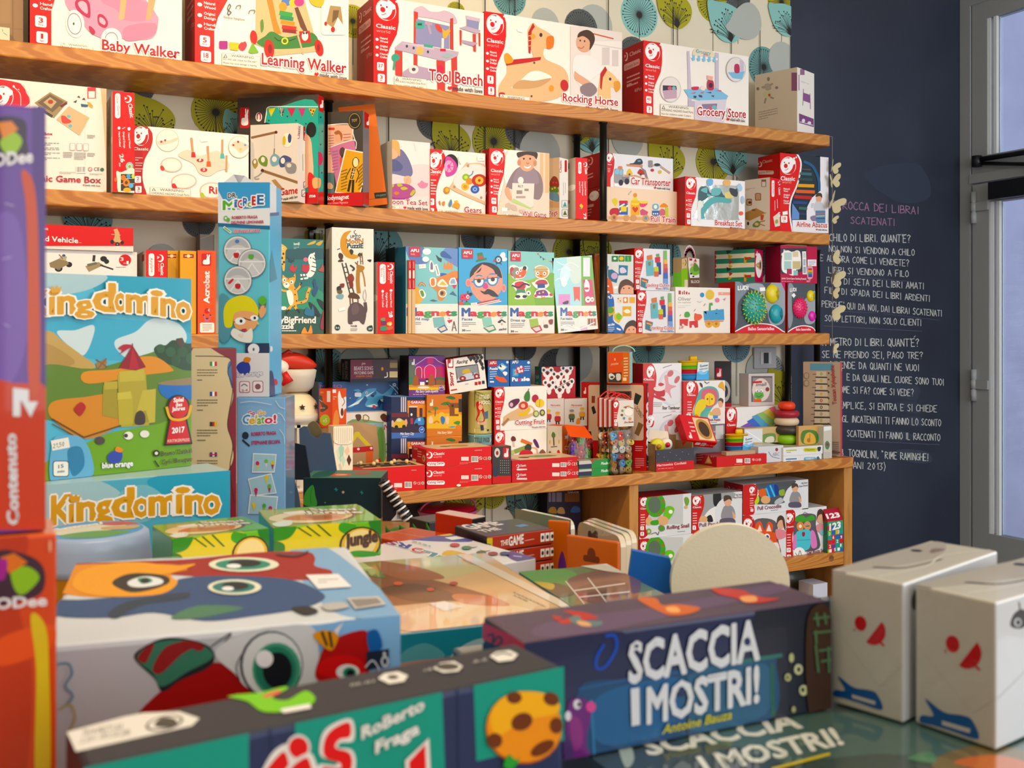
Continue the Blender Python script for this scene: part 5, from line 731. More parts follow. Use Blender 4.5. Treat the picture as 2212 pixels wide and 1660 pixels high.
b.d('F',C3,'''s a8dce4 1670,320 1830,310 1860,620 1870,800 1690,800\ns cfe0d8 1790,310 1930,320 1920,560 1830,560\nr d890c8 1710,690 1820,790\np e05a4a 1850,620 1915,620 1915,760 1885,730 1860,760\np 6aa83a 1925,310 2070,340 2090,800 1930,800\np c8406a 1940,550 2030,550 2060,790 1960,790\np f4ecf0 1965,550 1985,550 1990,590 1955,620 2000,660 1960,650\ns f4e8ee 1955,590 1985,560 2005,600 2000,660 1965,660\ne c83a4a 1978,635 22,12\nr f0e4ec 1945,340 2010,520\ne f0e8e8 1990,740 26,30\ne b8303a 1992,742 12,8\ne f0e8e8 2030,740 18,24\ne b8303a 2030,742 8,6\ne d0f0f8 1770,500 50,90 10\nc fff 7 1690,380 1760,410 1830,390 1900,430\nc fff 6 1700,460 1780,440 1850,480\nc fff 8 1680,560 1720,540 1790,590\ne fff 1760,570 28,50
s 222 1750,770 1800,750 1800,780 1760,785''')
magnets(b,1730,2070,800,895,935,('Mix match',110),'r c8a080 1985,920 2070,990\nr 6a3a34 1992,925 2008,985\nr 8a4a5a 2018,925 2034,985\nr a84a34 2044,925 2062,985\np d8b0c0 1910,1005 1975,990 1990,1040 1940,1055\nc fff 10 1730,1000 1800,985 1900,1020 2050,960\nc fff 8 1750,1045 1850,1030 1950,1050\nc fff 9 1740,920 1800,900 1860,930')
b.done('game_box','shrink-wrapped magnet game box leaning against the steel post','box','shrink_wrapped_card',GC)
b=fit(1198,1205,660,Z3,YF+.03,.08,'b84a20');b.done('game_box','orange-red sliver of a box between the last two magnet games','box',group=GC)
b=fit(1284.5,1296.5,548,Z3,YF+.075,.06,{'*':'8a4a24','F':'a0562c'});b.d('F',C3,'l c88a5a 4 2075,380 2090,640');b.done('book','brown box spine behind the steel post','box',group=GC)
zq=zat(1340,636,YF+.027)
b=fit(1313,1374,637,Z3,YF+.027,.1,{'*':'c8ccd2','F':'dfe2e6'},zT=zq)
b.d('F',C4,'''s 3a6ab0 100,660 180,680 200,760 190,900 260,960 280,1040 100,1040\nt fff 130,702 178,702 22 x|PLI\nr e8d0b0 225,690 270,745 6\nr d88a4a 280,690 325,745 6\nr e0a84a 338,690 390,745 6\ne f4ece0 300,715 12,18\ne 333 235,705 5,5\ne 333 255,725 5,5\np d8a83a 135,790 200,775 205,840 150,870\ne 5a9a3a 160,810 36,30\np d8a83a 275,775 355,775 355,865 275,865\ns f0e8dc 285,820 320,800 350,825 320,840\np d8b83a 195,850 240,830 280,870 240,930 195,890\ne 7ab83a 240,870 26,30\ns 4a3a34 290,1040 300,950 350,905 400,920 410,1040\ns dba88a 305,1040 315,980 360,955 400,980 410,1040\ne 333 335,990 6,5\ne 333 375,988 6,5\nt fff 130,958 200,948 24 x|uzzle\nm c8d8f0 135,970 200,968 3 8\np f8f4f0 220,970 260,985 255,1000 220,985\nr 2a4a8a 130,1005 160,1022\ne 2a4a8a 188,1012 10,10''')
b.done('puzzle_box','white and blue puzzle box with a girl peeking up, standing on the board','box',group=GC)
b=fit(1312,1368.5,549,zq+.001,YF+.027,.1,{'*':'b8bcc0','F':'d6d8d6'})
b.d('F',C4,'''r 2f7a44 175,310 235,365 6\nr 3a8a3a 238,308 295,364 6\nr 2f8a4a 298,308 356,364 6\ne e0b83a 265,335 20,18\nl 7ac83a 8 325,320 328,355\ne d8e8d8 205,335 14,12\np 2f7a9a 240,395 325,400 320,490 240,490\ns d8c8e0 250,430 275,415 300,430 310,460 260,470\np 2f6a84 140,440 180,435 240,480 220,560 160,540 140,500\ne c8a8d0 200,495 30,30\np 3a8ab0 130,395 150,410 140,450\ns d8602a 120,520 170,540 190,640 180,680 110,680\nt fff 132,595 150,595 18 x|e\nt fff 132,650 152,650 24 x|o\np f8f4f0 190,595 232,585 232,608 196,615\ns 5a4032 245,660 250,560 310,525 370,560 375,600\ns dba88a 262,680 265,610 310,580 365,600 370,680\ne 333 285,610 7,6\ne 333 335,608 7,6''')
b.done('puzzle_box','grey puzzle box with a boy peeking up, topmost of its pair','box',group=GC)
def cubes(dx,dy):return '\n'.join(f'p {c} '+' '.join(f'{float(a.split(",")[0]) + dx},{float(a.split(",")[1]) + dy}'for a in p.split())for c,p in(('c87a4a','498,310 545,300 548,345 500,350'),('6ab0c0','490,355 555,348 558,490 495,495'),('c83a4a','572,325 618,320 618,368 575,372'),('5aa06a','582,295 610,290 612,318 585,320'),('3a4a8a','585,372 625,370 628,480 600,485'),('b8c83a','562,415 600,408 605,455 565,458'),('c86a4a','562,455 603,455 604,500 566,500'),('7ab06a','650,262 680,262 682,345 650,345'),('d8b05a','650,345 684,345 684,385 650,385'),('c86a4a','650,385 686,385 686,425 650,425'),('b8506a','650,425 688,425 688,465 650,465'),('4a6ab0','648,465 688,465 690,520 648,520'),('7a9ad0','648,520 690,520 692,575 648,575'),('8ab0e0','650,575 692,575 692,605 650,605'),('4a7a8a','445,510 510,530 495,610 440,590'),('d84a3a','455,520 500,535 498,545 453,530'),('e0b03a','452,532 498,547 496,557 450,542')))+f'\ns 8a7a3a {510 + dx},{370 + dy} {530 + dx},{368 + dy} {528 + dx},{400 + dy} {512 + dx},{400 + dy}'
for uL,uR,zb,vT,zt,yy,dx,dy,q in((1376,1457,Z3,0,zat(1410,628.6,YF+.026),YF+.026,42,392,'box of nesting cubes standing on the board, lower of the two'),(1370.5,1447,zat(1410,628.6,YF+.026)+.001,536,None,YF+.026,0,0,'box of nesting cubes on top of its twin')):
 b=fit(uL,uR,vT,zb,yy,.12,{**CW,'F':'dfdfe6'},zT=zt);cw(b,n1='10;Pcs',n2='18;Mon+',k=1.02,wave=(24,28,17,20),white='dfdfe6',world=False,band='c8242c');b.d('F',C4,cubes(dx,dy)+f'\nt b8232c {487 + dx},{592 + dy} {700 + dx},{594 + dy} 30 bofff:.06|Stacking Cubes\nH 444 {578 + dx},{618 + dy} {702 + dx},{620 + dy} 12')
 b.done('toy_box',q,'box',group=GC)
b=fit(1459,1577,621,Z3,YF+.024,.1,{'*':'d8d4cc','F':'e8e4de','R':'c83a4a'},uT=1500)
zO=b.top();b.d('F',C4,'''r a82a34 790,630 812,665\nr a82a34 822,640 832,665\nr a82a34 838,630 848,665\nr a82a34 856,640 872,665\nr a82a34 880,648 892,665\nt 777 785,722 905,722 34 n|Oliver\nt 999 785,745 905,745 16 n|the explorer\nl aaa 2 785,770 905,768\nm aaa 785,785 900,783 1 5\ne d8b84a 1078,668 40,46\ne 2f8ac0 1006,670 20,22\ne d880a0 1145,718 22,22\np c88aa0 1195,710 1225,695 1215,725\nr e0a090 1155,645 1262,672\ne e8b8b8 1190,655 12,6\nc aaa 5 960,730 985,738 1000,730
p 5a9a4a 1065,850 1070,745 1100,740 1105,765 1085,770 1088,850\np 4a96c4 1018,820 1205,800 1210,900 1025,905\np 4a96c4 1020,820 1045,818 1045,850 1130,845 1130,800 1150,798 1150,840\ne d8a02e 1068,935 34,36\ne d8a02e 1135,935 34,36\ne a8701a 1068,935 12,12\ne a8701a 1135,935 12,12\nl c88a5a 12 1030,915 1200,910
s 3f9a3a 845,870 850,830 880,825 895,855 880,875\np c8262c 800,892 878,890 872,955 845,950 838,935 822,935 818,955 800,950\ns d8582a 935,900 938,840 960,845 995,850 1005,880 970,905\np c8262c 888,912 965,905 968,968 940,972 930,945 912,945 908,972 890,970\nt b03040 795,985 840,970 26 i|Lily\nc 9a3a4a 4 800,865 810,850\nc 9a3a4a 4 930,820 945,800\nc 9a3a4a 4 1020,770 1035,750''')
b.done('toy_box','cream toy box with a blue train and giraffe picture','box','shrink_wrapped_card',GC)
b=fit(1454,1487,556,zO,YF+.02,.1,{'*':'5a4438','F':'a08868','R':'6a5044'},a=-58,uT=1487,anchor='R')
b.d('F',C4,'''p 6ab03a 700,470 880,450 880,620 700,620\np 8ac83a 815,430 870,420 870,600 820,600\np d8c8a8 820,340 868,330 868,420 820,430\ne d8b84a 835,380 8,12\nr e8e0d0 845,530 875,600\nc 4a3a30 5 850,345 860,370 850,400''')
b.d('R',C4,'''p f0ece6 868,310 990,315 992,510 895,515\np b8243a 885,308 920,308 915,355 890,355\nt fff 890,335 915,335 14 x|APLI\ns 7ab84a 895,430 920,410 970,420 985,470 940,490 900,470\ne e8b89a 940,370 14,18\ne e8b89a 912,395 14,16\np b83a3a 930,360 945,335 958,365\ns 5a8a3a 930,380 960,390 980,440 930,450\ne 222 905,475 10,8\ne 222 925,500 10,8\ne f0f0f0 915,488 8,8\nt d8c8b8 905,560 998,560 26 x|BLOCKS\nr c8406a 1020,560 1055,590 6\ne c8a8b0 1028,372 14,16\ne c8b8a8 1036,436 16,22\nr 9a8a80 1008,490 1028,525\nr 9a8a80 1036,490 1056,525''')
o=b.done('block_box','brown and green block box with a patterned handle, on the train box','box',group=GC)
m=MB();q0,q1=onp(838/4.254+1280,300/4.254+480,b.O,b.y*0+V((0,1,0))),onp(945/4.254+1280,300/4.254+480,b.O,V((0,1,0)))
mid=(q0+q1)/2;rr=(q1-q0).length/2
mid.z=b.top();ring=lambda r,k:[mid+V((r*math.cos(PI*i/10),0,k*r*math.sin(PI*i/10)))for i in range(11)]
m.slab(ring(rr,1.9)+ring(rr*.62,1.75)[::-1],V((0,.002,0)),'e8dcd8');m.build('handle','printed_card',o,mid)
m=MB();m.slab(ring(rr*.95,1.6)+ring(rr*.6,1.5)[::-1],V((0,.002,0)),'3a3430');
for i in range(9):
 t=PI*(i+.5)/9;p=mid+V((rr*.81*math.cos(t),-.0008,1.82*rr*.81*math.sin(t)));m.slab([p+V((.004*math.cos(k),0,.005*math.sin(k)))for k in(0,2,4)],V((0,.0006,0)),'a8243a')
m.build('handle_pattern','printed_card',o,mid)
zB=zat(1640,610,YF+.012)
for uL,uR,q,c1,cc in((1588,1696,'window box of sensory balls with a spiky teal ball','2f9a9a','d8c82e'),(1701.5,1761,'window box of sensory balls with a spiky pink ball','e0407a','d8c82e')):
 b=fit(uL,uR,0,Z3,YF+.012,.09,{'*':'c8242e','F':'4a525c','L':'b81e28','T':'3a3a40'},zT=zB)
 if uR<1700:
  t='''s 9aa4ac 1400,580 1560,570 1600,680 1640,560 1760,560 1760,900 1640,940 1600,800 1560,900 1480,930 1580,800 1560,660\ns 7a8894 1300,560 1420,620 1340,740 1330,900 1300,960\nt fff 1335,625 1430,622 40 Xo2a5a8a:.02|LUDI\np f4f4f4 1535,602 1585,600 1588,632 1540,636\ns fff 1300,1040 1340,985 1440,940 1540,930 1660,945 1750,1000 1790,1040\ns c8223a 1310,1040 1350,990 1450,948 1540,938 1650,952 1740,1003 1780,1040\nt f8e8ec 1430,995 1668,993 30 b|Balles Sensorielles\np c8306a 1735,560 1770,560 1770,640'''
  bl=((1478,788,108,c1,1),(1648,660,64,'d8c82e',0),(1682,845,64,'2a9aa8',0))
 else:
  t='''s 8a949c 1800,580 1850,600 1830,700 1840,900 1800,960\ns 9aa4ac 1960,700 2050,640 2050,900 1960,930 1940,800\nt fff 1815,640 1872,636 34 x|LUDI\np f4f4f4 1828,672 1850,650 1868,675 1848,698\ns fff 1790,1040 1830,980 1920,950 2010,960 2050,1000 2050,1040\ns c8223a 1795,1040 1835,988 1920,958 2010,970 2045,1005 2045,1040\nt f8e8ec 1870,998 2005,996 22 b|Balles Sensorielles'''
  bl=((1900,790,66,c1,1),(2002,680,38,'d8c82e',0),(2015,865,34,'d840b0',0))
 b.d('F',C4,t)
 for x,y,r,c,sp in bl:b.d('F',C4,f'e 22262a {x},{y} {r},{r * (1.2 if uR > 1700 or not sp else 1.18)}')
 o=b.done('ball_box',q,'box','varnished_card',GC)
 for x,y,r,c,sp in bl:
  F=b.f('F');pu,pv=F.px(*C4)(x,y);ctr=F.O+F.U*pu+F.V*pv;R_=(F.px(*C4)(x+r,y)[0]-pu)*.93;kz=1.15;m=MB()
  dome=lambda th_,ph:ctr+V((R_*math.sin(th_)*math.cos(ph),-R_*.55*math.cos(th_)-.0005,kz*R_*math.sin(th_)*math.sin(ph)))
  m.grid([[dome(PI/2*i/7,2*PI*j/24)for j in range(24)]for i in range(8)],c,0,True)
  if sp:
   for i in range(1,7):
    for j in range(4+i*3):
     th_=PI/2*i/7;p=dome(th_,2*PI*j/(4+i*3)+i*.4);n=(p-ctr).normalized();m.tube([p,p+n*R_*.16],[R_*.06,R_*.015],'c8d83a'if c1=='2f9a9a'else('e83a8a'if j%2 else 'd8502a'),0,5)
  else:
   for j in range(9):
    m.tube([dome(PI/2*i/7,PI*(j-4)/9*.5+(0 if i else 0))+V((0,-.0004,0))for i in range(1,7)],.0012,'b0a020'if c=='d8c82e'else '1f7a88'if c=='2a9aa8'else 'b0309a',0,4)
  m.build('spiky_ball'if sp else 'ridged_ball','plastic',o,ctr)
b=fit(1544,1630,538,zB+.0005,YF+.016,.075,{'*':'b02a44','F':'2f8468','T':'3a6a5a','R':'b0284a'},a=-62,uT=1630,anchor='R')
F=b.f('F');F.d('%','\n'.join(f'r e8dcc0 -2,{y} 102,{y + 14}'for y in(12,41,70))+'\n'+'\n'.join(f'e b8283a 0,{5 + i * 14} 4,7'for i in range(8))+'\np 22382e 28,-2 44,4 32,12\np d8a83a 34,12 46,20 36,28\np b8303a 36,28 46,36 38,44\np d8a83a 36,44 46,50 38,56\np 22382e 30,52 44,58 32,66\np b8303a 36,66 46,72 38,80\np d8a83a 34,80 44,86 36,92\nr d8a02e 74,22 80,42\nr b0402a 76,24 92,32\nr d8a02e 74,76 80,98\nr b0402a 76,78 92,86')
b.d('R','%','e f0ece8 52,48 40,38\np b89a6a 16,46 40,40 60,38 60,34 78,30 84,44 82,58 70,62 40,56 20,52\np 5a4a44 60,40 80,36 80,56 62,56\nl d8c8a0 2 30,48 60,48\nJ - f0e0e4 6,4 40,22')
b.done('block_tower_box','green striped box with bunting and a round tower picture','box','varnished_card',GC)
b=fit(1686,1765,530,zB+.0005,YF+.012,.08,{'*':'8a1e3a','F':'b0284a','T':'7a1a34'},uT=1690)
b.d('F',C4,'''p 3a3a44 1712,240 1968,238 1968,450 1740,480 1712,440\np b0284a 1970,200 2080,200 2080,330 1970,330\nJ - f0e0e4 1728,245 1775,320\ns f4f0ec 1745,290 1790,260 1835,275 1880,260 1910,290 1912,420 1870,440 1850,490 1800,480 1740,440\nr b8d0cc 1760,280 1830,350\nr d8c8a8 1838,270 1890,320\nr a8ccc8 1760,360 1825,440\nr c8b88a 1838,360 1910,430\nr a83a5a 1785,430 1830,480\nr 8ac4c4 1845,445 1885,490\np f4f0ec 1925,270 1960,270 1968,480 1930,480\nr c8d0cc 1935,280 1955,330\nr a8b8c8 1935,340 1957,400\nr 9aa8b8 1935,410 1960,470\nr e8ecf0 1975,345 2055,405\nm 8a8a9a 1985,360 2045,358 3 7\ns d8a0a8 1975,520 1970,420 1985,400 2010,400 2025,440 2018,515\nr c83a3a 1980,425 2015,442\nr e0a03a 1980,442 2016,458\nr 5aa04a 1980,458 2016,474\nr 3a6ab0 1980,474 2016,490\nr 5a3a8a 1980,490 2016,506\nt f4e0e4 1735,525 1960,530 18 b|Jumbo Carnet Space Stacking Pyramid\nm e0a0b0 1735,545 1960,548 1 7\nt f4e0e4 1965,552 1998,552 20 b|1m17''')
b.done('block_tower_box','raspberry stacking block box with a picture of nested boxes, at the board end','box',group=GC)
m=MB();q=onY(1700,527,YF+.07);zt=b.top();pr=[(-.075,0),(-.055,.003),(-.03,.006),(.03,.006),(.055,.005),(.06,0)]
m.slab([V((q.x+a,YF+.03,zt+c))for a,c in pr],V((0,.09,0)),'b8a078');tag(m.build('paper_wrap','matte',None,(q.x,YF+.07,zt)),'folded tan paper lying on the raspberry block box','paper',GC)
gx,gy=2.675,2.738
g=empty('butterfly_garland',(gx,gy,Z1-.05),'thread of cream paper butterflies hanging at the end of the shelving','garland')
m=MB();m.tube([(gx,gy,Z1+.0),(gx,gy,1.20)],.0004,'d8d0bc',0,5);m.tube([(gx,gy,Z1+.0),(XE-.003,gy,Z1+.0005)],.0004,'d8d0bc',0,5);m.build('thread','matte',g,(gx,gy,Z1))
rb=random.Random(3)
for v,s_ in((362,.028),(392,.03),(440,.042),(474,.02),(560,.032),(600,.042),(634,.026),(672,.04),(752,.024)):
 z=1.25+(HV-v)/FPX*(gx*math.sin(YAW)+gy*math.cos(YAW));ce=V((gx,gy,z));m=MB();tl=rb.uniform(-.5,.5)
 for sd,fold in((1,rb.uniform(.25,.7)),(-1,rb.uniform(.5,1.1))):
  wing=[(0,0),(.35,.55),(.75,.85),(1.0,.7),(.95,.3),(.7,.02),(.85,-.25),(.75,-.6),(.4,-.75),(.1,-.35)]
  rot=lambda a,c:(a*math.cos(tl)-c*math.sin(tl),a*math.sin(tl)+c*math.cos(tl))
  pts=[]
  for a,c in spline(wing,True,3):
   a2=a*sd*s_;d_=V((a2*math.cos(fold),-abs(a2)*math.sin(fold),c*s_));e=rot(d_.x,d_.z);pts.append(ce+V((e[0],d_.y-.001,e[1])))
  m.slab(pts,V((0,.0006,0)),'cfc3a0'if sd>0 else 'c4b692')
 m.build('butterfly','matte',g,ce)
# the counter top
D1,D2,D3,D4,G1=(600,730,4.608),(900,730,4.254),(1280,730,3.814),(1340,980,4.096),(600,820,4.882)
GD='boxes on the counter';YK=2.80
q=onY(640,HV,2.76);L=empty('star_lantern',(q.x,q.y,Z4),'cream lantern with a domed lid pierced by stars','lantern')
zr=zat(640,893,2.76);zd=zat(640,847,2.76);R0=onY(688,HV,2.76).x-q.x
m=MB();m.lathe(q*1+V((0,0,Z4-HV*0-q.z)),[(0,0),(R0*.95,0),(R0*.95,.01),(R0*.88,.012),(R0*.88,zr-Z4-.022),(R0*1.02,zr-Z4-.02),(R0*1.02,zr-Z4),(0,zr-Z4)],'d8d0c0');m.build('body','painted_wood',L,(q.x,q.y,Z4))
m=MB();m.lathe((q.x,q.y,zr),[(R0*.98,0),(R0*.97,.012),(R0*.85,.034),(R0*.6,.05),(R0*.3,.058),(0,.06)],'ecdcb8');dm=m.build('dome','painted_wood',L,(q.x,q.y,zr))
for uu in(640,672):
 p=onY(uu,872,2.76);dx=p.x-q.x;p=V((p.x,q.y-math.sqrt(max(R0**2-dx**2,0))*.93-.004,zr+.02));m=MB();n=V((dx,-R0,R0*.3)).normalized();u_=UP.cross(n).normalized();w_=n.cross(u_)
 m.slab([p+u_*(r*math.sin(k*PI/5))+w_*(r*math.cos(k*PI/5))for k in range(10)for r in((.009 if k%2==0 else.004),)],n*.002,'2a1c10');m.build('star','matte',dm,p)
for uu,w2 in((627,.012),(652,.03)):
 p=onY(uu,915,2.76);m=MB();y=q.y-R0*.9
 m.bx(p.x-w2,p.x-w2+.005,y-.006,y+.012,Z4+.02,zr-.03,'cfc8b8');m.bx(p.x+w2-.005,p.x+w2,y-.006,y+.012,Z4+.02,zr-.03,'cfc8b8');m.bx(p.x-w2,p.x+w2,y-.006,y+.012,zr-.035,zr-.028,'cfc8b8');m.bx(p.x-w2+.005,p.x+w2-.005,y+.004,y+.012,Z4+.02,zr-.035,'4a443a');m.build('shutter','painted_wood',L,p)
fz=zr+.0605;P=empty('fox_pot',(q.x,q.y,fz),'cream round pot with a red fox head lid, on the star lantern','pot')
zt=zat(640,800,2.76)
m=MB();m.lathe((q.x,q.y,fz),[(0,0),(R0*.55,0),(R0*.74,.012),(R0*.84,(zt-fz)*.7),(R0*.88,zt-fz),(R0*.8,zt-fz+.003),(0,zt-fz+.003)],'d2cabc');m.build('bowl','painted_wood',P,(q.x,q.y,fz))
fo=V((q.x-.012,q.y,zt+.016));m=MB();rows=[]
for t in range(13):
 k=t/12;c=fo+V((-.05+.115*k,-.012*k,.008+.008*math.sin(k*PI)-.012*k));r=.024*math.sin(PI*min(1,.12+k*.86))**.6
 rows.append([c+V((0,r*math.cos(a),r*1.0*math.sin(a)))for a in(2*PI*j/14 for j in range(14))])
m.grid(rows,'c23a24',0,True,True);m.ball(fo+V((-.04,-.02,-.006)),.022,'e4dccf',sq=(1.2,.8,.9));m.tube([fo+V((-.03,-.01,.022)),fo+V((-.012,-.012,.036)),fo+V((.01,-.012,.022))],[.009,.006,.002],'b02e1c');m.build('fox_head','painted_wood',P,fo)
m=MB();m.tube([fo+V((-.03,-.036,-.02)),fo+V((-.02,-.04,-.04)),fo+V((-.036,-.036,-.055))],[.008,.014,.004],'c02a20');m.build('tongue','painted_wood',P,fo)
b=fit(742,844.5,893,Z4,YK,.08,{'*':'d8d4cc','F':'e6e0d6'});za=b.top()
b.d('F',G1,'''s 7a9a6a 735,450 1090,450 1115,470 1115,890 735,890\nr 8ab4c0 740,460 1110,500\ns 5a8a3a 1050,560 1110,540 1110,880 1040,880\ns b8946c 735,480 1010,480 1040,500 1045,890 735,890\np d8c22a 740,690 820,560 850,555 880,590 990,700 930,700 840,600 775,700\ne d8c22a 838,580 34,28\np c0281e 780,720 1000,700 1010,760 780,775\ne e8e0d8 850,735 14,14\ne e8e0d8 985,725 14,14\ne e8e0d8 850,885 14,14\np d86a1e 930,760 1005,755 1000,895 930,895\ns c23a2a 1060,850 1080,830 1090,870 1070,890
s 5a3a2a 820,375 870,370 880,410 850,440 830,420\nc 8a6a2a 9 905,380 905,435 950,435 960,400 930,375 905,380\ns 5a3220 1080,390 1120,360 1170,410 1160,450 1110,440\nc b8407a 9 1125,530 1130,480 1155,515 1170,465\nc 3a7a5a 9 1180,520 1170,470\nc 7a9a4a 10 1185,690 1150,675 1130,720 1150,770 1190,760 1190,730 1165,725\ns d8a02e 1135,870 1140,820 1170,770 1180,800 1185,860''')
o=b.done('letter_game_box','white window box with animal letters and coloured wooden strips','box',group=GD)
b=fit(688,860,826,za,YK+.045,.07,{'*':'2a4a7a','F':'2f5f9a','T':'5a86b8'});zb=b.top()
b.d('F',D1,'''t c86a8a 420,500 640,500 34 |MEMO\ns 5aa8d4 690,690 760,650 800,600 850,540 900,510 980,505 960,540 920,560 930,600 890,610 870,580 800,640 740,690\np e8eef4 700,690 780,640 860,590 800,660\np e8eef4 870,580 965,530 950,545 890,590\np 5aa8d4 750,520 800,510 830,530 800,545\ns 5aa8d4 870,660 910,600 980,560 970,520 1010,550 1050,560 1120,500 1160,460 1150,520 1110,590 1040,640 960,690 890,690\np e8eef4 880,680 960,660 1000,680 930,692\np e8eef4 1010,625 1060,600 1050,635 1020,650\ne 1c2a44 945,580 16,10\ne f4f4f4 885,548 12,14\ne 222 886,550 6,7\np 1c3a6a 990,650 1010,610 1040,640 1010,700\nr e8eef4 765,545 832,588 14\ns c8486a 940,680 960,670 980,690 965,705\nl e8eef4 6 1070,692 1160,690\np e8eef4 1145,680 1165,690 1145,700\ne e8eef4 1160,468 18,18\nt 446 1152,478 1168,476 16 b|3\nc e8eef4 5 880,470 890,465\ne d8e8f4 890,470 7,7\ne d8e8f4 1170,560 6,6\ne d8e8f4 720,600 5,5\nc fff 5 1110,470 1150,500 1200,560\nc fff 4 1140,460 1190,500 1200,520\nc d8ecf8 4 1170,600 1150,640 1180,680''')
b.done('memory_game_box','wrapped blue memory game box with whales and a shark','box','shrink_wrapped_card',GD)
b=fit(757,859,777.5,zb+.0005,YK-.01,.09,{'*':'17161c','F':'64243a','L':'131318','T':'2a1a22'})
b.d('F',D1,'''p 3a2a34 940,200 1200,200 1200,440 940,440\nt c8a8a8 835,270 872,262 20 b|jla\nt c0a8b0 760,325 948,322 40 b|BEAR'S SONG\nt c0a8b0 762,365 952,362 30 xn|MATCHING GAME\nt b87a3a 780,392 940,390 18 b|BENJAMIN CHAUD\ne b8803a 1040,310 12,18\nc d8d4cc 10 1062,395 1090,385 1088,345\nr 8a7a50 1115,250 1190,300\nr c8b888 1112,335 1192,395\nr 5a4a3a 1115,225 1190,250\np 1a2030 730,410 1200,400 1200,440 730,440''').d('L','%','t b8b0b0 42,10 44,90 30 v|BEARS SONG\nt b8b0b0 12,20 14,90 22 v|MATCHING')
b.done('memory_game_box','narrow maroon memory game box with a bear picture lying on the whale game','box',group=GD)
b=fit(718,748,841,zat(733,925,2.66),2.66,.05,{'*':'c84a24','F':'dc5a2c','L':'d8501e'},a=28,uT=718)
b.d('F',D1,'r f0e8e0 545,515 580,550\ns f0e8e0 600,560 615,530 640,600 680,590 685,690 660,720 650,790 625,800 610,740 600,640\nc 444 6 650,600 665,640 640,680\ne 5a3a2a 640,740 14,40\ns d88a4a 550,890 560,760 590,720 610,800 600,890\nm f0c0a8 552,590 585,590 2 10').d('L',D1,'s 4a3a34 400,590 440,580 450,640 500,690 480,720 440,740 420,720 440,690\nl d8c8b8 5 405,610 445,640\nl d8c8b8 5 425,700 470,700\ne a8c02e 470,820 50,56\nt e8ecc0 450,850 490,840 40 b|+5\nr f0e8e0 490,530 525,640\ne d88a4a 440,545 20,10')
zz=b.O.z;o=b.done('small_game_box','small orange game box with a zebra and a lime spot','box','shrink_wrapped_card',GD)
bb=fit(712,752,0,Z4,2.668,.055,{'*':'b08a5e','F':'c09a6c'},a=22,zT=zz-.0005);bb.done('carton','tan carton under the small orange zebra box','box',group=GD)
b=fit(721,762,922,Z4,2.615,.05,{'*':'d8cbb2','F':'efe4cc'})
b.d('F',G1,'''p a8ceb8 640,720 670,690 700,720 690,820 660,880 645,820\np d8dcc0 615,760 640,720 655,800 640,860\np c8d8c0 660,830 690,800 715,850 690,930\np e8c8a8 700,760 740,700 760,760 730,810\np 5a3320 750,790 776,850 752,915 726,850\np d8ccb0 640,900 660,880 680,940 660,980''')
o=b.done('favour_box','white striped gift favour box with pastel diamonds','box',group=GD)
m=MB();F=b.f('F');g=F.px(*G1);fl=[(584,505),(793,503),(793,640),(775,668),(735,684),(640,684),(600,668),(585,640)]
m.slab([F.O+F.U*p[0]+F.V*p[1]+F.N*.0012 for p in(g(*z)for z in fl)],F.N*.0012,'f2ead6');f2=Face(m,F.O+F.N*.0026,F.U,F.V,F.W,F.H)
f2.d(G1,'\n'.join(f'l c8b898 4 {x},512 {x},{672 if 620 < x < 760 else 645}'for x in range(600,790,20)));m.build('flap','printed_card',o,b.ctr())
zm=zat(880,947,2.76);zs=zat(950,943.5,2.75)
def garage(b,dy):
 b.d('F',D1,'\n'.join(f'{l}'for l in f'''r 1e2a4e 1120,{590 + dy} 1480,{760 + dy}\nr c8c8d8 1225,{590 + dy} 1285,{740 + dy}\nl 3a2a4a 8 1240,{590 + dy} 1240,{740 + dy}\nl 3a2a4a 8 1262,{590 + dy} 1262,{740 + dy}\nl 3a2a4a 8 1282,{590 + dy} 1282,{740 + dy}\nr dc8a24 1290,{625 + dy} 1480,{800 + dy}\nr b02a34 1318,{622 + dy} 1480,{662 + dy}\nt f4ece0 1325,{655 + dy} 1462,{655 + dy} 26 x|GARAGE\nr 2a1c2a 1305,{690 + dy} 1385,{790 + dy}\nr f0d8d0 1305,{682 + dy} 1390,{694 + dy}\nr 4a2a2a 1410,{700 + dy} 1440,{790 + dy}\nr 33283c 1120,{790 + dy} 1480,{1000 + dy}\nr 6a2a34 1120,{750 + dy} 1300,{790 + dy}'''.split('\n')))
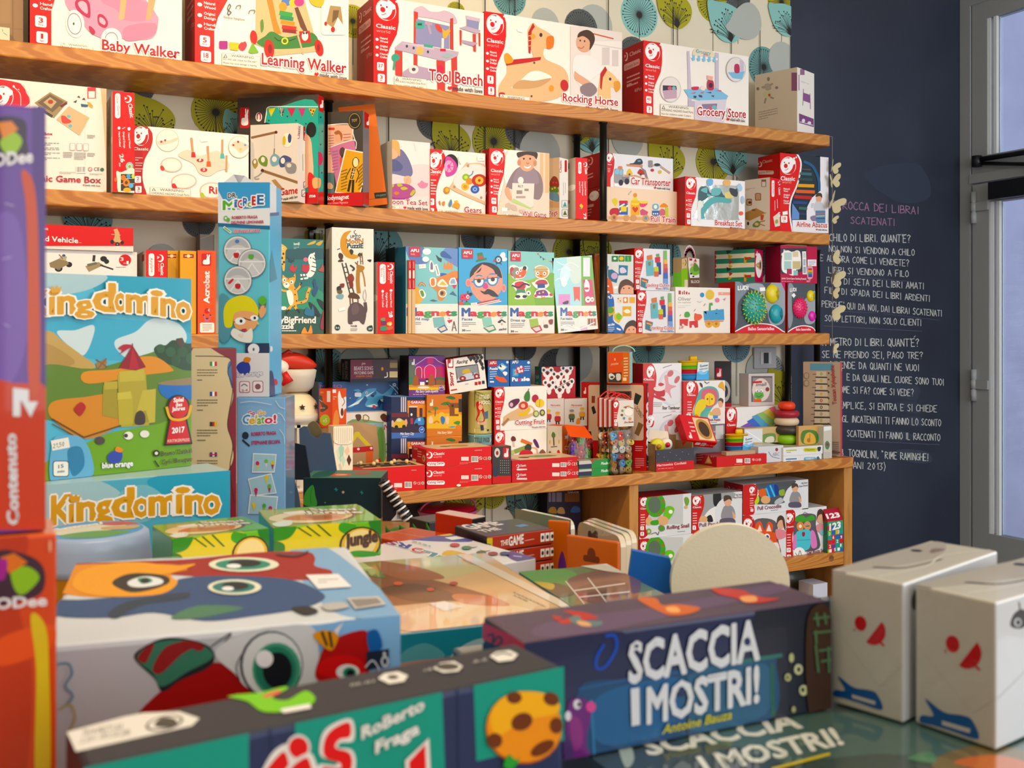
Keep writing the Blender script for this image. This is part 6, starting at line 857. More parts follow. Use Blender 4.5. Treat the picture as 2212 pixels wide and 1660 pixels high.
for dy,zb_,zt_,q in((410,Z4,zm,'lower blue city story box, mostly hidden by the red fishing boxes'),(0,zm+.0005,None,'upper blue city story box with a garage and taxi')):
 b=fit(845.5,919,858,zb_,2.76,.07,{'*':'2a3a7a','F':'4a70b4','T':'8ab0dc'},zT=zt_);garage(b,dy)
 b.d('F',D1,f'''s d8b41e 1150,{870 + dy} 1170,{830 + dy} 1200,{800 + dy} 1240,{815 + dy} 1280,{850 + dy} 1270,{890 + dy} 1160,{895 + dy}\nr c8d8c8 1185,{810 + dy} 1230,{835 + dy}\ne 222 1180,{890 + dy} 18,20\ne 222 1255,{885 + dy} 18,18\ns 4a8ad0 1360,{860 + dy} 1370,{820 + dy} 1400,{790 + dy} 1450,{800 + dy} 1460,{850 + dy} 1440,{870 + dy}\ne 222 1380,{865 + dy} 16,16\nr b8d8ec 1395,{800 + dy} 1420,{830 + dy}\ns e0a890 1260,{830 + dy} 1280,{810 + dy} 1290,{850 + dy} 1275,{870 + dy}\ns d8b4a0 1125,{860 + dy} 1140,{820 + dy} 1160,{850 + dy} 1140,{890 + dy}\nr a83a5a 1320,{800 + dy} 1345,{860 + dy}\ne e8f0f4 1330,{765 + dy} 10,14\np 4a70b4 1120,{945 + dy} 1480,{945 + dy} 1480,{1010 + dy} 1120,{1010 + dy}\nt f0f0f4 1218,{968 + dy} 1355,{966 + dy} 26 bi|Mini Story City\nm c8d4f0 1240,{985 + dy} 1330,{984 + dy} 1 8\ne 3a6ad0 1432,{915 + dy} 30,34\ne fff 1432,{915 + dy} 26,30\ne 3a6ad0 1432,{915 + dy} 24,28\nt fff 1420,{920 + dy} 1444,{918 + dy} 16 b|x4''')
 b.done('story_box',q,'box',group=GD)
z9=b.top()
for dy,zb_,zt_,q in((420,Z4,zs,'lower orange safari story box behind the red fishing boxes'),(0,zs+.0005,None,'upper orange safari story box with trees and animals')):
 b=fit(922,997.5,854,zb_,2.75,.08,{'*':'a8641a','F':'dc8a1e','T':'e8a84a'},zT=zt_)
 b.d('F',D1,f'''p c87418 1480,{570 + dy} 1830,{570 + dy} 1830,{700 + dy} 1480,{730 + dy}\ns e0b43a 1480,{800 + dy} 1600,{760 + dy} 1830,{770 + dy} 1830,{930 + dy} 1480,{930 + dy}\ns 3a7a2a 1620,{665 + dy} 1660,{640 + dy} 1710,{640 + dy} 1700,{670 + dy}\ns 2f6a2a 1670,{595 + dy} 1720,{580 + dy} 1770,{600 + dy} 1740,{615 + dy}\nl 5a3a1c 8 1680,{650 + dy} 1720,{700 + dy}\nr 7a4a1c 1710,{650 + dy} 1800,{780 + dy}\nr 2a2018 1730,{665 + dy} 1750,{690 + dy}\nr e0a83a 1760,{700 + dy} 1800,{760 + dy}\nr 33241c 1800,{610 + dy} 1835,{740 + dy}\ns 4a8a34 1540,{700 + dy} 1570,{685 + dy} 1600,{700 + dy} 1575,{715 + dy}\nl 6a4a20 8 1570,{710 + dy} 1565,{780 + dy}\ns 4a8a34 1490,{740 + dy} 1510,{725 + dy} 1530,{745 + dy}\ns e8b848 1600,{760 + dy} 1630,{740 + dy} 1660,{760 + dy} 1640,{800 + dy} 1605,{800 + dy}\ns 3f7ab8 1620,{800 + dy} 1640,{780 + dy} 1665,{810 + dy} 1650,{860 + dy} 1630,{850 + dy}\ns e8c8a8 1500,{810 + dy} 1520,{780 + dy} 1545,{810 + dy} 1540,{850 + dy} 1505,{850 + dy}\ns e8c8a8 1670,{800 + dy} 1690,{780 + dy} 1705,{810 + dy} 1695,{860 + dy} 1675,{860 + dy}\nc c87a24 14 1555,{850 + dy} 1580,{830 + dy} 1605,{845 + dy}\ns 4a8a34 1750,{850 + dy} 1780,{830 + dy} 1815,{835 + dy} 1800,{865 + dy}\ns 5a9ad0 1700,{890 + dy} 1740,{880 + dy} 1770,{885 + dy} 1740,{895 + dy}\nJ - f8ead0 1505,{605 + dy} 1552,{690 + dy}\np c87818 1480,{905 + dy} 1835,{905 + dy} 1835,{985 + dy} 1480,{985 + dy}\nt f4e4c8 1588,{958 + dy} 1735,{952 + dy} 26 bi|Mini Story Safari\ne d87a24 1800,{897 + dy} 28,32''')
 b.done('story_box',q,'box',group=GD)
zsf=b.top()
b=fit(883,961,769.5,z9+.0005,2.762,.075,{'*':'2a1c2a','F':'6a3a7c','L':'241a26'})
b.d('F',D1,'''p 8a3a94 1360,270 1440,220 1480,185 1550,185 1600,230 1665,260 1665,300 1360,300\nr 5a6a5a 1305,220 1365,420\nr b82a6a 1375,290 1660,410\ns c83a7a 1490,260 1490,210 1515,195 1545,210 1545,255\nc f0c8dc 5 1365,275 1440,225 1480,200 1555,200 1600,235 1660,262\ns a03a5a 1380,400 1380,320 1400,295 1425,320 1425,400\ns d02a6a 1470,400 1470,310 1515,275 1560,310 1560,400\ns a03a5a 1575,400 1575,320 1600,300 1620,320 1620,400\nc f0c8dc 5 1372,400 1372,315 1405,290 1432,315 1432,400\nc f0c8dc 5 1462,400 1462,305 1515,268 1568,305 1568,400\nr 3a7a5a 1305,395 1370,480\nr 3a6a4a 1570,395 1665,440\nr c88a3c 1305,470 1665,500\nr e0b83a 1305,495 1665,520\ns 9a5a2a 1340,470 1350,400 1370,370 1395,400 1400,470\ns 9a5a2a 1500,470 1510,380 1530,360 1560,420 1560,470\nr 8a5a2a 1575,420 1660,470\nr f0ece4 1415,440 1460,475\nr 222 1475,405 1495,470\nr f0ece4 1476,425 1494,440\ne e8e0d8 1450,495 60,12\ne 6a3a8a 1628,502 30,30\ne fff 1628,502 27,27\ne 6a3a8a 1628,502 25,25\nt fff 1605,505 1650,502 18 b|x12\nt f0e8f4 1372,548 1595,542 28 bi|Mini Story Centre Equestre\nm d0b0d8 1345,565 1610,562 1 9\nJ - f0e8f4 1325,205 1368,280''')
b.done('story_box','purple story box with a pink horse stable front','box',group=GD)
P0=onY(972,845,2.748);P0.z=zsf+.0005;th=math.radians(7);xx=V((math.cos(th),0,math.sin(th)));z_=V((-math.sin(th),0,math.cos(th)));Qx=onp(1051,830,P0,V((0,1,0)))
b=Box(P0+V((.0,0,.0)),0,(Qx-P0).dot(xx),.07,.103,{'*':'a81e22','F':'ece6e0'},(xx,V((0,1,0)),z_))
b.d('F',D1,'''p 22242a 1765,290 1990,262 2015,405 1785,450\np 8a8f94 1770,300 1985,270 2005,380 1790,420\ns c4ccd8 1785,420 1810,390 1850,370 1890,355 1980,350 2005,380 1990,400 1800,430\ns c8a83a 1840,355 1850,320 1900,310 1915,350\ne 9a2a2a 1840,405 34,26\ne e8dcd0 1840,405 12,9\ne 9a2a2a 1978,384 28,30\ne e8dcd0 1980,384 11,12\nt 222 1935,375 1952,372 26 x|2\nt 2a2a30 1780,262 1892,245 36 bi|Racing
J b81e24 fff 1690,205 1748,300\nt a8242a 1752,475 1735,340 36 xv|Story\np b81e24 1722,518 1782,508 1785,520 1722,530\nr a8242a 1960,440 1988,472\nr a8242a 1995,434 2022,466\nr 222 2032,428 2058,460\nm 999 1865,462 1920,455 1 8
'''+'\n'.join(f'p {"222"} {x},{y - 26} {x + 18},{y} {x},{y + 26} {x - 18},{y}'for x,y in((1900,185),(1936,180),(1972,172),(2010,165),(1920,212),(1955,206),(1990,200),(2028,196),(1975,236),(2012,232),(2030,262),(2040,300))))
b.done('toy_car_box','tilted white window box holding a pale racing car','box',group=GD)
for i,(z0,z1,c,q)in enumerate(((Z4,zat(1036,936.5,2.755),'7fb0b0','lower round tube box with grey pig lettering'),(zat(1036,936,2.755),zat(1036,843,2.755),'b8ac6a','round tube box picturing a girl in a red hood'))):
 ce=onY(1036.5,HV,2.755);r=(onY(1063,HV,2.755).x-ce.x)*.88;m=MB();m.lathe((ce.x,ce.y,z0+.0003),[(0,0),(r,0),(r,.003),(r*.985,.004),(r*.985,z1-z0-.006),(r,z1-z0-.005),(r,z1-z0-.001),(0,z1-z0-.001)],c,0,36)
 o=tag(m.build('tube_box',['varnished_card'],None,(ce.x,ce.y,z0)),q,'box',GD)
 m=MB();fc=Face(m,V((ce.x-r,ce.y-r,z0)),V((1,0,0)),UP,2*r,z1-z0,0)
 if i:fc.d(D2,'''s 9a9a4a 480,560 690,640 690,860 480,860\nl 5a4a34 16 500,490 505,700\nl 5a4a34 12 530,490 525,640\ns 4a5a2a 490,500 560,530 690,600 690,560 560,500\ns e8d49a 480,850 600,830 690,850 690,875 480,875\nt f0e8c8 575,560 680,556 34 xn|LITTLE RED\nt f0e8c8 572,612 690,610 34 xn|HOOD\ns c0242a 545,600 575,585 600,610 610,650 625,700 620,770 545,765 560,700 550,650\ne e0b090 585,640 20,26\np e8b0a8 560,770 625,770 635,805 555,800\nl 3a3050 14 590,805 595,850\nl 3a3050 14 605,805 610,848\np 2a5a6a 610,690 660,670 660,740 620,750\ne 222 660,850 12,8''')
 else:fc.d(D2,'s d8e4e0 480,900 560,880 690,910 690,960 480,960\nt 5a6a6a 500,965 680,960 44 xn|LITTLE PIGS\nr c86a80 480,975 692,990')
 for k,p in enumerate(m.v):
  dx=max(-r*.999,min(r*.999,(p.x-ce.x)*1.0));a_=dx/r*.9;lay=(ce.y-r)-p.y;rr=r*.985+.0008+lay;m.v[k]=V((ce.x+rr*math.sin(a_),ce.y-rr*math.cos(a_),p.z))
 m.build('printed_sleeve','varnished_card',o,(ce.x,ce.y,z0))
zv=zat(1120,929,2.735)
b=fit(1068,1181,0,Z4,2.735,.12,CW,zT=zv-.0005);cw(b,feat=False,badges=False,k=.9,wave=(27,31,25,22),world=False);b.d('F',D2,'''s 6a2a2a 865,930 880,905 905,915 910,945 880,955\nl d8c0b0 18 888,955 892,1000\nl d8742a 34 965,945 1050,980\ns 5a2a6a 1070,950 1085,930 1110,960 1125,1010 1100,1005\nl 8a9a4a 40 905,1045 1000,1010\ns 2f3a2a 990,1010 1020,975 1050,990 1050,1030 1010,1050\ns c8303a 945,1060 980,1030 1050,1040 1060,1080 950,1090\nc d8b48a 14 1060,1010 1100,1020 1110,1060\ns 8a5a40 1125,1060 1155,1025 1185,1060 1150,1080\ne b8c07a 880,1055 18,24''')
b.done('toy_box','red and white toy box of play vegetables, under the play fruit box','box',group=GD)
b=fit(1068,1181,834,zv,2.735,.12,CW,uT=1181);zf=b.top();cw(b,n1='17;Pcs',n2='2;Age+',k=.98,wave=(24,29,17,20));b.d('F',D2,'''s d8b48a 790,770 850,700 950,640 1040,620 1085,660 1080,700 1000,740 850,760\ns efe6dc 1000,660 1040,640 1065,660 1060,690 1010,700\ns 3f7a3a 985,545 1005,500 1030,490 1040,540 1030,580 1000,582\nl 6a5a34 6 1022,490 1030,468\ne b02a44 1088,558 30,36\ne e8c43a 1130,600 40,38\nl 8a6a20 4 1130,565 1125,635\ns 5a2440 845,600 880,570 935,560 940,590 890,640 855,640\ne d8b0c0 868,615 16,20\ns c8442c 940,610 975,585 1015,600 1015,645 970,660 942,645\ne e8b8a0 975,625 20,20\ns e0b82a 930,690 980,680 1030,640 1040,670 1000,715 945,720\ns d8b48a 800,730 890,670 910,680 900,700 830,770\nl a87850 22 790,800 840,745\ne 6a7a3a 1095,698 26,30\ne c8d08a 1095,698 18,22\ne 5a4a30 1152,688 24,30\ne b8c87a 1152,688 14,18
t b8232c 902,800 1172,788 44 bofff:.06|Cutting Fruit\nH 444 1058,828 1180,822 13''')
b.done('toy_box','red and white toy box of wooden cutting fruit','box',group=GD)
for uL,uR,t,q in((1054,1100,'''p b8303a 658,205 740,208 738,265 660,262\nt f4e8e8 672,245 730,240 26 x|APLI\nt fff 672,296 745,294 24 x|Puzzle\nm c0d8f0 672,315 735,312 4 10\np 6ab0d8 735,270 785,230 835,270 785,315\ns f0f0f0 750,275 780,250 820,270 790,295\ns 222 760,260 775,250 780,275\ns f0f0f0 790,320 815,310 835,325 815,350\ns d8602a 720,360 735,345 760,360 800,365 830,400 820,410 765,405 725,375\ne d8e4f0 833,225 12,12\nr e0e8f4 672,398 710,412''','blue puzzle box with an orange dachshund'),(1102,1146,'''t f4f0f4 878,238 932,232 26 x|APLI\nr 4aa0d8 882,285 935,355 4\nt e0a83a 898,340 920,335 44 x|2\nr c83a5a 915,265 985,325 8\ne f0e0e4 935,285 12,14\ne f0e0e4 960,270 12,14\ne f0e0e4 945,310 12,12\ne f0e0e4 968,305 10,12\nm c0d0f0 990,265 1040,262 3 9\ne d8e4f0 1028,228 13,13\nt f4f4f4 878,400 925,398 36 X|Pu\nt d8304a 930,398 955,397 30 X|z\nt f4f4f4 960,397 982,396 30 X|z\nt f4f4f4 988,396 1035,395 36 X|le''','blue puzzle box with numbers next to the dachshund one')):
 b=fit(uL,uR,779,zf+.0005,2.755,.06,{'*':'1c2c50','F':'2f62a8','T':'3a6ab0'});b.d('F',D2,t);b.done('puzzle_box',q,'box',group=GD)
zw=zat(1225,862,2.76)
for uL,uR,dx,q in((1182,1218.5,0,'white box with two small firefighter figures'),(1219.5,1268,200,'white box with a knight and firefighter figure')):
 b=fit(uL,uR,862,zat(1225,922,2.775),2.775,.08,{'*':'c8c0b8','F':'d8d0c8','T':'c0483a'});zw=b.top()
 b.d('F',D2,'t b82a2a {0},630 {1},628 18 bi|Marionette\nm aaa {0},642 {1},641 1 4'.format(*((1230,1320)if not dx else(1420,1520)))+''.join(f'\ne e0b090 {x},{y} 18,20\ne {hc} {x},{y - 14} 22,12\ns {bc} {x - 26},{y + 22} {x},{y + 16} {x + 26},{y + 22} {x + 22},{y + 66} {x - 22},{y + 66}\nl 2a2a2a 12 {x - 10},{y + 62} {x - 12},{y + 88}\nl 2a2a2a 12 {x + 10},{y + 62} {x + 12},{y + 88}'for x,y,hc,bc in(((1212,685,'d8b03a','b02a2a'),(1295,705,'d8a02e','b0302a'))if not dx else((1425,685,'8a8a8a','5a6a4a'),(1520,665,'d8a82e','d89a2e'))))+('\ns d88a3a 1465,790 1475,745 1500,740 1500,790'if dx else ''))
 b.done('figure_box',q,'box',group=GD)
 b2=fit(uL,uR,0,Z4,2.777,.075,{'*':'b0a89e','F':'c8beb2'},zT=b.O.z-.0005);b2.d('F','%','r a83a34 0,0 100,12\nm 999 20,40 80,40 3 6');b2.done('figure_box',f'plain-fronted box beneath the {"knight" if dx else "firefighters"} box','box',group=GD)
b=fit(1170,1243,793,zw+.0005,2.79,.05,{'*':'8a1a22','F':'a8202c','L':'1f7a78'},a=-3)
b.d('F',D2,''.join(f'\ne f0e8e4 {x - 36},{y - 30} 24,28\ne f0e8e4 {x + 34},{y - 30} 24,28\ne f0e8e4 {x},{y} 44,44\ne f0e8e4 {x},{y + 50} 20,34\ne 333 {x - 34},{y - 28} 12,14\ne 333 {x + 34},{y - 28} 12,14\ns 8a3a44 {x - 20},{y - 6} {x},{y - 20} {x + 20},{y - 4} {x},{y + 20}\ne 222 {x},{y + 2} 8,12'for x,y in((1202,325),(1296,362),(1380,308),(1216,440),(1312,480),(1390,430)))+'\nl 222 4 1270,470 1420,390')
b.d('L','%','t d8f0ec 12,40 60,36 14|Puzzle\nt d8f0ec 12,58 50,55 12|trio\ne c8303a 35,18 14,7')
b.done('puzzle_box','red puzzle box patterned with white mouse heads','box',group=GD)
b=fit(1182,1214,921,Z4,2.70,.05,{'*':'d8641a','F':'d8d0c4','R':'dc6a1e'},a=-50,uT=1214,anchor='R')
b.d('F',D2,'s 5a7a3a 1240,890 1255,865 1275,890 1270,915 1245,915\nl 6a4a30 12 1258,915 1262,990\nl 6a4a30 8 1235,1005 1290,1000\ne d8a83a 1225,960 6,20\ne d8a83a 1308,955 6,20\ns b83a34 1290,1050 1305,1030 1320,1060 1310,1085\ne 6a4a30 1225,1055 10,12\nm 999 1205,1080 1330,1078 1 6').d('R',D2,'e f4ece0 1374,915 10,14\nl f4ece0 5 1360,905 1388,925\nl f4ece0 5 1388,900 1360,930\nr f4ece0 1360,995 1390,1030 6\nr dc6a1e 1366,1002 1384,1022')
b.done('toy_box','white and orange box end with a little tree picture','box',group=GD)
rg=random.Random(11)
def bag(name,q,uL,uR,vT,yF,d,pieces,cols,header=None,handle=None,seed=1,grp='clear bags of wooden pieces',zb=Z4):
 r_=random.Random(seed);O=onY(uL,HV,yF);Q=onY(uR,HV,yF);z1=zat(uR,vT,yF);g=empty(name,((O.x+Q.x)/2,yF+d/2,zb),q,'bag',grp)
 m=MB();w=Q.x-O.x;n=14;rows=[]
 for i in range(8):
  k=i/7;sx=1-.5*(k>.98)*0;dd=d*(1-.8*k**3)/2;rows.append([V((O.x+w/2+w/2*math.copysign(abs(math.cos(a))**.5,math.cos(a)),yF+d/2+dd*math.copysign(abs(math.sin(a))**.5,math.sin(a)),zb+.0005+(z1-zb)*k))for a in(2*PI*j/n for j in range(n))])
 m.grid(rows,'fff',0,True,True);m.build('clear_bag','clear_plastic',g,g.location)
 k=0;nz=max(1,int((z1-zb)/.021));nx=max(2,int(w/.024))
 for iz in range(nz):
  for ix in range(nx):
   c=V((O.x+w*(ix+.5+r_.uniform(-.15,.15))/nx,yF+d*(.5+r_.uniform(-.12,.12)),zb+.013+(z1-zb-.02)*iz/nz));m=MB();cc=r_.choice(cols);a0=r_.uniform(0,6);sz=.0115
   kind=r_.randrange(3);out=[]
   for j in range(14):
    a=2*PI*j/14;rr=sz*(1 if kind==0 else(1+.25*math.cos(3*a+a0))if kind==1 else(1+.3*math.cos(2*a+a0)));out.append(c+V((rr*math.cos(a),-.004,rr*math.sin(a))))
   m.slab(out,V((0,.009,0)),cc,0,'c89a68');m.ball(c+V((sz*.3,-.004,sz*.3)),.0022,'222',n=6);m.ball(c+V((-sz*.25,-.004,0)),.0028,r_.choice(('f4ece0','333','e8c03a')),n=6)
   m.build('wooden_piece','painted_wood',g,c)
 return g,O,Q,z1
wood=('d8b02e','5a9ad0','c8a078','b83a34','7ab03a','c87a3a','e8e0d0','d8a82e','8a6a4a')
bag('toy_bag','clear bag of bright red and green wooden pieces under an orange label',1238,1286,934,2.66,.05,12,('c8242a','6ab03a','7a4ac0','e0b82e','d83a2a','c8303a'),seed=4)
m=MB();q=onY(1252,934,2.64);m.slab([q+V(p)for p in((-.035,0,-.012),(.04,-.012,-.02),(.035,.03,.012),(-.036,.03,.02))],V((0,0,.002)),'dc5a24');o=[x for x in bpy.data.objects if x.name.startswith('toy_bag')][0];m.build('label_card','printed_card',o,q)
zh=zat(1350,921,2.64)
for i in range(4):
 y=2.604+i*.0155;du=(3-i)*10-30;uu=1325+du;uv=1369+du
 g,O,Q,z1=bag('bead_bag',('front'if not i else('second','third','hindmost')[i-1])+' clear bag of wooden animal beads with a header card',uu-(6 if i==0 else 0),uv,921,y,.0145,14,wood,seed=20+i)
 b=fit(uu,uv,866-i*2,z1,y+.001,.012,{'*':'b8242a','F':'ded6cc'});
 if i==0:b.d('F',D2,'s c0202a 1800,560 1845,575 1862,610 1850,680 1840,740 1850,830 1800,830\nA c0202a 1832,618 22,30\nm f0c0c0 1815,690 1840,690 3 10\nN c0202a 1828,765 26|8;Pcs\nN c0202a 1828,798 24|3;Age\ne efe8dc 1945,685 40,34\nc 6a4a34 5 1900,640 1940,630 1990,650\ne b8503a 1920,640 10,10\ne d8a83a 1950,630 9,9\ne 6a9a4a 1890,670 10,10\ne 5a4a3a 1885,710 12,10\ne c89a5a 1960,745 12,14\ne 5a8ab0 1905,740 10,12\nt a82a2a 1905,785 1990,780 16 bi|Zoo Beads')
 else:b.d('L','%','r c0202a 0,0 100,30')
 b.done('header_card',None,None,parent=g)
 m=MB();zt=b.top();x0,x1=b.O.x+.004,b.O.x+b.w-.004;m.tube([(x0+(x1-x0)*t,y+.01-.0,zt-.001+.02*math.sin(PI*t))for t in(j/10 for j in range(11))],.0022,'d81e1e',n=6);m.build('cord_handle','plastic',g,g.location)
b=fit(1256,1396,829,Z4,YC+.034,.022,{'*':'a81c24','F':'b42028','R':'24242c','T':'8a1a20'},a=-50,uT=1396,anchor='R');zj=b.top()
b.d('F',D2,'''r d0b49c 1578,434 2085,944 18\nr 6a4a3a 1765,490 1975,560 10\nr 2a1e1a 1775,500 1960,530\np 24302a 2010,505 2068,535 2030,620 1992,600\np 1a1a1e 1605,640 1630,625 1650,690 1622,705\np 8a3a24 1608,535 1640,535 1638,600 1608,600\np 7a5a3a 2040,775 2085,800 2040,905 2002,880\nt 4a3a34 2000,650 2060,740 40 nv|DOMINO\nm e0a0a0 2010,1000 2080,1002 3 9\nm e0a0a0 2010,1110 2090,1112 6 8\nJ - f0e0e0 1530,450 1562,525''').d('R',D2,'\n'.join(f'e f0ece6 2134,{y} 26,46\np {c} 2122,{y - 10} 2138,{y - 24} 2146,{y + 6} 2130,{y + 22}'for y,c in((634,'24443a'),(718,'c0b8a8'),(800,'7a5a3a'),(885,'c89a6a'),(965,'1a1a1e'),(1045,'8a8a8a')))+'\nJ c0202a fff 2116,440 2158,560\nm c84a50 2115,1165 2160,1165 3 8\nr b42028 2100,1180 2170,1250\nt f8e0e0 2112,1195 2160,1190 14 b|Tactile\np f0e0e0 2115,1140 2140,1128 2142,1150')
b.done('domino_box','large red touch game box with a black spine of round pictures','box',group=GD)
b=fit(1313,1360,761,zj+.0005,2.655,.06,{'*':'8ac0b8','F':'c86a2a','R':'a8d4cc','T':'9accc4'},a=-42,uT=1358,anchor='R')
b.d('F',D3,'p d2541c 118,130 250,122 250,285 120,288\nt f0d0b0 178,190 190,188 22|8\nt f0d0b0 152,225 215,220 20 i|puzzles\ns b86a2a 235,195 262,190 262,235 235,232\np 3a3834 130,290 240,285 240,370 130,370\ns e0d8d0 135,300 160,295 185,320 160,345 138,335\ne 444 160,325 14,10\ns d8d0c8 195,300 230,300 230,345 200,350\nm f0d0b0 258,170 290,168 8 12\nr f0d8b0 250,328 280,355').d('R',D3,'e c83a34 358,138 12,16\ns 2a2a2a 330,170 350,150 365,180 340,195\nm f0f8f4 335,265 375,263 2 7\ns f0f4ec 335,325 370,315 372,350 340,358\nm f0f8f4 335,205 370,203 1 8')
o=b.done('puzzle_box','orange and mint puzzle box with a cord handle','box',group=GD)
m=MB();c=b.O+b.x*b.w/2+b.y*.03+UP*b.hh;m.tube([c+b.x*(.05*math.cos(t))*.7+V((0,-.02,.02*math.sin(t)))for t in(PI*j/10 for j in range(11))],.002,'a8d8cc',n=6);m.build('cord_handle','plastic',o,c)
zt2=zat(1440,892,2.72)
for i in(0,1):
 b=fit(1389,1472,786,zt2+.0005 if i else Z4,2.72,.09,{**CW,'F':'e4e2e6'},zT=None if i else zt2);dy=0 if i else 408
 b.d('F',D3,f'''s c4202a 400,200 490,215 525,300 520,400 500,520 490,640 400,640\nA c4202a 478,{282 + dy} 32,52\nt fff 420,{350 + dy} 505,{352 + dy} 16 b|Classic\ne cfd0d8 650,{410 + dy} 110,150\ne dcdce2 660,{410 + dy} 98,140\ns d89aa0 590,{320 + dy} 620,{310 + dy} 630,{380 + dy} 690,{400 + dy} 640,{430 + dy} 650,{500 + dy} 610,{450 + dy} 570,{470 + dy} 600,{400 + dy}\ne c06a70 640,{295 + dy} 22,30 40\ne c06a70 695,{345 + dy} 18,34 30\ns b82a34 500,{420 + dy} 540,{400 + dy} 590,{430 + dy} 590,{480 + dy} 530,{480 + dy}\ne e8d8d4 545,{420 + dy} 44,20\ns b82a34 500,{470 + dy} 590,{500 + dy} 590,{520 + dy} 505,{490 + dy}\ns c03a40 540,{385 + dy} 560,{370 + dy} 590,{385 + dy} 560,{400 + dy}\nm 998 500,{535 + dy} 570,{538 + dy} 3 7\nc 666 4 580,{250 + dy} 600,{240 + dy} 650,{225 + dy}\nt 4a3a44 575,{590 + dy} 718,{590 + dy} 28 b|Star Tambour\nm 888 650,{604 + dy} 718,{604 + dy} 1 6''')
 b.done('toy_box','red and white toy box of a star drum, '+('upper of the two'if i else 'lower of the two, half hidden'),'box','varnished_card',GD)
b=fit(1498,1566,822,zat(1500,919,2.71),2.71,.1,{**CW,'F':'e8e6e4'},uT=1566);zWA=b.top();b.O
b2=fit(1480,1566,0,Z4,2.715,.09,{'*':'5a5a60','F':'7a7a80','R':'b0b0b0'},zT=b.O.z-.0005);b2.d('F','%','m aaa 60,20 90,20 3 6\nr c8c8c8 76,4 96,40');b2.done('grey_box','plain grey box under the lion block puzzle','box',group=GD)
b=fit(1476,1566,822,b.O.z,2.71,.1,{**CW,'F':'e8e6e4'},uT=1566)
b.d('F',D3,'''s c8202a 730,340 840,355 872,420 860,500 830,580 825,640 845,730 730,730\nA c8202a 810,412 36,52\nt fff 778,478 848,480 16 b|Classic\nm f4c0c0 782,530 815,530 6 11\nN c8202a 790,645 36|9;Pcs\nN c8202a 792,695 36|1;Age
s 5aa8a8 835,660 840,560 880,440 950,400 1020,420 1040,500 990,590 940,660\ns c86a7a 890,500 900,440 950,415 1010,430 1030,490 1000,560 930,575 895,550\ns e8c83a 925,480 960,455 1000,480 1000,540 960,560 928,540\nl d8a82e 8 962,480 962,550\ne 4a3a20 945,505 6,8\ne 4a3a20 982,505 6,8\ns e0c83a 835,600 870,520 920,510 930,570 890,620 880,660 850,660\ns d87a3a 832,660 850,630 880,660\ns 6ab0a0 900,650 960,600 1000,650
s e8e0dc 950,640 1000,560 1070,540 1090,600 1060,670 960,670\ns dba88a 1035,520 1060,505 1075,530 1065,570 1040,570\ns 5a3f30 1035,520 1050,495 1075,510 1072,540 1055,520\ns dba88a 990,590 1040,580 1050,640 980,640\nr d8b83a 960,610 990,640\nr 4a90c8 990,640 1030,665\ns 4a3a3a 880,370 900,380 905,410 890,400\nc 4a3a3a 5 920,360 940,375 960,365\ns e0a83a 1035,400 1065,360 1080,390 1085,440 1070,420\nt 8a3a44 832,690 1050,684 22 b|Wild Animal Block Puzzle\nm 888 975,698 1050,696 1 6''')
b.done('toy_box','toy box picturing a coloured lion block puzzle','box','varnished_card',GD);zWA=b.top()
def boats(q,u,v,z,y,sc,grp):
 c=onY(u,HV,y);c.z=z;g=empty('nested_boats',c,q,'toy boats',grp);w=sc
 for i,cc in enumerate(('3a8ac8','c8283a','6ab82e','e0b41e')):
  m=MB();z0=z+i*sc*.30+.0005;rows=[]
  for k,(f_,h)in enumerate(((.55,0),(.8,.10),(.97,.24),(1,.42),(1.04,.42),(1.04,.47))):
   rows.append([V((c.x+w*f_*math.cos(a)*(1-.0*i),c.y+w*.55*f_*math.sin(a),z0+sc*h))for a in(2*PI*j/26 for j in range(26))])
  m.grid(rows,cc,0,True,True);m.build('boat','plastic',g,(c.x,c.y,z0))
 zt=z+3*sc*.30+sc*.47;m=MB()
 for dx in(-.35,0,.35):m.lathe((c.x+w*dx*.5+.2*w,c.y,zt),[(0,0),(w*.16,0),(w*.15,.012),(w*.1,.016),(0,.016)],'e6be24',0,14)
 m.build('deck','plastic',g,(c.x,c.y,zt))
 F0=V((c.x+w*.05,c.y-w*.6,0));bw=w*1.05;m=MB();z1=zt-.004;z0=z+sc*.04
 m.slab([V((F0.x+a*bw,F0.y,z0+h*(z1-z0)))for a,h in((.0,.0),(.95,.05),(1.0,.98),(.12,1.0))],V((0,.0015,0)),'d8e0e6');f=Face(m,V((F0.x,F0.y-.0005,z0)),V((1,0,0)),UP,bw*1.0,z1-z0)
 f.d('%','s 5aa8dc 0,60 30,52 60,58 96,50 96,101 -5,101\ns 8ac4e8 10,58 40,48 60,62 90,50 80,66 40,70\nt 6a8aa8 22,46 92,40 12 n|wellenreiter\ne 33383c 34,22 6,7\ne d8e0e6 34,22 3,4\nt 33383c 44,26 90,22 8 b|spielstabil');m.build('card_label','printed_card',g,F0)
 return g
boats('four nested toy boats with a paper label, on the lion puzzle box',1492,0,zWA,2.765,.048,'nested toy boats')
b=fit(1543,1579,782,Z4,2.775,.06,{'*':'3a3a44','F':'33333a','T':'8a2434','R':'474752'},a=-36,uT=1579,anchor='R');zz=b.O.z
b.mb=MB();b.fc={};zo=zat(1600,878,2.775);O2=V((b.O.x,b.O.y,zo));b=Box(O2,math.radians(-40),b.w,.085,zat(1579,782,2.775)-zo,{'*':'3a3a44','F':'33333a','T':'8a2434','R':'474752'})
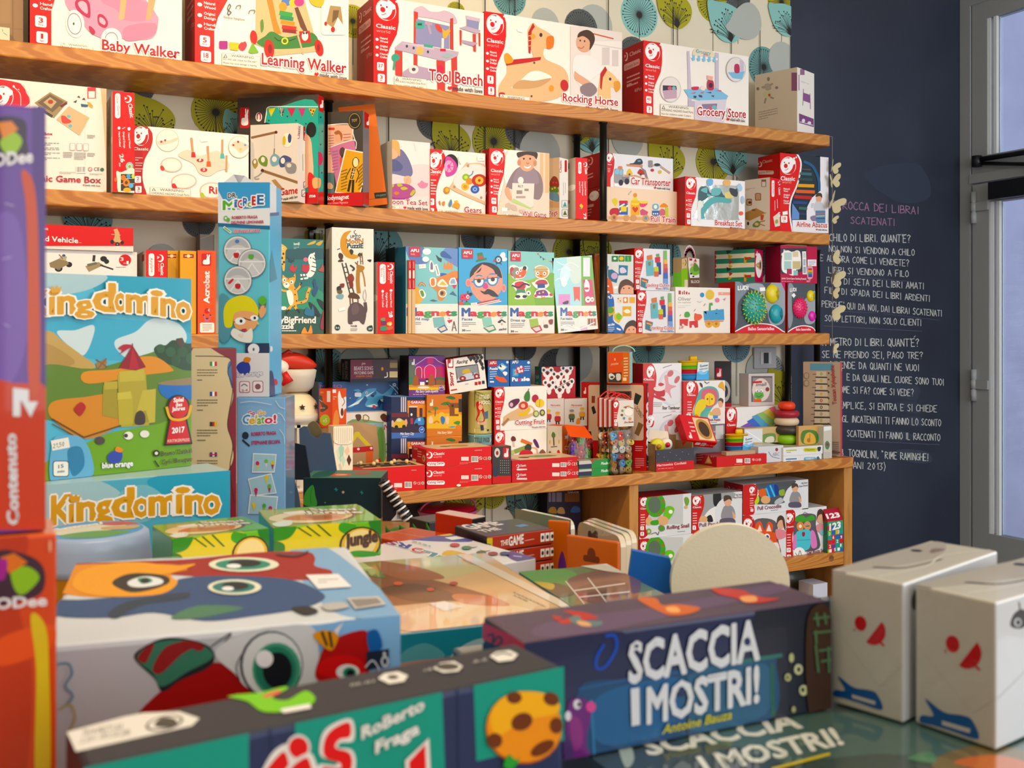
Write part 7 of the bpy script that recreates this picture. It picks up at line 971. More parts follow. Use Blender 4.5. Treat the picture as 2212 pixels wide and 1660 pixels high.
b.d('F','%','J b02038 f0e0e4 10,14 46,36\ne b0b0b4 62,66 34,24\ne 3a3a44 62,66 20,14\ne e8e8e8 60,62 6,5\nr b02038 0,92 100,101').d('R','%','J b02038 f0e0e4 8,4 34,30\ns f4f4f2 60,18 84,8 94,30 90,50 94,78 60,82 50,60 58,40\ns 3f7aa8 66,20 84,12 90,30 86,38 66,38\ne f4f4f2 76,26 8,6\ne 222 78,26 4,3\nr c89a7a 64,40 90,56\ns 2a9a94 62,58 92,56 94,76 64,76\nr c8c83a 58,80 96,86\nr b02038 0,90 100,101\nt f8e0e4 40,97 86,95 4 b|Cultura')
b.done('stacking_toy_box','charcoal box with an owl stacking toy picture','box',group=GD)
zx=zo
b=fit(1568,1690,0,Z4,2.745,.13,{**CW,'F':'e2e2e4'},zT=zx-.0005);cw(b,feat=False,badges=False,k=.82,wave=(30,36,33,30),white='e4e4e6',world=False,band='c8202a');b.d('F',D3,'p 7a5ab0 1215,735 1300,690 1330,735\np 4a6ac0 1270,690 1330,655 1400,735 1330,735\np 5a9ac0 1310,650 1380,620 1470,735 1390,735\np 8ab06a 1350,630 1430,600 1520,690 1470,735\np c8b85a 1400,610 1460,580 1520,650 1510,690\np d87a8a 1450,580 1500,565 1520,610 1510,650')
b.done('toy_box','red and white toy box with a rainbow xylophone','box',group=GD)
b=fit(1617,1673,808,zx+.0003,2.76,.05,{'*':'b8b0b0','F':'c4bcbc'})
b.d('F',D3,'r 5a5252 1308,316 1482,530\nr 8a8282 1320,330 1478,528\ne d8ccc8 1388,430 74,96\nt 5a5a5a 1345,400 1435,395 30 bi|imali\np b8282e 1318,360 1395,355 1396,372 1318,376\ns 5aa04a 1330,480 1345,440 1370,450 1395,440 1410,480 1380,505 1345,500\ne f4f4f0 1355,438 11,12\ne f4f4f0 1390,438 11,12\ne 222 1357,440 5,6\ne 222 1388,440 5,6\nc 2a5a24 5 1350,475 1370,488 1395,472\ne 7a3a34 1440,425 16,18\nr d8602a 1330,505 1390,528')
b.done('frog_box','framed box with a smiling green frog on a round card','box','shrink_wrapped_card',GD)
m=MB();p0,p1=onY(1625,751,YW),onY(1673,796,YW);m.bx(p0.x,p1.x,YW-.012,YW-.001,p1.z,p0.z,'b8bcc0');o=bevel(tag(m.build('light_switch','plastic',None,((p0.x+p1.x)/2,YW-.006,p1.z)),'white square light switch plate on the papered wall','switch'),.003)
m=MB();cx,cz=(p0.x+p1.x)/2,(p0.z+p1.z)/2;m.bx(cx-.026,cx+.026,YW-.0145,YW-.0122,cz-.022,cz+.022,'d4d8da');m.build('rocker_frame','plastic',o,(cx,YW,cz));m=MB();m.bx(cx-.011,cx+.011,YW-.0165,YW-.0147,cz-.02,cz+.02,'1c2630');m.build('rocker','plastic',o,(cx,YW,cz))
b=fit(1735,1815,782,Z4,YC+.03,.05,{'*':'c8303c','F':'ad9680','R':'d8545c','T':'b8a088'},a=-52,uT=1735,anchor='R')
b.d('F',D3,'''r 5f8ea0 1792,212 1978,270\n'''+'\n'.join(f'r c8b8a0 {1842 - i * 2},{278 + i * 55} {1925 + i * 4},{318 + i * 55} 4\nl 2c2a2a 9 {1838 - i * 2},{325 + i * 55} {1932 + i * 4},{328 + i * 55}\nl 3a3a3a 4 {1815 - i * 2},{300 + i * 55} {1845 - i * 2},{300 + i * 55}\ne {("8a9a4a", "b8a83a", "c89a2e", "d8a83a", "b83028", "333", "8a8a6a", "a8a03a", "8aa04a")[i]} 1885,{298 + i * 55} 11,13\ne b8a890 1885,{298 + i * 55} 6,8\ne 4a4238 1945,{292 + i * 52} 7,8'for i in range(9))+'\nt a03038 2012,548 1990,225 34 bv|Toucan Xylophone\nm 6a5a4a 2018,250 2018,255 1 3\ne 7a6a5a 1764,312 22,26\ne ad9680 1764,312 18,22\ne 7a6a5a 1764,375 22,26\ne ad9680 1764,375 18,22\nm 6a5a4a 1975,860 2030,862 8 8\ns 5a4a44 1970,930 2040,940 2040,950 1970,948').d('R',D3,'t f8d8d8 2068,280 2076,225 20 bv|CE\nK f4e0e0 2060,310 2085,365\nr f8e8e8 2086,870 2108,980 8\nY fff d8545c 2072,960 10,16\nt fff 2072,940 2080,880 16 bv|Classic')
b.done('toy_box','tall brown box picturing a wooden xylophone, at the counter end','box',group=GD)
q=onY(1699,HV,2.70);k=2190/(q-EYE).dot(FW);g=empty('ring_stacker',(q.x,q.y,Z4+.05),'wooden ring stacker of five rounded coloured discs','stacking toy')
zbk=zat(1735,965,YC+.012)+.001-zat(1699,958,2.70)
for v0,v1,r,c in((958,936,25,'86b81e'),(936,918.5,30,'3a302c'),(918.5,901,26.5,'d8c4a8'),(901,885.5,27,'9a2438'),(885.5,867,18.5,'d84a1a')):
 z0,z1=zat(1699,v0,2.70),zat(1699,v1,2.70);z0+=zbk;z1+=zbk;h=z1-z0;R_=r/k;m=MB()
 m.lathe((q.x,q.y,z0),[(0,0)]+[(R_-h/2+h/2*math.cos(a),h/2+h/2*math.sin(a))for a in(-PI/2+PI*j/10 for j in range(11))]+[(0,h)],c,0,32);m.build('ring','painted_wood',g,(q.x,q.y,z0))
def flat(name,q,cat,cornersF,zb,zt,d,cols,art,a=0,mt='printed_card',yF=YC+.012,ctx=D3,done=True,anchor='L'):
 b=fit(cornersF[0],cornersF[1],0,zb,yF,d,cols,a=a,zT=zt,anchor=anchor)
 for k in art:b.d(k,ctx,art[k])
 if done:b.done(name,q,cat,mt,GD)
 return b
zA,zB_=zat(1735,983,YC+.012),zat(1735,965,YC+.012)
WT={'*':'d4d6d8','F':'e0e2e4','T':'b8b49c'}
flat('book','thin white boxed game with a blue stripe, lower of two at the counter edge','game',(1692,1775),Z4,zA-.0004,.10,WT,{'F':'l 3a7ab0 10 1595,1002 1680,998\nm 889 1598,1018 1660,1015 1 7\nr 5ab0d0 1740,985 1845,1015 14\ns 3a6a8a 1845,990 1860,978 1872,1000 1855,1012\nt e8f4f8 1755,1006 1825,1002 14 b|TORINO'})
flat('book','thin white boxed game with a yellow stripe, upper of two at the counter edge','game',(1692,1777),zA,zB_,.10,WT,{'F':'l b8b82e 10 1595,930 1680,926\nm 889 1598,945 1660,942 1 7\nr c8c82e 1738,908 1850,940 14\ns 33383c 1852,905 1880,900 1876,930 1858,935\nt 6a6a1e 1752,931 1830,928 14 b|ITALIANO'})
b=fit(1779,1797,922,Z4,YC+.012,.03,{'*':'c8ccca','F':'c8c4b8'});b.d('F',D3,'s 4a7a5a 1915,870 1935,850 1955,880 1940,920 1920,910\nr 8a3a3a 1925,870 1945,890\nm aaa 1910,950 1960,950 3 8\np e8ecea 1905,730 1965,725 1965,760 1905,770');b.done('toy_pack','narrow clear-wrapped pack with a green print, beside the brown xylophone','box','shrink_wrapped_card',GD)
b=fit(1725,1777,921,zB_+.0005,2.64,.012,{'*':'b8905c','F':'c8a068'});b.d('F',D3,'s 4a7a34 1730,770 1845,772 1850,870 1728,870\ns d8a850 1745,870 1755,800 1790,780 1830,810 1832,870\ne a87430 1780,845 14,18\nl 8a5a24 4 1790,790 1790,860\nm 8a6a40 1860,760 1890,760 2 6');b.done('lion_puzzle','small wooden lion puzzle in a tray on the thin white games','puzzle','shrink_wrapped_card',GD)
b=fit(1638,1692,966,Z4,YC+.02,.12,{'*':'c8cace','F':'d2d4d8'});zab=b.top();b.d('F',D3,'c 6a8ab0 6 1450,940 1480,980 1540,995\nt 5a6a7a 1485,975 1545,970 26 h|ABC\ne 8a3a4a 1517,922 12,14');b.done('card_set','white letter card set at the counter edge','box',group=GD)
b=fit(1608,1684,926,zab+.0005,2.70,.04,{'*':'b8a070','F':'c4a878'});b.d('F',D3,'s 6a8a4a 1400,860 1400,800 1500,790 1500,860\ns d8d4c4 1420,860 1440,820 1490,815 1490,860\np d8dce0 1250,755 1400,750 1400,862 1250,862\nl fff 6 1270,770 1390,850');b.done('wooden_puzzle','wrapped wooden animal puzzle behind the letter card set','puzzle','shrink_wrapped_card',GD)
b=flat('toy_box','flat red box of triangle pieces at the counter edge','box',(1548,1656),Z4,zat(1600,984,YC+.005),.13,{'*':'b01e26','F':'c4242c','T':'a82a2a','L':'a81c24'},{'F':'r f0dcd8 1185,998 1235,1030\nK f0e4e0 1252,994 1300,1034\nU f8d8d8 1325,1015 20\nm e89090 1170,1044 1300,1040 1 6','L':'p c8a06a 925,1035 955,970 985,1038\np e0c08a 940,1025 955,990 970,1025\nt f0c0c0 975,985 1015,980 18 b|87 pcs\nm d88888 845,970 910,965 3 10'},yF=YC+.005);zr_=b.top()
boats('four nested toy boats with a paper label, on the flat red box',1592,0,zr_,2.69,.043,'nested toy boats')
m=MB();q=onY(1592,HV,YC+.03);q.z=zr_+.0006;m.bx(q.x-.06,q.x+.06,YC+.01,YC+.035,q.z,q.z+.012,'b89878');tag(m.build('wooden_tray','painted_wood',None,q),'flat wooden tray edge lying on the flat red box','tray',GD)
b=fit(1417,1499,0,Z4,YC+.004,.10,{'*':'3a3a42'},zT=zat(1450,971,YC+.004));O,w,d_,h=b.O,b.w,b.dp,b.hh
g=empty('display_tray',O+V((w/2,d_/2,0)),'dark open display tray holding wooden rattles','tray');t_=.004
b.mb=MB();mb=b.mb;b.mb.cuboid(O,V((w,0,0)),V((0,t_,0)),V((0,0,h)),{'*':'3c3c46'});b.d('F',D3,'p c0202a 495,1035 840,1010 840,1090 495,1110\nJ c0202a f0e0e0 495,1000 524,1070\nt f0d0d0 530,1062 770,1040 20 b|Harmonica Confetti\nm e09090 540,1082 760,1064 1 7\n'+'\n'.join(f'e a0a0a8 {x},{y} 3,3'for x,y in((540,960),(590,985),(640,945),(690,970),(740,940),(790,960),(620,1010),(720,1000))));b.mb.build('front_wall','printed_card',g,O)
for n_,(x0,x1,y0,y1,hh)in{'back_wall':(0,w,d_-t_,d_,h*1.5),'side_wall':(0,t_,t_,d_-t_,h*1.25),'side_wall ':(w-t_,w,t_,d_-t_,h*1.25),'tray_floor':(t_,w-t_,t_,d_-t_,t_)}.items():
 m=MB();m.bx(O.x+x0,O.x+x1,O.y+y0,O.y+y1,O.z,O.z+hh,'8a6a4c');m.build(n_.strip(),'printed_card',g,O)
for u,v,c,r,q in((1422,966,'d8d01e',.024,'yellow disc rattle in the dark display tray'),(1441,962,'e8e0d4',.02,'white disc rattle in the dark display tray')):
 p=onY(u,v,YC+.04);g2=empty('disc_rattle',(p.x,p.y,Z4+t_),q,'toy','rattles in the display tray');m=MB();m.lathe(p,[(0,0),(r*.9,0),(r,.004),(r,.014),(r*.9,.018),(0,.018)],c,0,26,(.2,1,.2));m.build('disc','painted_wood',g2,p)
 m=MB();m.lathe(p-V((0,.008,0)),[(0,0),(.006,0),(.008,.004),(.008,.01),(0,.01)],'b8803c'if c=='d8d01e'else 'c0202a',0,16,(.2,1,.2));m.build('knob','painted_wood',g2,p)
m=MB();p=onY(1430,945,YC+.06);m.slab([p+V(q)for q in((-.05,0,-.012),(.03,0,-.02),(.045,.03,.01),(-.045,.035,.02))],V((0,.004,.004)),'e4d8c4');tag(m.build('picture_card','printed_card',None,(p.x,p.y,Z4)),'cream picture card lying over the dark display tray','card',GD)
P=onY(1475,968,YC+.055);P.z=zat(1475,962,YC+.055);ax=V((.93,-.05,-.12)).normalized();ay=V((.05,.62,.75));ay=(ay-ax*ay.dot(ax)).normalized();az=ax.cross(ay)
b=Box(P-az*.0,0,.115,.10,.03,{'*':'b81c26','F':'c4222a','T':'c8343a'},(ax,ay,az));b.d('T','%','r e0c8a0 42,6 96,94\ns b88a4a 46,50 52,20 70,10 90,22 94,50 88,80 68,90 50,78\ne 4a342c 70,50 17,30\nJ - f8e0e0 6,66 22,96\nm f0c0c0 24,30 38,30 3 8').d('F','%','r f0dcd8 34,30 50,70\nK f0e4e0 54,26 68,76\nU f8d8d8 72,66 16');b.done('toy_box','red box with a wooden sun rattle leaning over the display tray','box',group=GD)
def fishing(b,y0,x0=1490,lab=True,sc=1.0):
 b.d('F',D1,f'''Y fff {RED} {x0 + 20},{y0 + 20} 32,34\nt fff {x0 + 58},{y0 + 20} {x0 + 168},{y0 + 14} 28 b|Classic\nt f0a8a0 {x0 + 58},{y0 + 48} {x0 + 140},{y0 + 44} 24 n|world\nr fff {x0 - 5},{y0 + 88} {x0 + 172},{y0 + 128} 18\nt b02228 {x0 + 8},{y0 + 118} {x0 + 158},{y0 + 108} 24 b|Fishing Game\nr f0dcd4 {x0 + 335},{y0 + 36} {x0 + 410},{y0 + 74}\nK f0e4dc {x0 + 435},{y0 + 30} {x0 + 505},{y0 + 88}\nU f8dcd4 {x0 + 528},{y0 + 66} 34\nm f8b8b0 {x0 + 470},{y0 - 28} {x0 + 620},{y0 - 36} 1 9\nm e89080 {x0 + 320},{y0 + 96} {x0 + 450},{y0 + 90} 2 6\ne f4ece4 {x0 + 310},{y0 + 134} 22,12''')
zf1=zat(1000,1006,YC+.004);zf2=zat(1000,968,YC+.004)
RB={'*':'c4181c','F':'d6201f','T':'dcc4a4','L':'b8191c'}
b=fit(921.5,1062,0,Z4,YC+.004,.11,RB,zT=zf1);fishing(b,1335);b.done('fishing_game_box','red fishing game box lying at the counter edge, lower of two','box',group=GD)
b=fit(921.5,1061,0,zf1+.0005,YC+.004,.112,RB,zT=zf2);fishing(b,1150);F=b.f('L');F.d('%','t f0b0a8 12,16 40,14 16 b|Classic\nm f0a8a0 40,22 66,20 3 7\ne c8a070 82,52 10,20\ne 4a3a30 80,54 3,8\nr f0d0c8 4,72 30,90 4');b.d('T','%','s d21e1e -2,-2 12,-2 10,50 16,102 -2,102\ns e8d4b0 30,30 60,20 90,40 70,80 40,70\ne c89a60 60,50 16,22\ne 8a6a40 40,50 8,12');b.done('fishing_game_box','red fishing game box lying on its twin at the counter edge','box',group=GD)
zo=zat(840,1010,YC-.0+.004);b=fit(764,918,0,Z4,YC+.004,.11,RB,zT=zo);O,w,d_,h=b.O,b.w,b.dp,b.hh
b.d('F',D1,'r f0dcd4 1158,1448 1238,1490\nK f0e4dc 1262,1434 1334,1496\nU f8dcd4 1365,1462 30\nm e89080 1130,1504 1252,1500 1 7\nm f8b8b0 1330,1320 1400,1318 1 7').d('T','%','r ead2a4 3,4 97,96\nr 4a3420 8,12 92,88\n'+'\n'.join(f'e e8c890 {x},{y} 3,5'for x,y in((18,60),(30,40),(40,70),(52,34),(62,60),(74,40),(84,66)))+'\np d21e1e -1,20 8,50 14,101 -1,101')
o=b.done('fishing_game_box','open-topped red fishing game box in front of the letter game','box',group=GD)
for x,y in((.2,.6),(.34,.35),(.45,.7),(.58,.3),(.68,.6),(.82,.4)):
 p=b.O+b.x*w*x+b.y*d_*y+UP*(h+.0015);m=MB();m.ball(p+UP*.006,.006,'e8c890',n=10);m.build('wooden_peg','painted_wood',o,p)
b=fit(1064,1104,966,Z4,YC+.002,.05,{'*':'a81c20','F':'3a3838','L':'b82024','T':'8a2020'})
b.d('F',D2,'r c4202a 690,1270 880,1340\nJ c4202a f8e8e8 795,1010 850,1110\ne d8ccc4 740,1058 26,44\ne 8a2a2a 740,1060 12,20\ns 2a3a4a 700,1200 740,1190 740,1270 700,1270\n'+'\n'.join(f'e a8a4a0 {x},{y} 4,4'for x in range(770,860,18)for y in range(1130,1260,22)));b.done('toy_box','small charcoal and red toy box standing between the fishing games','box',group=GD)
z1,z2=zat(1180,1013,YC+.004),zat(1180,991,YC+.004)
for i,(za_,zb_)in enumerate(((Z4,z1),(z1+.0004,z2))):
 b=fit(1106,1249-i*2,0,za_,YC+.004,.115,{**RB,'F':'c41a20'},zT=zb_);y=(1265,1180)[i]
 b.d('F',D2,f'Y fff c41a20 930,{y} 14,18\nt fff 950,{y + 6} 1005,{y + 2} 20 b|Classic\nr f4d8d8 918,{y + 24} 1015,{y + 40} 7\nr f0dcd8 1245,{y - 26} 1312,{y + 8}\nK f0e4e0 1322,{y - 34} 1376,{y + 8}\nU f8d8d8 1398,{y - 6} 32\nm e08080 1390,{y - 48} 1470,{y - 54} 1 7');b.d('T','%','s b8202a -2,-2 14,-2 8,60 12,102 -2,102\ns 7a8a4a 40,40 70,30 80,60 50,70\ne 6a3a2a 30,55 8,14');b.done('toy_box',('flat red box under its twin, touching the green-spined sets','flat red box on its twin, touching the green-spined sets')[i],'box',group=GD)
z1,z2=zat(1290,1012.5,YC+.012),zat(1290,994,YC+.012)
for i,(za_,zb_)in enumerate(((Z4,z1),(z1+.0004,z2))):
 b=fit(1250.5,1331-i*1,0,za_,YC+.012,.04,{'*':'1c7a34','F':'1e8a3c','T':'b0a888'},zT=zb_);y=(1228,1160)[i]
 b.d('F',D2,f'p c8c4c4 1478,{y - 36} 1608,{y - 40} 1608,{y + 40} 1478,{y + 44}\np 2a2a4a 1478,{y + 8} 1608,{y - 2} 1608,{y + 40} 1478,{y + 44}\ns b83a3a 1590,{y - 40} 1625,{y - 40} 1620,{y - 10}\nt f0f4f0 1695,{y + 8} 1815,{y} 26 bi|Moulin Roty');b.done('game_set',('green-spined flat game set, lower of the pair','green-spined flat game set, upper of the pair')[i],'game','shrink_wrapped_card',GD)
# bays below the counter
GE='boxes under the counter';YB=YC+.03
def snail(dy):return f'''r c4c8c8 255,{352 + dy} 555,{628 + dy}\nr d8dcde 235,{632 + dy} 625,{720 + dy}\ns c0202a 165,{350 + dy} 262,{375 + dy} 278,{440 + dy} 262,{520 + dy} 232,{600 + dy} 225,{660 + dy} 240,{725 + dy} 165,{725 + dy}\nA c0202a 213,{430 + dy} 36,42\nt fff 178,{497 + dy} 248,{493 + dy} 16 b|Classic\nm f4c0c0 180,{545 + dy} 215,{543 + dy} 6 11\nN c0202a 192,{662 + dy} 32|2;Pcs\nN c0202a 192,{712 + dy} 32|1;Age\ne 3f9a24 310,{455 + dy} 88,108\ne 5a6a5a 300,{455 + dy} 56,74\ne c8502a 375,{420 + dy} 9,11\ne c8502a 375,{500 + dy} 9,11\ne c8502a 330,{380 + dy} 9,9\ne c8502a 345,{545 + dy} 9,9\ns 6ab82a 380,{560 + dy} 400,{480 + dy} 440,{465 + dy} 475,{490 + dy} 460,{540 + dy} 420,{590 + dy} 390,{590 + dy}\ne f4f0e8 443,{516 + dy} 18,18\ne d8aa78 375,{595 + dy} 48,40\ne d8aa78 250,{600 + dy} 30,36\ns 3f9a24 270,{600 + dy} 330,{590 + dy} 330,{630 + dy} 270,{630 + dy}'''
zsn=zat(1440,1159,YB);o_=onY(1440,1159,YB)
b=fit(1381,1496,0,Z5,YB,.1,{**CW,'F':'dcdee0','T':'b82a34'},zT=zsn-.0005);b.d('F',D4,snail(390));b.done('toy_box','window box with a green wooden snail, lower of the two','box','varnished_card',GE)
b=fit(1381,1493,1066,zsn,YB,.1,{**CW,'F':'e0e2e4','T':'b82a34'},uT=1493);b.d('F',D4,snail(0)+'\nt 8a3a4a 412,672 606,652 34 b|Rolling Snail\nm 777 505,692 608,685 1 6\ns 5a8a3a 335,660 350,635 385,645 390,675 355,690\nc 4a4a3a 5 270,715 310,700 330,720 340,690\ne 7a9a4a 250,690 22,26\ne c8d0a8 250,690 10,12\ns 6aa03a 565,400 585,385 605,410 600,450 580,460\ne d8aa78 580,475 14,14');b.done('toy_box','window box with a green wooden snail, upper of the two','box','varnished_card',GE)
KID=lambda x,y,s:'\n'.join(f'{l}'for l in(f'e dce0e4 {x},{y + 40 * s} {115 * s},{150 * s}',f's 8f8f94 {x - 60 * s},{y + 70 * s} {x - 40 * s},{y - 20 * s} {x},{y - 45 * s} {x + 50 * s},{y - 20 * s} {x + 65 * s},{y + 60 * s} {x},{y + 90 * s}',f's 5a5468 {x - 60 * s},{y + 80 * s} {x + 50 * s},{y + 75 * s} {x + 60 * s},{y + 130 * s} {x - 60 * s},{y + 130 * s}',f'e dba88a {x},{y - 75 * s} {34 * s},{42 * s}',f's 4a3a30 {x - 34 * s},{y - 75 * s} {x - 30 * s},{y - 125 * s} {x + 20 * s},{y - 125 * s} {x + 38 * s},{y - 80 * s} {x + 10 * s},{y - 95 * s}',f's dba88a {x + 40 * s},{y + 10 * s} {x + 70 * s},{y + 60 * s} {x + 50 * s},{y + 80 * s}'))
b=fit(1495,1603,1062,zsn-.0,YB+.002,.1,{**CW,'F':'dcdfe2','T':'c8ccd0'},uT=1603);zP=b.O.z
b.d('F',D4,'s 9aa0a2 720,350 1000,345 980,420 840,600 690,610 740,440\ns 1e1e22 825,340 870,330 892,360 885,450 840,470 822,430\ns e8e8e4 740,560 800,490 880,470 900,560 830,610 740,610\ns 1e1e22 760,570 800,545 820,600 780,610\ns 1e1e22 840,520 880,480 900,540 860,580\ne d8aa78 735,585 36,34\n'+KID(950,500,1.0)+'\nr dcdfe2 690,608 860,690\ns c0202a 630,355 725,365 742,430 728,510 695,590 690,640 700,700 630,700\nA c0202a 675,420 36,42\nt fff 640,485 715,481 16 b|Classic\nm f4c0c0 640,530 675,528 6 11\nN c0202a 652,660 30|1;Age\nt 8a3a4a 698,650 880,635 34 b|Pull Panda\nt 7a6a74 1022,375 1075,370 16 b|My New\nt 7a6a74 1002,398 1076,392 16 b|Best Friend')
b.done('toy_box','window box with a black and white pull-along panda','box','varnished_card',GE)
b2=fit(1495,1601,0,Z5,YB+.004,.1,{'*':'b82a34','F':'d8dadc'},zT=zP-.0005);b2.d('F','%','s c0202a -2,-2 20,-2 24,40 12,80 16,102 -2,102');b2.done('toy_box','box beneath the panda box, hidden behind the cream disc','box',group=GE)
zC=zat(1690,1106,YB)
b=fit(1605.5,1698,0,Z5,YB,.1,{**CW,'F':'dfe1e4','T':'c8ccd0'},zT=zC)
b.d('F',D4,'s 5a5a60 1190,590 1370,600 1400,780 1410,900 1200,900 1180,760\ns dc5a34 1195,640 1240,600 1275,680 1310,605 1350,640 1340,760 1390,780 1400,840 1200,800\np f0e0d4 1210,690 1235,630 1255,690\np f0e0d4 1290,690 1315,625 1338,690\ns e8e4e0 1300,820 1390,790 1400,900 1250,900\nr dc5a34 1190,700 1380,780\ne f4f4f4 1232,740 24,26\ne f4f4f4 1297,738 26,28\ne 2a2a5a 1236,742 13,15\ne 2a2a5a 1300,740 14,16\ns c0202a 1075,560 1165,565 1192,640 1180,720 1170,800 1150,980 1075,980\nA c0202a 1128,622 38,46\nt fff 1080,705 1175,700 16 b|Classic\ns dba88a 1385,640 1400,580 1430,570 1445,640 1420,670\ns 4a3428 1380,640 1390,570 1420,548 1450,580 1460,680 1440,640 1430,590 1400,600\ns d88a94 1370,680 1410,670 1460,690 1460,740 1390,760\nt 8a3a4a 1290,950 1450,930 32 b|Fox Blocks Set\nm 777 1370,960 1450,948 1 6');b.done('toy_box','window box with an orange fox block set','box','varnished_card',GE)
b=fit(1698.5,1785.5,1094,Z5,YB,.1,{**CW,'F':'e4e6ea','T':'d0d4d8'},uT=1785)
b.d('F',D4,'s 5a565e 1555,560 1720,540 1730,650 1760,840 1540,860 1530,740\ns 3f9a2e 1560,560 1620,550 1640,570 1700,545 1715,590 1560,605\ne d88a4a 1592,645 32,40\ne c89a78 1655,640 32,40\ne f4e8d8 1592,645 14,16\nl 5a3a2a 7 1640,645 1672,642\ns 5ac0d0 1560,695 1680,685 1680,820 1640,860 1580,860 1555,820\ns d884c0 1530,740 1556,720 1556,830 1525,840\ns d884c0 1685,690 1720,700 1740,820 1690,830\ns 9a2a34 1608,700 1632,698 1630,730 1612,735\nl 3a8a9a 4 1562,770 1680,762\ns c0202a 1460,520 1535,505 1548,570 1535,660 1520,760 1525,950 1460,960\nA c0202a 1495,575 36,46\nt fff 1468,660 1532,652 16 b|Classic\nm f4c0c0 1475,720 1505,718 6 12\nN c0202a 1488,855 36|24;Pcs\nN c0202a 1490,915 36|18;Mon\ne f4f6f8 1580,880 52,50\nc 333 5 1545,880 1570,905 1585,860 1600,900\ns dba88a 1735,590 1755,530 1785,530 1795,600 1765,620\ns 4a3428 1735,590 1745,510 1775,492 1800,530 1808,640 1790,600 1780,540 1750,550\ns d8949a 1730,640 1780,620 1810,660 1800,700 1740,690\ns 8ac0c8 1760,690 1790,675 1812,700 1780,725\nc 555 4 1610,540 1630,520 1650,530\nt 7a3a4a 1650,892 1803,868 30 b|Owl Blocks Set\nm 777 1725,905 1805,892 1 6');b.done('toy_box','window box with a turquoise and pink owl block set','box','varnished_card',GE)
b=fit(1605.5,1746,1036,zC+.0005,YB,.1,{**CW,'F':'dfe2e6','T':'d0d4d8','L':'b02630'},uT=1746)
b.d('F',D4,'s 4a5258 1215,260 1540,240 1500,300 1440,400 1440,440 1190,460 1230,350\ns d8641e 1220,340 1240,318 1290,315 1290,380 1240,385\ns 2a64b0 1285,300 1330,275 1380,275 1400,320 1395,370 1330,390 1300,380\nl 5ac0e0 14 1290,310 1320,390\nl 5ac0e0 14 1325,285 1365,380\ns 1c3a8a 1360,280 1395,290 1400,360 1375,370\ne d8aa78 1285,410 42,36\ns b8d02e 1190,400 1220,375 1228,420 1205,455 1190,450\ns 8aa83a 1405,330 1450,320 1450,370 1410,370\ns b8bcc4 1370,420 1420,390 1440,430 1370,450\n'+KID(1545,370,.82)+'\nr dfe2e6 1188,452 1460,530\ns c0202a 1088,285 1195,278 1215,320 1205,390 1182,440 1180,535 1088,540\nA c0202a 1165,325 26,32\nt fff 1148,372 1195,368 12 b|Classic\nm f4c0c0 1145,400 1175,398 5 10\nN c0202a 1162,502 24|1;Age\nt 7a3a4a 1212,502 1422,480 34 b|Pull Crocodile\nm 777 1330,505 1420,496 1 6\nt 6a6a74 1602,272 1655,264 15 b|My New\nt 6a6a74 1582,298 1656,288 15 b|Best Friend').d('L','%','Y f0c0c0 b02630 24,24 10,10\nt f0c0c0 40,28 90,22 10|Classic\nr f0c8c8 30,46 96,62 4')
b.done('toy_box','window box with a pull-along crocodile in blue and orange','box','varnished_card',GE)
b=fit(1788,1821,1128,Z5,YC+.008,.04,{'*':'2a7a5a','F':'3a9a6a','L':'2a6a4a','T':'a0203a'});zc_=b.top();rn=random.Random(8)
b.d('F','%','\n'.join(f'r {rn.choice(("2f6ab0", "c8303a", "6ab83a", "2a9a8a", "7a3a8a", "d8b02e"))} {x},{y} {x + 24},{y + 14} 2'for x in range(0,100,25)for y in range(14,100,15))+'\n'+'\n'.join(f't f4f4f4 {x},{y} {x + 10},{y} 10 x|{n}'for x,y,n in((6,44,3),(64,40,3),(30,56,6),(82,58,9),(56,70,2),(8,84,2),(78,84,8),(10,98,1),(40,96,5),(64,96,1)))+'\nt f4f4f4 10,28 80,24 22 X|123')
o=b.done('puzzle_carton','milk carton shaped puzzle box with numbers','box','varnished_card',GE)
m=MB();A_,B_,C_,D_=(b.O+b.x*x+b.y*y+UP*b.hh for x,y in((0,0),(b.w,0),(b.w,b.dp),(0,b.dp)));rz=UP*.032;r0,r1=(A_+D_)/2+rz,(B_+C_)/2+rz;c='a81c3a'
m.face([A_,B_,r1,r0],c);m.face([C_,D_,r0,r1],c);m.face([D_,A_,r0],'8a1a34');m.face([B_,C_,r1],'8a1a34');m.slab([r0,r1,r1+UP*.008,r0+UP*.008],V((0,.001,0)),c)
n=(B_-A_).cross(r0-A_).normalized();f=Face(m,A_,B_-A_,r0-A_-(B_-A_)*0,b.w,(r0-A_).length);f.V=(((A_+B_)/2*0)+(r0-A_-(B_-A_).normalized()*(r0-A_).dot((B_-A_).normalized()))).normalized();f.N=f.U.cross(f.V)
f.d('%','t f8f0f0 8,70 90,66 46 X|123');m.build('gable_top','varnished_card',o,A_)
m=MB();q=onY(1700,HV,2.80);q.z=.3055;rows=[[q+V((.07*f_*math.cos(a),.05*f2*math.sin(a),h))for a in(2*PI*j/20 for j in range(20))]for f_,f2,h in((.8,.8,0),(1,1,.02),(1.05,1.1,.06),(1,.7,.10),(.85,.3,.125))];m.grid(rows,'4e5048',0,True,True);tag(m.build('paper_bag','varnished_card',None,q),'crumpled dark grey bag on the lowest counter shelf','bag',GE)
m=MB();q=onY(1762,HV,YC+.06);m.bx(q.x-.04,q.x+.025,YC+.03,YC+.1,.3055,.38,'ccd0dc');tag(m.build('small_white_box','printed_card',None,(q.x,q.y,.3055)),'small white box on the lowest counter shelf','box',GE)
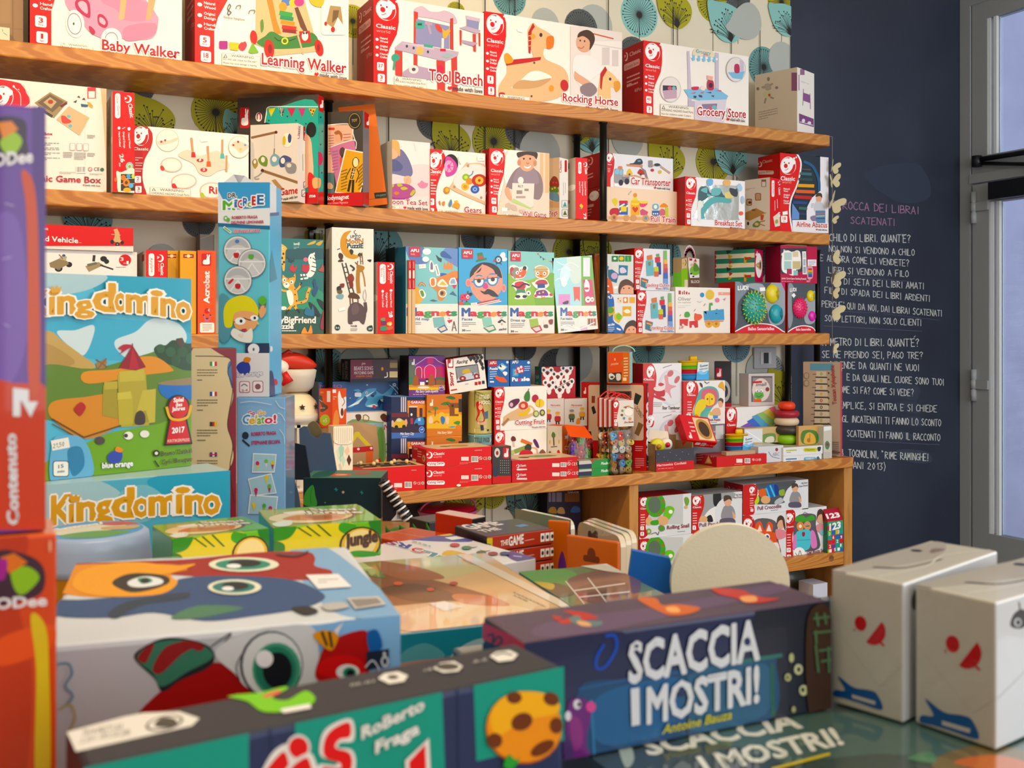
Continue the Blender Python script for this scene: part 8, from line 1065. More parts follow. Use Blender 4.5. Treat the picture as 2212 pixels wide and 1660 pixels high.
b=fit(1182,1254,1065,.5955,2.88,.06,{'*':'22202a','F':'3a3448'});b.d('F',(780,1050,3.16),'r 8a8494 1280,45 1370,110\nl 3a3448 6 1300,45 1300,110\nl 3a3448 6 1330,45 1330,110\nr 8a5a34 1390,50 1490,110\nr 5a2a34 1400,38 1490,52\nt d8c0b8 1410,50 1485,50 12 b|GARAGE\ns b88a3a 1280,180 1290,150 1320,145 1335,170 1330,190\ns c8a06a 1340,185 1350,150 1380,150 1390,190\ns 4a6aa8 1430,180 1450,140 1490,150 1490,180');b.done('story_box','dark story box in the open bay under the counter','box',group=GE)
q=onY(967,HV,2.78);g=empty('pink_bucket',(q.x,q.y,.5955),'pink bucket with a red lid in the bay under the counter','bucket');zl=zat(967,1100,2.78)
m=MB();m.lathe((q.x,q.y,.5955),[(0,0),(.07,0),(.085,zl-.61),(.09,zl-.6),(.09,zl-.597),(.084,zl-.597)],'c8688c',0,30);m.build('body','plastic',g,(q.x,q.y,.5955))
m=MB();m.lathe((q.x,q.y,zl),[(.082,-.001),(.08,.006),(.05,.011),(0,.013)],'b8263c',0,30);m.build('lid','plastic',g,(q.x,q.y,zl))
m=MB();m.tube([V((q.x+.088*math.cos(t),q.y-.03*math.sin(t),zl+.045*math.sin(t)))for t in(PI*j/14 for j in range(15))],.003,'c8688c');m.build('handle','plastic',g,(q.x,q.y,zl))
# the display table in front
E2,E3,E4,F1,F2,F3,F6=(90,580,2.767),(80,1050,2.765),(780,1050,3.16),(100,1360,1.843),(1000,1220,2.602),(1740,1160,3.32),(440,380,2.245)
def pt(t,l,z):q=EYE+FW*t+RT*l;q.z=z;return q
def pu(u,t,z=0):return pt(t,(u-CU)/FPX*t,z)
def tbx(P,Q,zb,zt,d,cols):return Box((P.x,P.y,zb),math.atan2(Q.y-P.y,Q.x-P.x),math.hypot(Q.x-P.x,Q.y-P.y),d,zt-zb,cols)
def zv(v,t):return 1.25+(HV-v)/FPX*t
GG='games on the display table'
def pack(b,name,label,cat='game',mt='varnished_card',bv=.0015):return bevel(b.done(name,label,cat,mt,GG),bv)
q=pu(122,.43);z=zv(1152,.43);b=Box((q.x-.16,q.y,ZT),0,.16,.04,z-ZT,{'*':'c8481c','F':'cf4e1e','T':'d86a3c'})
b.d('F',(0,0,1),'s b83e1a -20,1160 60,1160 40,1300 70,1450 50,1700 -20,1700\ns e05a22 0,1380 110,1350 110,1400 0,1440\ns d8b812 66,1330 98,1352 106,1450 108,1680 76,1680 78,1450\ns 3a2030 -10,1195 60,1200 95,1230 90,1280 40,1300 -10,1300\ns 8ab82a 25,1230 62,1225 85,1250 50,1285 30,1270\np d8742e 0,1205 30,1195 60,1215 20,1240\ns a02a8a -10,1215 15,1210 10,1250 -10,1250\nt f0e8e8 -30,1318 100,1308 24 x|hODee\ne e8a88a 108,1180 3,14')
pack(b,'game_box','orange wrapped game box with a yellow stripe, beneath the purple one',mt='shrink_wrapped_card')
q=pu(99,.432);z0=z+.0005;b=Box((q.x-.16,q.y,z0),0,.16,.04,zv(232,.432)-z0,{'*':'5a3a8a','F':'6a4a9c','T':'7a5aa8'})
b.d('F',(0,0,1),'s 7a5cae -20,500 40,480 60,700 30,820 -20,820\ns 4f3480 70,240 110,240 110,830 84,830\np c8441e -20,815 30,828 90,828 110,850 110,1145 -20,1145\ns c8502a 46,372 66,380 78,430 84,560 86,830 62,830 60,600 56,450\ns 2e1e3a -10,260 50,258 58,300 55,345 -10,345\ns 9ac42c 0,305 28,285 48,305 30,335 10,330\np e08a3a -5,265 25,262 40,280 5,300\nt f4f0f4 -30,362 70,350 28 x|hODee\np e8ecf0 28,838 62,842 62,868 82,868 66,902 48,868 44,866 44,900 28,900\nt e8ecf0 40,1132 34,938 25 xv|Contenuto\nc b09cd0 3 10,440 30,445\nc b09cd0 3 5,560 24,556\nc b09cd0 3 8,700 20,706')
pack(b,'game_box','purple and red wrapped game box topmost of the tall stack',mt='shrink_wrapped_card')
zM=1.10;P,Q,K=onZ(82,1399,zM),onZ(865,1330,zM),onZ(690,1185,zM);b=tbx(P,Q,ZT,zM,(K-Q).length,{'*':'8fbbe0','F':'c0c4c8','T':'d2d6d8','R':'6aa8dc'})
b.d('T',E3,'''s 86aed0 1500,420 1720,360 2180,760 1900,790 1700,700\ns d4d6d4 100,440 400,420 900,420 300,470\ns 9c2a26 120,480 500,455 900,440 1300,400 1600,395 1660,430 1660,480 1760,510 1700,560 1300,560 900,540\ns dc8e1e 100,500 300,470 500,470 800,470 900,500 800,530 840,590 780,640 600,660 300,665 100,620\ns 33507a 120,690 300,680 700,640 850,560 1100,540 1500,560 1700,640 1700,690 1560,740 1300,780 1000,810 700,760 450,790 120,780\ns 26384c 420,770 520,700 720,660 900,640 880,680 620,720 480,795\ns 4a7a5e 800,790 960,720 1230,730 1100,770 900,800
s e8a018 225,620 250,520 420,470 620,460 800,480 950,470 820,520 700,545 840,570 740,650 420,665\ns 2a2420 450,590 500,545 600,525 760,540 790,580 700,620 560,640\ns e8ecec 545,575 640,545 740,560 745,590 640,610 560,605\ns 4a9078 600,560 660,552 690,575 630,590\ne 15181a 645,572 28,14\ne e8e8d0 1235,475 210,44\ne 2f8a72 1230,475 165,32\ne 14181a 1240,468 100,22\ne f4f4f4 1175,485 44,13\ne e8e8d0 1180,612 160,46\ne 2f7a72 1175,612 128,34\ne 14181a 1185,606 80,24\ne f4f4f4 1140,622 36,13
p f0efec 1605,540 1800,535 1880,612 1680,625\nm aaa 1680,570 1800,566 2 8\ns 222 1520,740 1620,730 1680,760 1600,780\ns b8b8b4 1700,720 1820,705 1860,735 1740,755\np c8c4bc 1850,680 2040,670 2085,720 1900,748\np 8a8680 1870,690 2030,682 2060,712 1910,738\nc 444 8 1430,415 1540,425 1620,400''')
b.d('F',E3,'''s 8fc0ea 1500,840 1700,830 2180,760 2180,1100 1900,1200 1700,1000\ns d8d6ce 100,880 600,850 1300,820 1750,800 1300,850 600,900 100,940
s a01e20 700,1260 860,1150 1000,1080 1100,1060 1300,1170 1360,1270 1200,1330 900,1400 600,1400
s 222428 580,1030 640,960 760,910 900,915 1030,960 1060,1040 1000,1100 860,1160 750,1230 700,1150\ns 3d7a62 595,1035 650,965 760,925 900,925 1020,970 1045,1030 900,1110 745,1200 690,1120\ns 8e2a2a 690,1090 760,970 870,930 960,945 860,1010 740,1120\ns 8e2a2a 600,1030 650,965 700,945 660,1040 640,1060\ns 8e2a2a 860,930 940,930 1000,960 960,985\nc 222 8 1040,960 1160,880 1060,1000
s d8dcdc 1060,1000 1180,900 1400,840 1640,840 1680,1000 1660,1180 1300,1220 1180,1120\ne 3a3e44 1400,1070 190,205\ne dfe4e2 1405,1070 178,194\ne 4a9a7a 1430,1095 145,160\ne 2c7a60 1425,1095 122,138\ne 10141a 1435,1100 88,108\ne f4f6f6 1358,1032 52,52\nc 333 7 1220,1010 1190,1080 1210,1160\ns b01e20 1690,1020 1760,920 1950,860 1975,940 1960,1150 1680,1160\ns cf2424 1680,1120 1720,1030 1860,1010 1950,1060 1930,1160\ne e8ece8 1855,1110 70,46\ne 2f8a72 1865,1115 40,34\ne 12161a 1870,1118 24,24
s e09a1e 1650,890 1700,860 1770,870 1800,900 1760,980 1700,950\nl 33261a 16 1700,870 1730,950\nl 33261a 16 1745,870 1760,960\np e8e8e8 1770,860 1830,810 1790,890\ns 2a64a8 1970,880 2030,860 2060,960 1990,990\np 1c2638 1965,990 2100,970 2100,1070 1965,1100\nc d0d8e0 9 1960,1080 2000,1040 2035,1080 2035,1110\ne d0d8e0 2075,1045 24,34\ne 1c2638 2075,1045 12,20\ne d0d8e0 2072,1000 10,12
c 6a8aa0 14 130,1060 190,1060 210,1120 170,1190 215,1250 170,1310\nc c8ced0 7 130,1080 180,1080 190,1120 150,1190\nc b0a068 12 140,1330 200,1300 230,1380 190,1460''')
pack(b,'game_box','large pale blue game box with staring cartoon monster eyes',mt='printed_card',bv=.003)
zK=1.105;P,Q,K=onZ(180,1660,zK),onZ(1218,1440,zK),onZ(1090,1393,zK);b=tbx(P,Q,ZT,zK,(K-Q).length,{'*':'2a2c33','F':'2b3556','T':'323339'})
b.d('F',F1,'''p 0d9480 100,470 806,398 806,700 60,700\np 0d9480 990,350 1575,236 1592,700 990,700\np 0d9480 1700,206 2068,138 2068,440 1712,526\nl 242e4a 6 890,380 900,600\nl 242e4a 6 1636,225 1640,560
s e8e6de 850,580 900,490 960,455 990,500 1000,640 840,640\ns d8241c 870,570 920,505 950,490 965,560 930,640 860,640\ne e8e6de 1003,470 48,52\ne d8241c 1003,470 39,42\ns e8e6de 950,560 1000,510 1060,500 1080,640 940,640\ns d8241c 965,565 1010,520 1045,520 1060,640 960,640\ns e8e6de 1085,480 1100,410 1150,370 1215,358 1222,440 1170,450 1160,470 1215,480 1230,540 1200,620 1110,620 1080,540 1150,540 1150,520 1100,510\ns d8241c 1100,470 1115,420 1155,385 1205,370 1208,425 1165,438 1150,470 1205,490 1215,540 1190,600 1120,600 1098,548 1165,552 1165,530 1110,510
t ecebe2 1255,435 1500,318 50 xo3a7a78:.03|RoBerto\nt ecebe2 1310,492 1480,412 50 xo3a7a78:.03|Fraga\np e8e6de 1425,520 1520,430 1530,640 1430,640\np d8241c 1440,525 1505,455 1512,640 1445,640
e a85a14 1897,395 152,140\ne e8941a 1898,385 150,142\ns f2b21e 1765,330 1830,260 1930,245 2020,270 2030,330 1900,360 1790,420\ne 6a3414 1858,270 30,24\ne 6a3414 2005,275 32,26 20\ne 6a3414 1888,365 44,34 -25\ne 6a3414 1780,440 30,30\ne 6a3414 2025,380 26,32\ne 6a3414 1970,470 52,24 -30\ns 2f9a3a 1815,540 1835,495 1860,515 1880,510 1850,553''')
b.d('T',F1,'''p e6e3d8 80,410 360,335 530,328 610,355 580,385 110,490\nt 3a3632 330,420 125,455 20 h|BEACON HILL\nt 3a3632 300,398 140,425 20 h|Nutgrave\ne 4a463f 470,375 76,28 -12\ne e6e3d8 470,375 66,23 -12\ns 4a463f 430,385 460,355 510,360 520,385 470,395\ns 7ac420 720,268 850,255 940,232 960,240 900,275 960,285 1030,248 1070,275 1050,305 960,330 860,330 800,290\ns d8705a 860,268 925,245 930,258 880,275\np f0eee6 930,322 1050,300 1055,318 945,338
p e8e6dc 1320,200 1345,180 1400,172 1440,188 1425,212 1365,222\ne 5a564e 1380,195 22,9\np e8e6dc 1540,160 1570,138 1625,132 1658,152 1640,172 1580,178\ne 4a463f 1598,154 46,14\np e8e6dc 1765,112 1790,95 1845,88 1878,105 1858,128 1800,135\nc 4a463f 6 1785,108 1820,100 1855,108\nt c8c6be 1305,218 1210,235 12 |10-30\nt c8c6be 1535,170 1500,178 12 |8+\nt c8c6be 1755,132 1700,142 12 |2-6''')
pack(b,'game_box','charcoal and green game box with a big cookie and red lettering',mt='printed_card',bv=.0025)
zS,zL=1.10,1.0395;P,Q,K=onZ(1132.6,1391,zS),onZ(1793,1298,zS),onZ(1653,1254.6,zS)
ux=(Q-P).normalized();uy=UP.cross(ux);P0=P+ux*.036-uy*.14;lo=Box((P0.x,P0.y,ZT),math.atan2(ux.y,ux.x),.40,.33,zL-ZT,{'*':'24303c','F':'1e2a3a','T':'2f403c'})
lo.d('T',(0,0,1),'''s 3f5a54 1250,1560 1700,1540 2212,1560 2212,1660 1900,1630 1500,1680 1250,1680\ns 2a3638 1240,1640 1500,1600 1700,1660 1500,1700\ns 6a5a34 2020,1640 2120,1610 2230,1630 2230,1680 2040,1670\ns b8642a 2060,1650 2140,1632 2220,1650 2200,1672\ns 4a7a5a 1960,1640 2010,1625 2020,1650\n''')
f=lo.f('T').px()
for a in((1404,1633,1732,1573,'SCACCIA'),(1530,1672,1822,1609,'I MOSTRI!')):lo.f('T').text(f,*a[:4],40,'dadcd0','x',a[4],(-26,-36));lo.f('T').k+=1
lo.d('T',(0,0,1),'l c8b428 6 1668,1664 1792,1631\ns 9aa8a0 1330,1590 1350,1585 1370,1640 1350,1660')
pack(lo,'game_box','flat glossy dark game box at the table corner carrying the white card boxes',mt='glossy_wrap',bv=.002)
b=tbx(P,Q,zL+.001,zS,(K-Q).length,{'*':'262c44','F':'262d50','T':'4a3c50','L':'1c1c24'})
b.d('F',F2,'''s 22284a 340,450 900,380 900,640 600,680 340,640\ns 1c2030 1650,260 2080,180 2080,820 1750,880 1700,600\ns 1f4a72 650,700 950,640 1300,570 1720,520 1760,560 1740,860 1300,960 740,1080\ns 2a5f90 760,740 1240,640 1250,900 780,1010\ns 2f5f80 1270,620 1700,560 1700,840 1280,930\nl 2f7068 22 1560,545 1790,510\nl 1f5a52 26 1735,560 1740,850\nl 17324c 12 1255,640 1262,960\nc 2f5a8a 14 650,700 900,650 1240,600\nl 3a7aa8 14 720,760 735,1070\nc 2a4fb0 18 800,400 850,400 860,470 800,570 750,580 750,520 790,450
s 6a2c78 585,800 620,750 690,760 720,820 690,1000 720,1090 600,1110 575,950\ns 8a3a80 600,860 660,880 670,1000 620,1040\ne e8e4ec 640,785 22,28\ne 222 650,785 10,14\ne e8e4ec 588,850 18,28\ne d85a9a 715,798 28,30\ne c8346a 700,1090 20,12\ns 4a3468 560,960 600,980 620,1080 570,1110
e c8ccA0 1880,588 24,30\ne 222 1882,588 10,14\ne c8cca0 1908,705 24,30\ne 222 1904,702 10,14\ne b8bc8a 1840,522 14,26\ne b8bc8a 1820,632 18,22\ne 333 1818,632 7,10\ne a8ac7a 1852,812 12,18\ns 3a2418 1930,300 2060,270 2060,830 1940,850'''.replace('A0','a0'))
b.d('F',F2,'''t dfe3e8 930,660 1655,525 228 x|SCACCIA\np dfe3e8 936,695 984,687 988,896 941,905\nt dfe3e8 1030,887 1652,764 205 x|MOSTRI!\ne 20305a 1222,712 22,30\ne 20305a 1590,430 18,22\ne 20305a 1516,654 14,18\ne 20305a 968,455 12,10\nt c8c02a 1112,948 1500,862 52 bi|Antoine Bauza''')
b.d('F',F2,'\n'.join(f'l 4a6a4a 14 {p} {q}'for p,q in(('1960,300','2050,290'),('1975,270','1985,340'),('2020,270','2030,330'),('1960,380','2055,370'),('1970,370','1975,440'),('1990,480','2060,470'),('1970,450','1985,600'),('2000,540','2055,530'),('2040,460','2045,600'))))
b.d('T',F2,'s 5a4866 500,320 1200,220 1750,110 1800,150 1300,260 700,390 400,400\ns b83028 500,290 560,300 520,320 620,290 560,260 680,270 760,300 700,310 640,320 560,335\ns 5a7a7a 600,300 650,290 680,320 780,320 770,345 700,350 620,330\ns d8a878 640,320 700,325 720,350 660,345\ns c8642a 980,195 1080,190 1120,230 1200,225 1330,245 1290,275 1180,290 1100,265\ns e8a868 1140,245 1200,240 1220,270 1160,270\ns b83a34 1400,135 1560,145 1620,170 1700,190 1780,195 1700,215 1600,220 1540,195 1440,170\ns e0a068 1560,185 1640,180 1650,210 1580,215')
b.d('L',F2,'p c42222 40,300 120,330 350,430 350,480 250,480 60,400\nc 2a1416 12 140,400 170,395 170,440 200,405 220,430 195,455\np 1a1a20 50,415 200,470 100,520 40,520')
pack(b,'game_box','dark blue game box standing on edge with big white lettering and peeking eyes',bv=.002)
def white(L,R,zt,d,q,art,art2):
 b=tbx(onZ(*L,zt),onZ(*R,zt),zL+.001,zt,d,{'*':'c2c0b8','F':'b8b4a8','R':'d4d6d8','T':'c4c2b8'});b.d('F',F3,art);b.d('R',F3,art2);b.d('T','%','s b0aca4 10,0 60,40 20,100 0,100\nc 3a3632 3 30,80 60,70 70,40\nc e8e8e4 2 60,95 75,60 60,30 90,0\ne 2a2a2e 20,30 8,3\ns 8a7a74 30,20 44,16 42,30');pack(b,'card_game_box',q,mt='shrink_wrapped_card',bv=.0012)
duck=lambda x,y,s:f'e b02028 {x},{y} {42 * s},{54 * s} -15\np b02028 '+' '.join(f'{x + 95 * s + 85 * s * math.cos(t):.0f},{y + 60 * s + 95 * s * math.sin(t):.0f}'for t in(-.85+i*.26 for i in range(13)))+f'\nl b02028 {14 * s} {x + 135 * s},{y + 130 * s} {x + 168 * s},{y + 160 * s}\np 8a5a3a {x - 52 * s},{y + 40 * s} {x - 34 * s},{y + 36 * s} {x - 46 * s},{y + 56 * s}'
gun=lambda x,y,s:f's 1f4f88 {x},{y} {x + 10},{y - 40 * s} {x + 80 * s},{y - 40 * s} {x + 30 * s},{y - 140 * s} {x + 140 * s},{y - 60 * s} {x + 250 * s},{y - 40 * s} {x + 310 * s},{y - 10 * s} {x + 345 * s},{y + 100 * s} {x + 180 * s},{y + 50 * s} {x + 80 * s},{y + 20 * s}\np b8b4a8 {x + 130 * s},{y - 10 * s} {x + 300 * s},{y + 40 * s} {x + 296 * s},{y + 66 * s} {x + 130 * s},{y + 16 * s}'
white((1796,1232),(1951,1262),1.115,.12,'white card game box with a red bird print, touching the dark blue box','l a8a49a 3 250,700 530,1080\nl a8a49a 3 530,1080 700,920\n'+duck(396,622,1)+'\n'+gun(205,1140,1),'s 1a2030 762,440 790,380 790,520 765,510')
white((1977,1263),(2151,1302),1.1145,.13,'white card game box with a red bird print, its side showing a black eye','l a8a49a 3 800,780 1200,1270\nl a8a49a 3 1200,1270 1370,1160\n'+duck(1056,770,1.15)+'\n'+gun(825,1330,1.2),'s 23252c 1470,640 1490,560 1550,520 1600,560 1600,620 1540,660\ne c0c4c8 1522,615 28,32\ne 23252c 1524,615 16,20\nl 23252c 8 1530,470 1540,540\nl b8bcc0 3 1380,1160 1600,940\ns 2a7a4a 1525,1530 1545,1490 1565,1530 1545,1560\ns 2a7a4a 1440,1520 1455,1510 1462,1560')
dr=V((.345,.939));de=V((.939,-.345))
def flatbox(t,l,w,d,zb,zt,cols):return Box(pt(t,l,zb),math.atan2((FW*dr.x+RT*dr.y).y,(FW*dr.x+RT*dr.y).x),w,d,zt-zb,cols)
b=flatbox(.684,-.2366,.31,.233,ZT,1.029,{'*':'2f8a94','F':'2a808c','T':'d8b482'})
b.d('T',(0,0,1),'s c8c088 740,1190 1000,1190 1040,1230 900,1260 760,1260\ns 7a4a24 760,1250 860,1240 1000,1270 1080,1300 960,1300 820,1310 740,1290\ns 9a5a2c 780,1210 900,1225 960,1250 860,1250\ns 4a3018 820,1275 900,1262 990,1290 900,1300\ns e8c89a 860,1330 1000,1300 1150,1320 1060,1350 880,1365\ns c87a44 980,1285 1060,1290 1100,1310 1000,1305\ns 5a7a34 760,1235 810,1230 830,1250\nl e4dac4 14 985,1192 1262,1330\np f0ece4 926,1305 960,1300 1000,1312 960,1322\nm a89878 1000,1210 1040,1228 1 3\nm a89878 1110,1280 1180,1312 2 3\ne c84a2a 930,1275 8,4\ne d8642a 860,1262 10,4\ne b83a2a 980,1262 9,4').d('F',(0,0,1),'s 5a9a9c 870,1410 920,1390 960,1420 870,1440\ns 9ab8b4 970,1430 1000,1395 1050,1380 1060,1420\np c8d4c8 1040,1385 1075,1400 1050,1420\ns b8887a 870,1432 1060,1415 1060,1440 870,1450')
pack(b,'game_box','flat glossy game box with a sandy brown cover, carrying the jungle boxes',mt='glossy_wrap')
b=flatbox(.80,.075,.095,.20,ZT,1.015,{'*':'3a6a4a','T':'5a7a4a','F':'2a5a44'})
b.d('T',(0,0,1),'s 3a5a84 1010,1215 1110,1212 1100,1250 1040,1245\ns 4a9a44 1080,1240 1220,1230 1250,1260 1150,1262\ns 2a3a24 1120,1262 1210,1262 1240,1285 1180,1290\ns c8b43a 1150,1258 1195,1262 1190,1275\ns 6a4a44 1230,1250 1370,1230 1370,1300 1270,1300\ns 4a3434 1250,1270 1340,1255 1360,1285 1290,1290\nl d8d8d0 3 1222,1257 1262,1306\nl d8d8d0 3 1270,1250 1310,1302\nl d8d8d0 3 1238,1278 1350,1262\nl d8d8d0 3 1250,1292 1360,1280\ns e4e0d4 1190,1205 1260,1195 1350,1215 1370,1240 1290,1232\ns 7a2f3a 1102,1245 1124,1243 1124,1262 1104,1262\nc f4f4ee 4 1200,1205 1260,1215 1340,1225\nc f4f4ee 3 1230,1200 1300,1212 1356,1240')
pack(b,'game_box','flat glossy green game box behind the dark blue monsters game',mt='glossy_wrap')
JC={'*':'2a8a1e','F':'6ab81e','T':'9aa83a','R':'3a9a1e'}
def jungle(P,Q,d,q,txt):
 b=tbx(P,Q,1.0315,1.066,d,JC)
 b.d('F','%','s e0d018 4,30 30,2 70,0 72,30 60,70 40,101 -5,101\ns 2f7a18 -2,40 10,50 6,101 -2,101\ns 3a9a20 62,0 76,10 70,34 60,20\ns 1f7a1a 88,0 102,0 102,60 94,40\nl 4a6a10 2 22,4 34,30\nl 4a6a10 2 30,2 42,32\nl 4a6a10 2 40,0 52,34\ns 2f8a18 -2,0 20,-4 14,30 -2,34\ne 3a2a12 80,62 20,48\ne e0b820 80,62 18,44\ne f0dc9a 80,60 15,38\ns 3a9a20 66,90 76,80 96,90 90,102')
 if txt:b.d('F','%','t 3a2408 66,66 96,58 34 xo8a5a14:.04|Jungle')
 b.d('T','%','s 4aa02a 0,0 40,-4 100,10 100,60 80,30 40,10\ns 5aa82a 70,70 102,60 102,102 60,102\ne 4a3a14 44,56 42,36\ne e8d8a0 42,56 40,33\ns c87a24 14,62 30,44 50,50 74,52 66,80 40,78\ns a85a18 36,56 60,56 66,70 44,72\np f4f0e4 20,24 40,20 44,36 24,40\nt f4efe0 40,40 92,58 16 xo5a3a14:.05|Jungle\nt f4efe0 48,24 90,40 14 xo5a3a14:.05|Speed\ns e4ecd8 2,80 20,70 16,96 4,100')
 pack(b,'game_box',q,mt='shrink_wrapped_card')
jungle(pt(.9465,-.2225,0),pt(.985,-.127,0),.10,'small yellow and green jungle game box with a round logo',1)
jungle(pt(.8955,-.3,0),pt(.943,-.226,0),.075,'small yellow and green jungle game box in crinkled wrap beside its twin',0)
q=pt(1.0,-.413,ZT);g=empty('game_tub',q,'round yellow game tub with a clear blue lid','tub',GG);r=.053
m=MB();m.lathe(q,[(0,.001),(r*.86,.001),(r*.95,.07),(r*.96,.075),(0,.075)],'d89a1a',0,40);m.build('body','plastic',g,q)
m=MB();f=Face(m,q+V((-r,0,.04)),RT,UP,.11,.03,clip=False);m.lathe(q,[(r*.97,.066),(r*1.04,.068),(r*1.04,.074),(r,.09),(r*.98,.1),(r*.9,.1035),(0,.1035)],'a8b8d0',0,40);f=Face(m,q+V((-r,-r,.1035)),V((1,0,0)),V((0,1,0)),2*r,2*r);f.d('%','e 5a9ad0 50,50 44,44\ns e8dcc0 10,50 30,24 60,20 80,40 60,60 30,66\ns 6a9a34 20,66 50,56 80,70 60,88 36,86\ns c8443a 56,20 76,16 92,34 70,36\ns d8a86a 60,40 90,44 84,60 60,54\nt f4f0e0 14,44 60,24 14 x|Animal');m.build('lid','varnished_card',g,q)
m=MB()
for k in range(6):a=4.2+k*.16;p=q+V((r*.93*math.cos(a),r*.93*math.sin(a),.058));m.ball(p,.004,'6a8ac0',n=8)
m.build('printed_dots','plastic',g,q)
KT,KG='3a9ab4','d09a1c'
def king(b,ctx,pts,h):
 for ch,x0,y0,x1,y1,hh in pts:b.d('F',ctx,f't {KG} {x0},{y0} {x1},{y1} {hh} xof0ece0:.045|{ch}')
zk=1.0845;P,Q=onZ(60,1050,zk),onZ(497,1015.5,zk);b=tbx(P,Q,ZT,zk-.0005,.08,{'*':'7ab8c8','F':'5aa8bc','T':'b8d0d0'})
b.d('F',E2,f's a0c0c4 0,1300 300,1260 500,1380 400,1560 0,1600\ns {KT} 700,1240 900,1215 1130,1205 1130,1500 900,1480 640,1300\ns 7ab4c0 480,1330 640,1300 760,1420 600,1520 440,1480');king(b,E2,(('K',62,1530,180,1520,175),('i',172,1515,210,1510,160),('n',215,1508,320,1500,164),('g',325,1500,420,1492,164),('d',425,1488,545,1482,178),('o',550,1482,640,1478,160),('m',645,1474,810,1462,164),('i',815,1460,868,1458,166),('n',862,1465,970,1462,164),('o',968,1468,1060,1462,166)),0);b.d('F',E2,f'p {KG} 165,1365 172,1345 190,1365 205,1348 215,1365 232,1355 222,1395 172,1398')
pack(b,'game_box','blue game box with golden lettering lying flat under its standing twin')
P,Q=onZ(60,1047,zk),onZ(424,1008,zk);dd=(Q-P).normalized();nn=UP.cross(dd);P+=nn*.012;Q+=nn*.012;b=tbx(P,Q,zk,1.314,.05,{'*':'2a8aa8','F':'5ab0c8','T':'8ac8d4','R':'a8c8cc'})
b.d('F',E2,f'''s {KT} 400,40 940,40 940,420 800,360 640,200 480,240 300,110\ns a8c4c8 0,20 380,40 300,120 100,160 0,120\ns 4aa4c0 0,260 400,300 700,330 940,420 940,560 0,500\ns c8d8d8 90,380 200,370 310,340 300,430 250,520 180,480\ns c8d8d8 440,430 560,380 640,310 720,300 830,340 860,440 700,540 560,560 460,500
s b89a5a 0,400 60,380 120,430 200,490 240,520 320,590 200,640 0,640\ns a8884a 0,460 80,470 200,560 100,600 0,600\ns 5a7a2a 0,590 300,600 600,520 760,480 940,520 940,900 0,900\ns 6a9a2a 250,1050 420,980 700,930 940,860 940,1260 0,1290 100,1100
s 26442a 670,490 700,455 740,460 780,430 830,440 880,450 940,450 940,590 860,610 780,580 720,560\ne 32583a 710,480 26,26\ne 32583a 770,500 30,30\ne 2e5032 840,500 32,32\ne 32583a 890,540 30,34\ne 2e5032 800,550 30,34\np 4a3a30 795,440 805,420 840,415 855,450 830,480\ns d08a1e 250,620 460,600 540,540 680,530 780,600 760,620 600,640 280,690\ns c8841c 60,800 250,770 420,760 470,900 460,940 260,1020 60,900\np 9a7040 320,570 380,540 390,560 370,600 330,600\nl 7a5a34 8 325,545 390,590\nl 7a5a34 8 385,540 335,598
s 2a6ab0 700,700 800,690 940,710 940,770 800,790 720,760\ns 8a7a5a 690,690 760,670 940,650 940,690 800,700\np a89a3c 450,640 620,620 640,940 470,950\np b8aa48 460,620 610,600 615,670 465,680\np 9a8c34 365,700 445,690 455,900 360,880\np b0a040 370,680 450,675 452,720 372,725\np b0a23e 450,760 540,750 545,930 460,945\np b8aa48 600,730 680,720 675,920 540,940\np c0b24e 450,745 530,735 535,780 450,785\np 9a8c34 560,860 620,850 640,920 540,940\ns 3a3028 555,930 560,870 590,850 615,880 610,930
p 8a1e2a 540,460 620,590 560,610 460,595\np a82a34 540,460 580,600 520,605\nl 8a1e2a 6 540,450 540,480\ns a82434 540,462 490,455 455,480 480,490 460,515 500,490\ne e8e4d8 515,1000 28,24\ne 3a3430 500,1000 12,12\ne e0dcd0 612,990 28,22\ne 4a4038 345,1030 30,24\nl 5a4020 8 60,900 250,1010\nl 5a4020 8 250,1010 470,940\nl 5a4020 6 60,930 250,1035\ns a82a2a 190,840 230,800 260,830 230,880 210,870\ns 6aa8c8 60,1040 120,1000 230,1010 290,1110 290,1250 60,1290\ns 3a7aa0 150,1090 230,1070 250,1180 180,1240\np e8e4d8 50,1030 155,1010 165,1070 60,1090\nt 333 65,1075 135,1060 26 h|21,50
s 3a4aa0 390,1120 430,1090 475,1100 470,1150 430,1165 395,1155\ns d8862a 435,1090 445,1065 480,1080 470,1100\nt f0f0ec 358,1195 540,1180 34 xo2a3a2a:.03|blue orange\nr 2a2c28 62,1150 158,1245 16\nr e8e6dc 66,1154 154,1241 14\nt 444 95,1195 125,1190 22 b|15\nt 444 90,1222 130,1218 16 b|min\ne 24221c 680,1105 20,20\ne d8dcc0 680,1105 10,10\nl 24221c 8 670,1150 695,1185\nt 2a2a20 708,1122 905,1100 30 o{"b0c070"}:.02|Bruno Cathala\nt 2a2a20 712,1172 902,1150 30 o{"b0c070"}:.02|Cyril Bouquet
p 1c1a18 755,900 860,890 895,1050 725,1060\ne 1c1a18 812,830 68,74\np c42026 765,905 850,900 885,1040 738,1050\ne c42026 812,830 58,66\nc d8a41e 16 740,830 760,890 800,905 840,900 870,880 885,820\nt f4f0e8 782,800 840,795 26 x|Spiel\nt f4f0e8 795,826 832,822 22 x|des\nt f4f0e8 772,852 848,846 24 x|Jahres\nt f8f4f0 772,985 845,978 34 x|2017\nt f0c0b8 745,1040 875,1032 18 b|KRITIKERPREIS''')
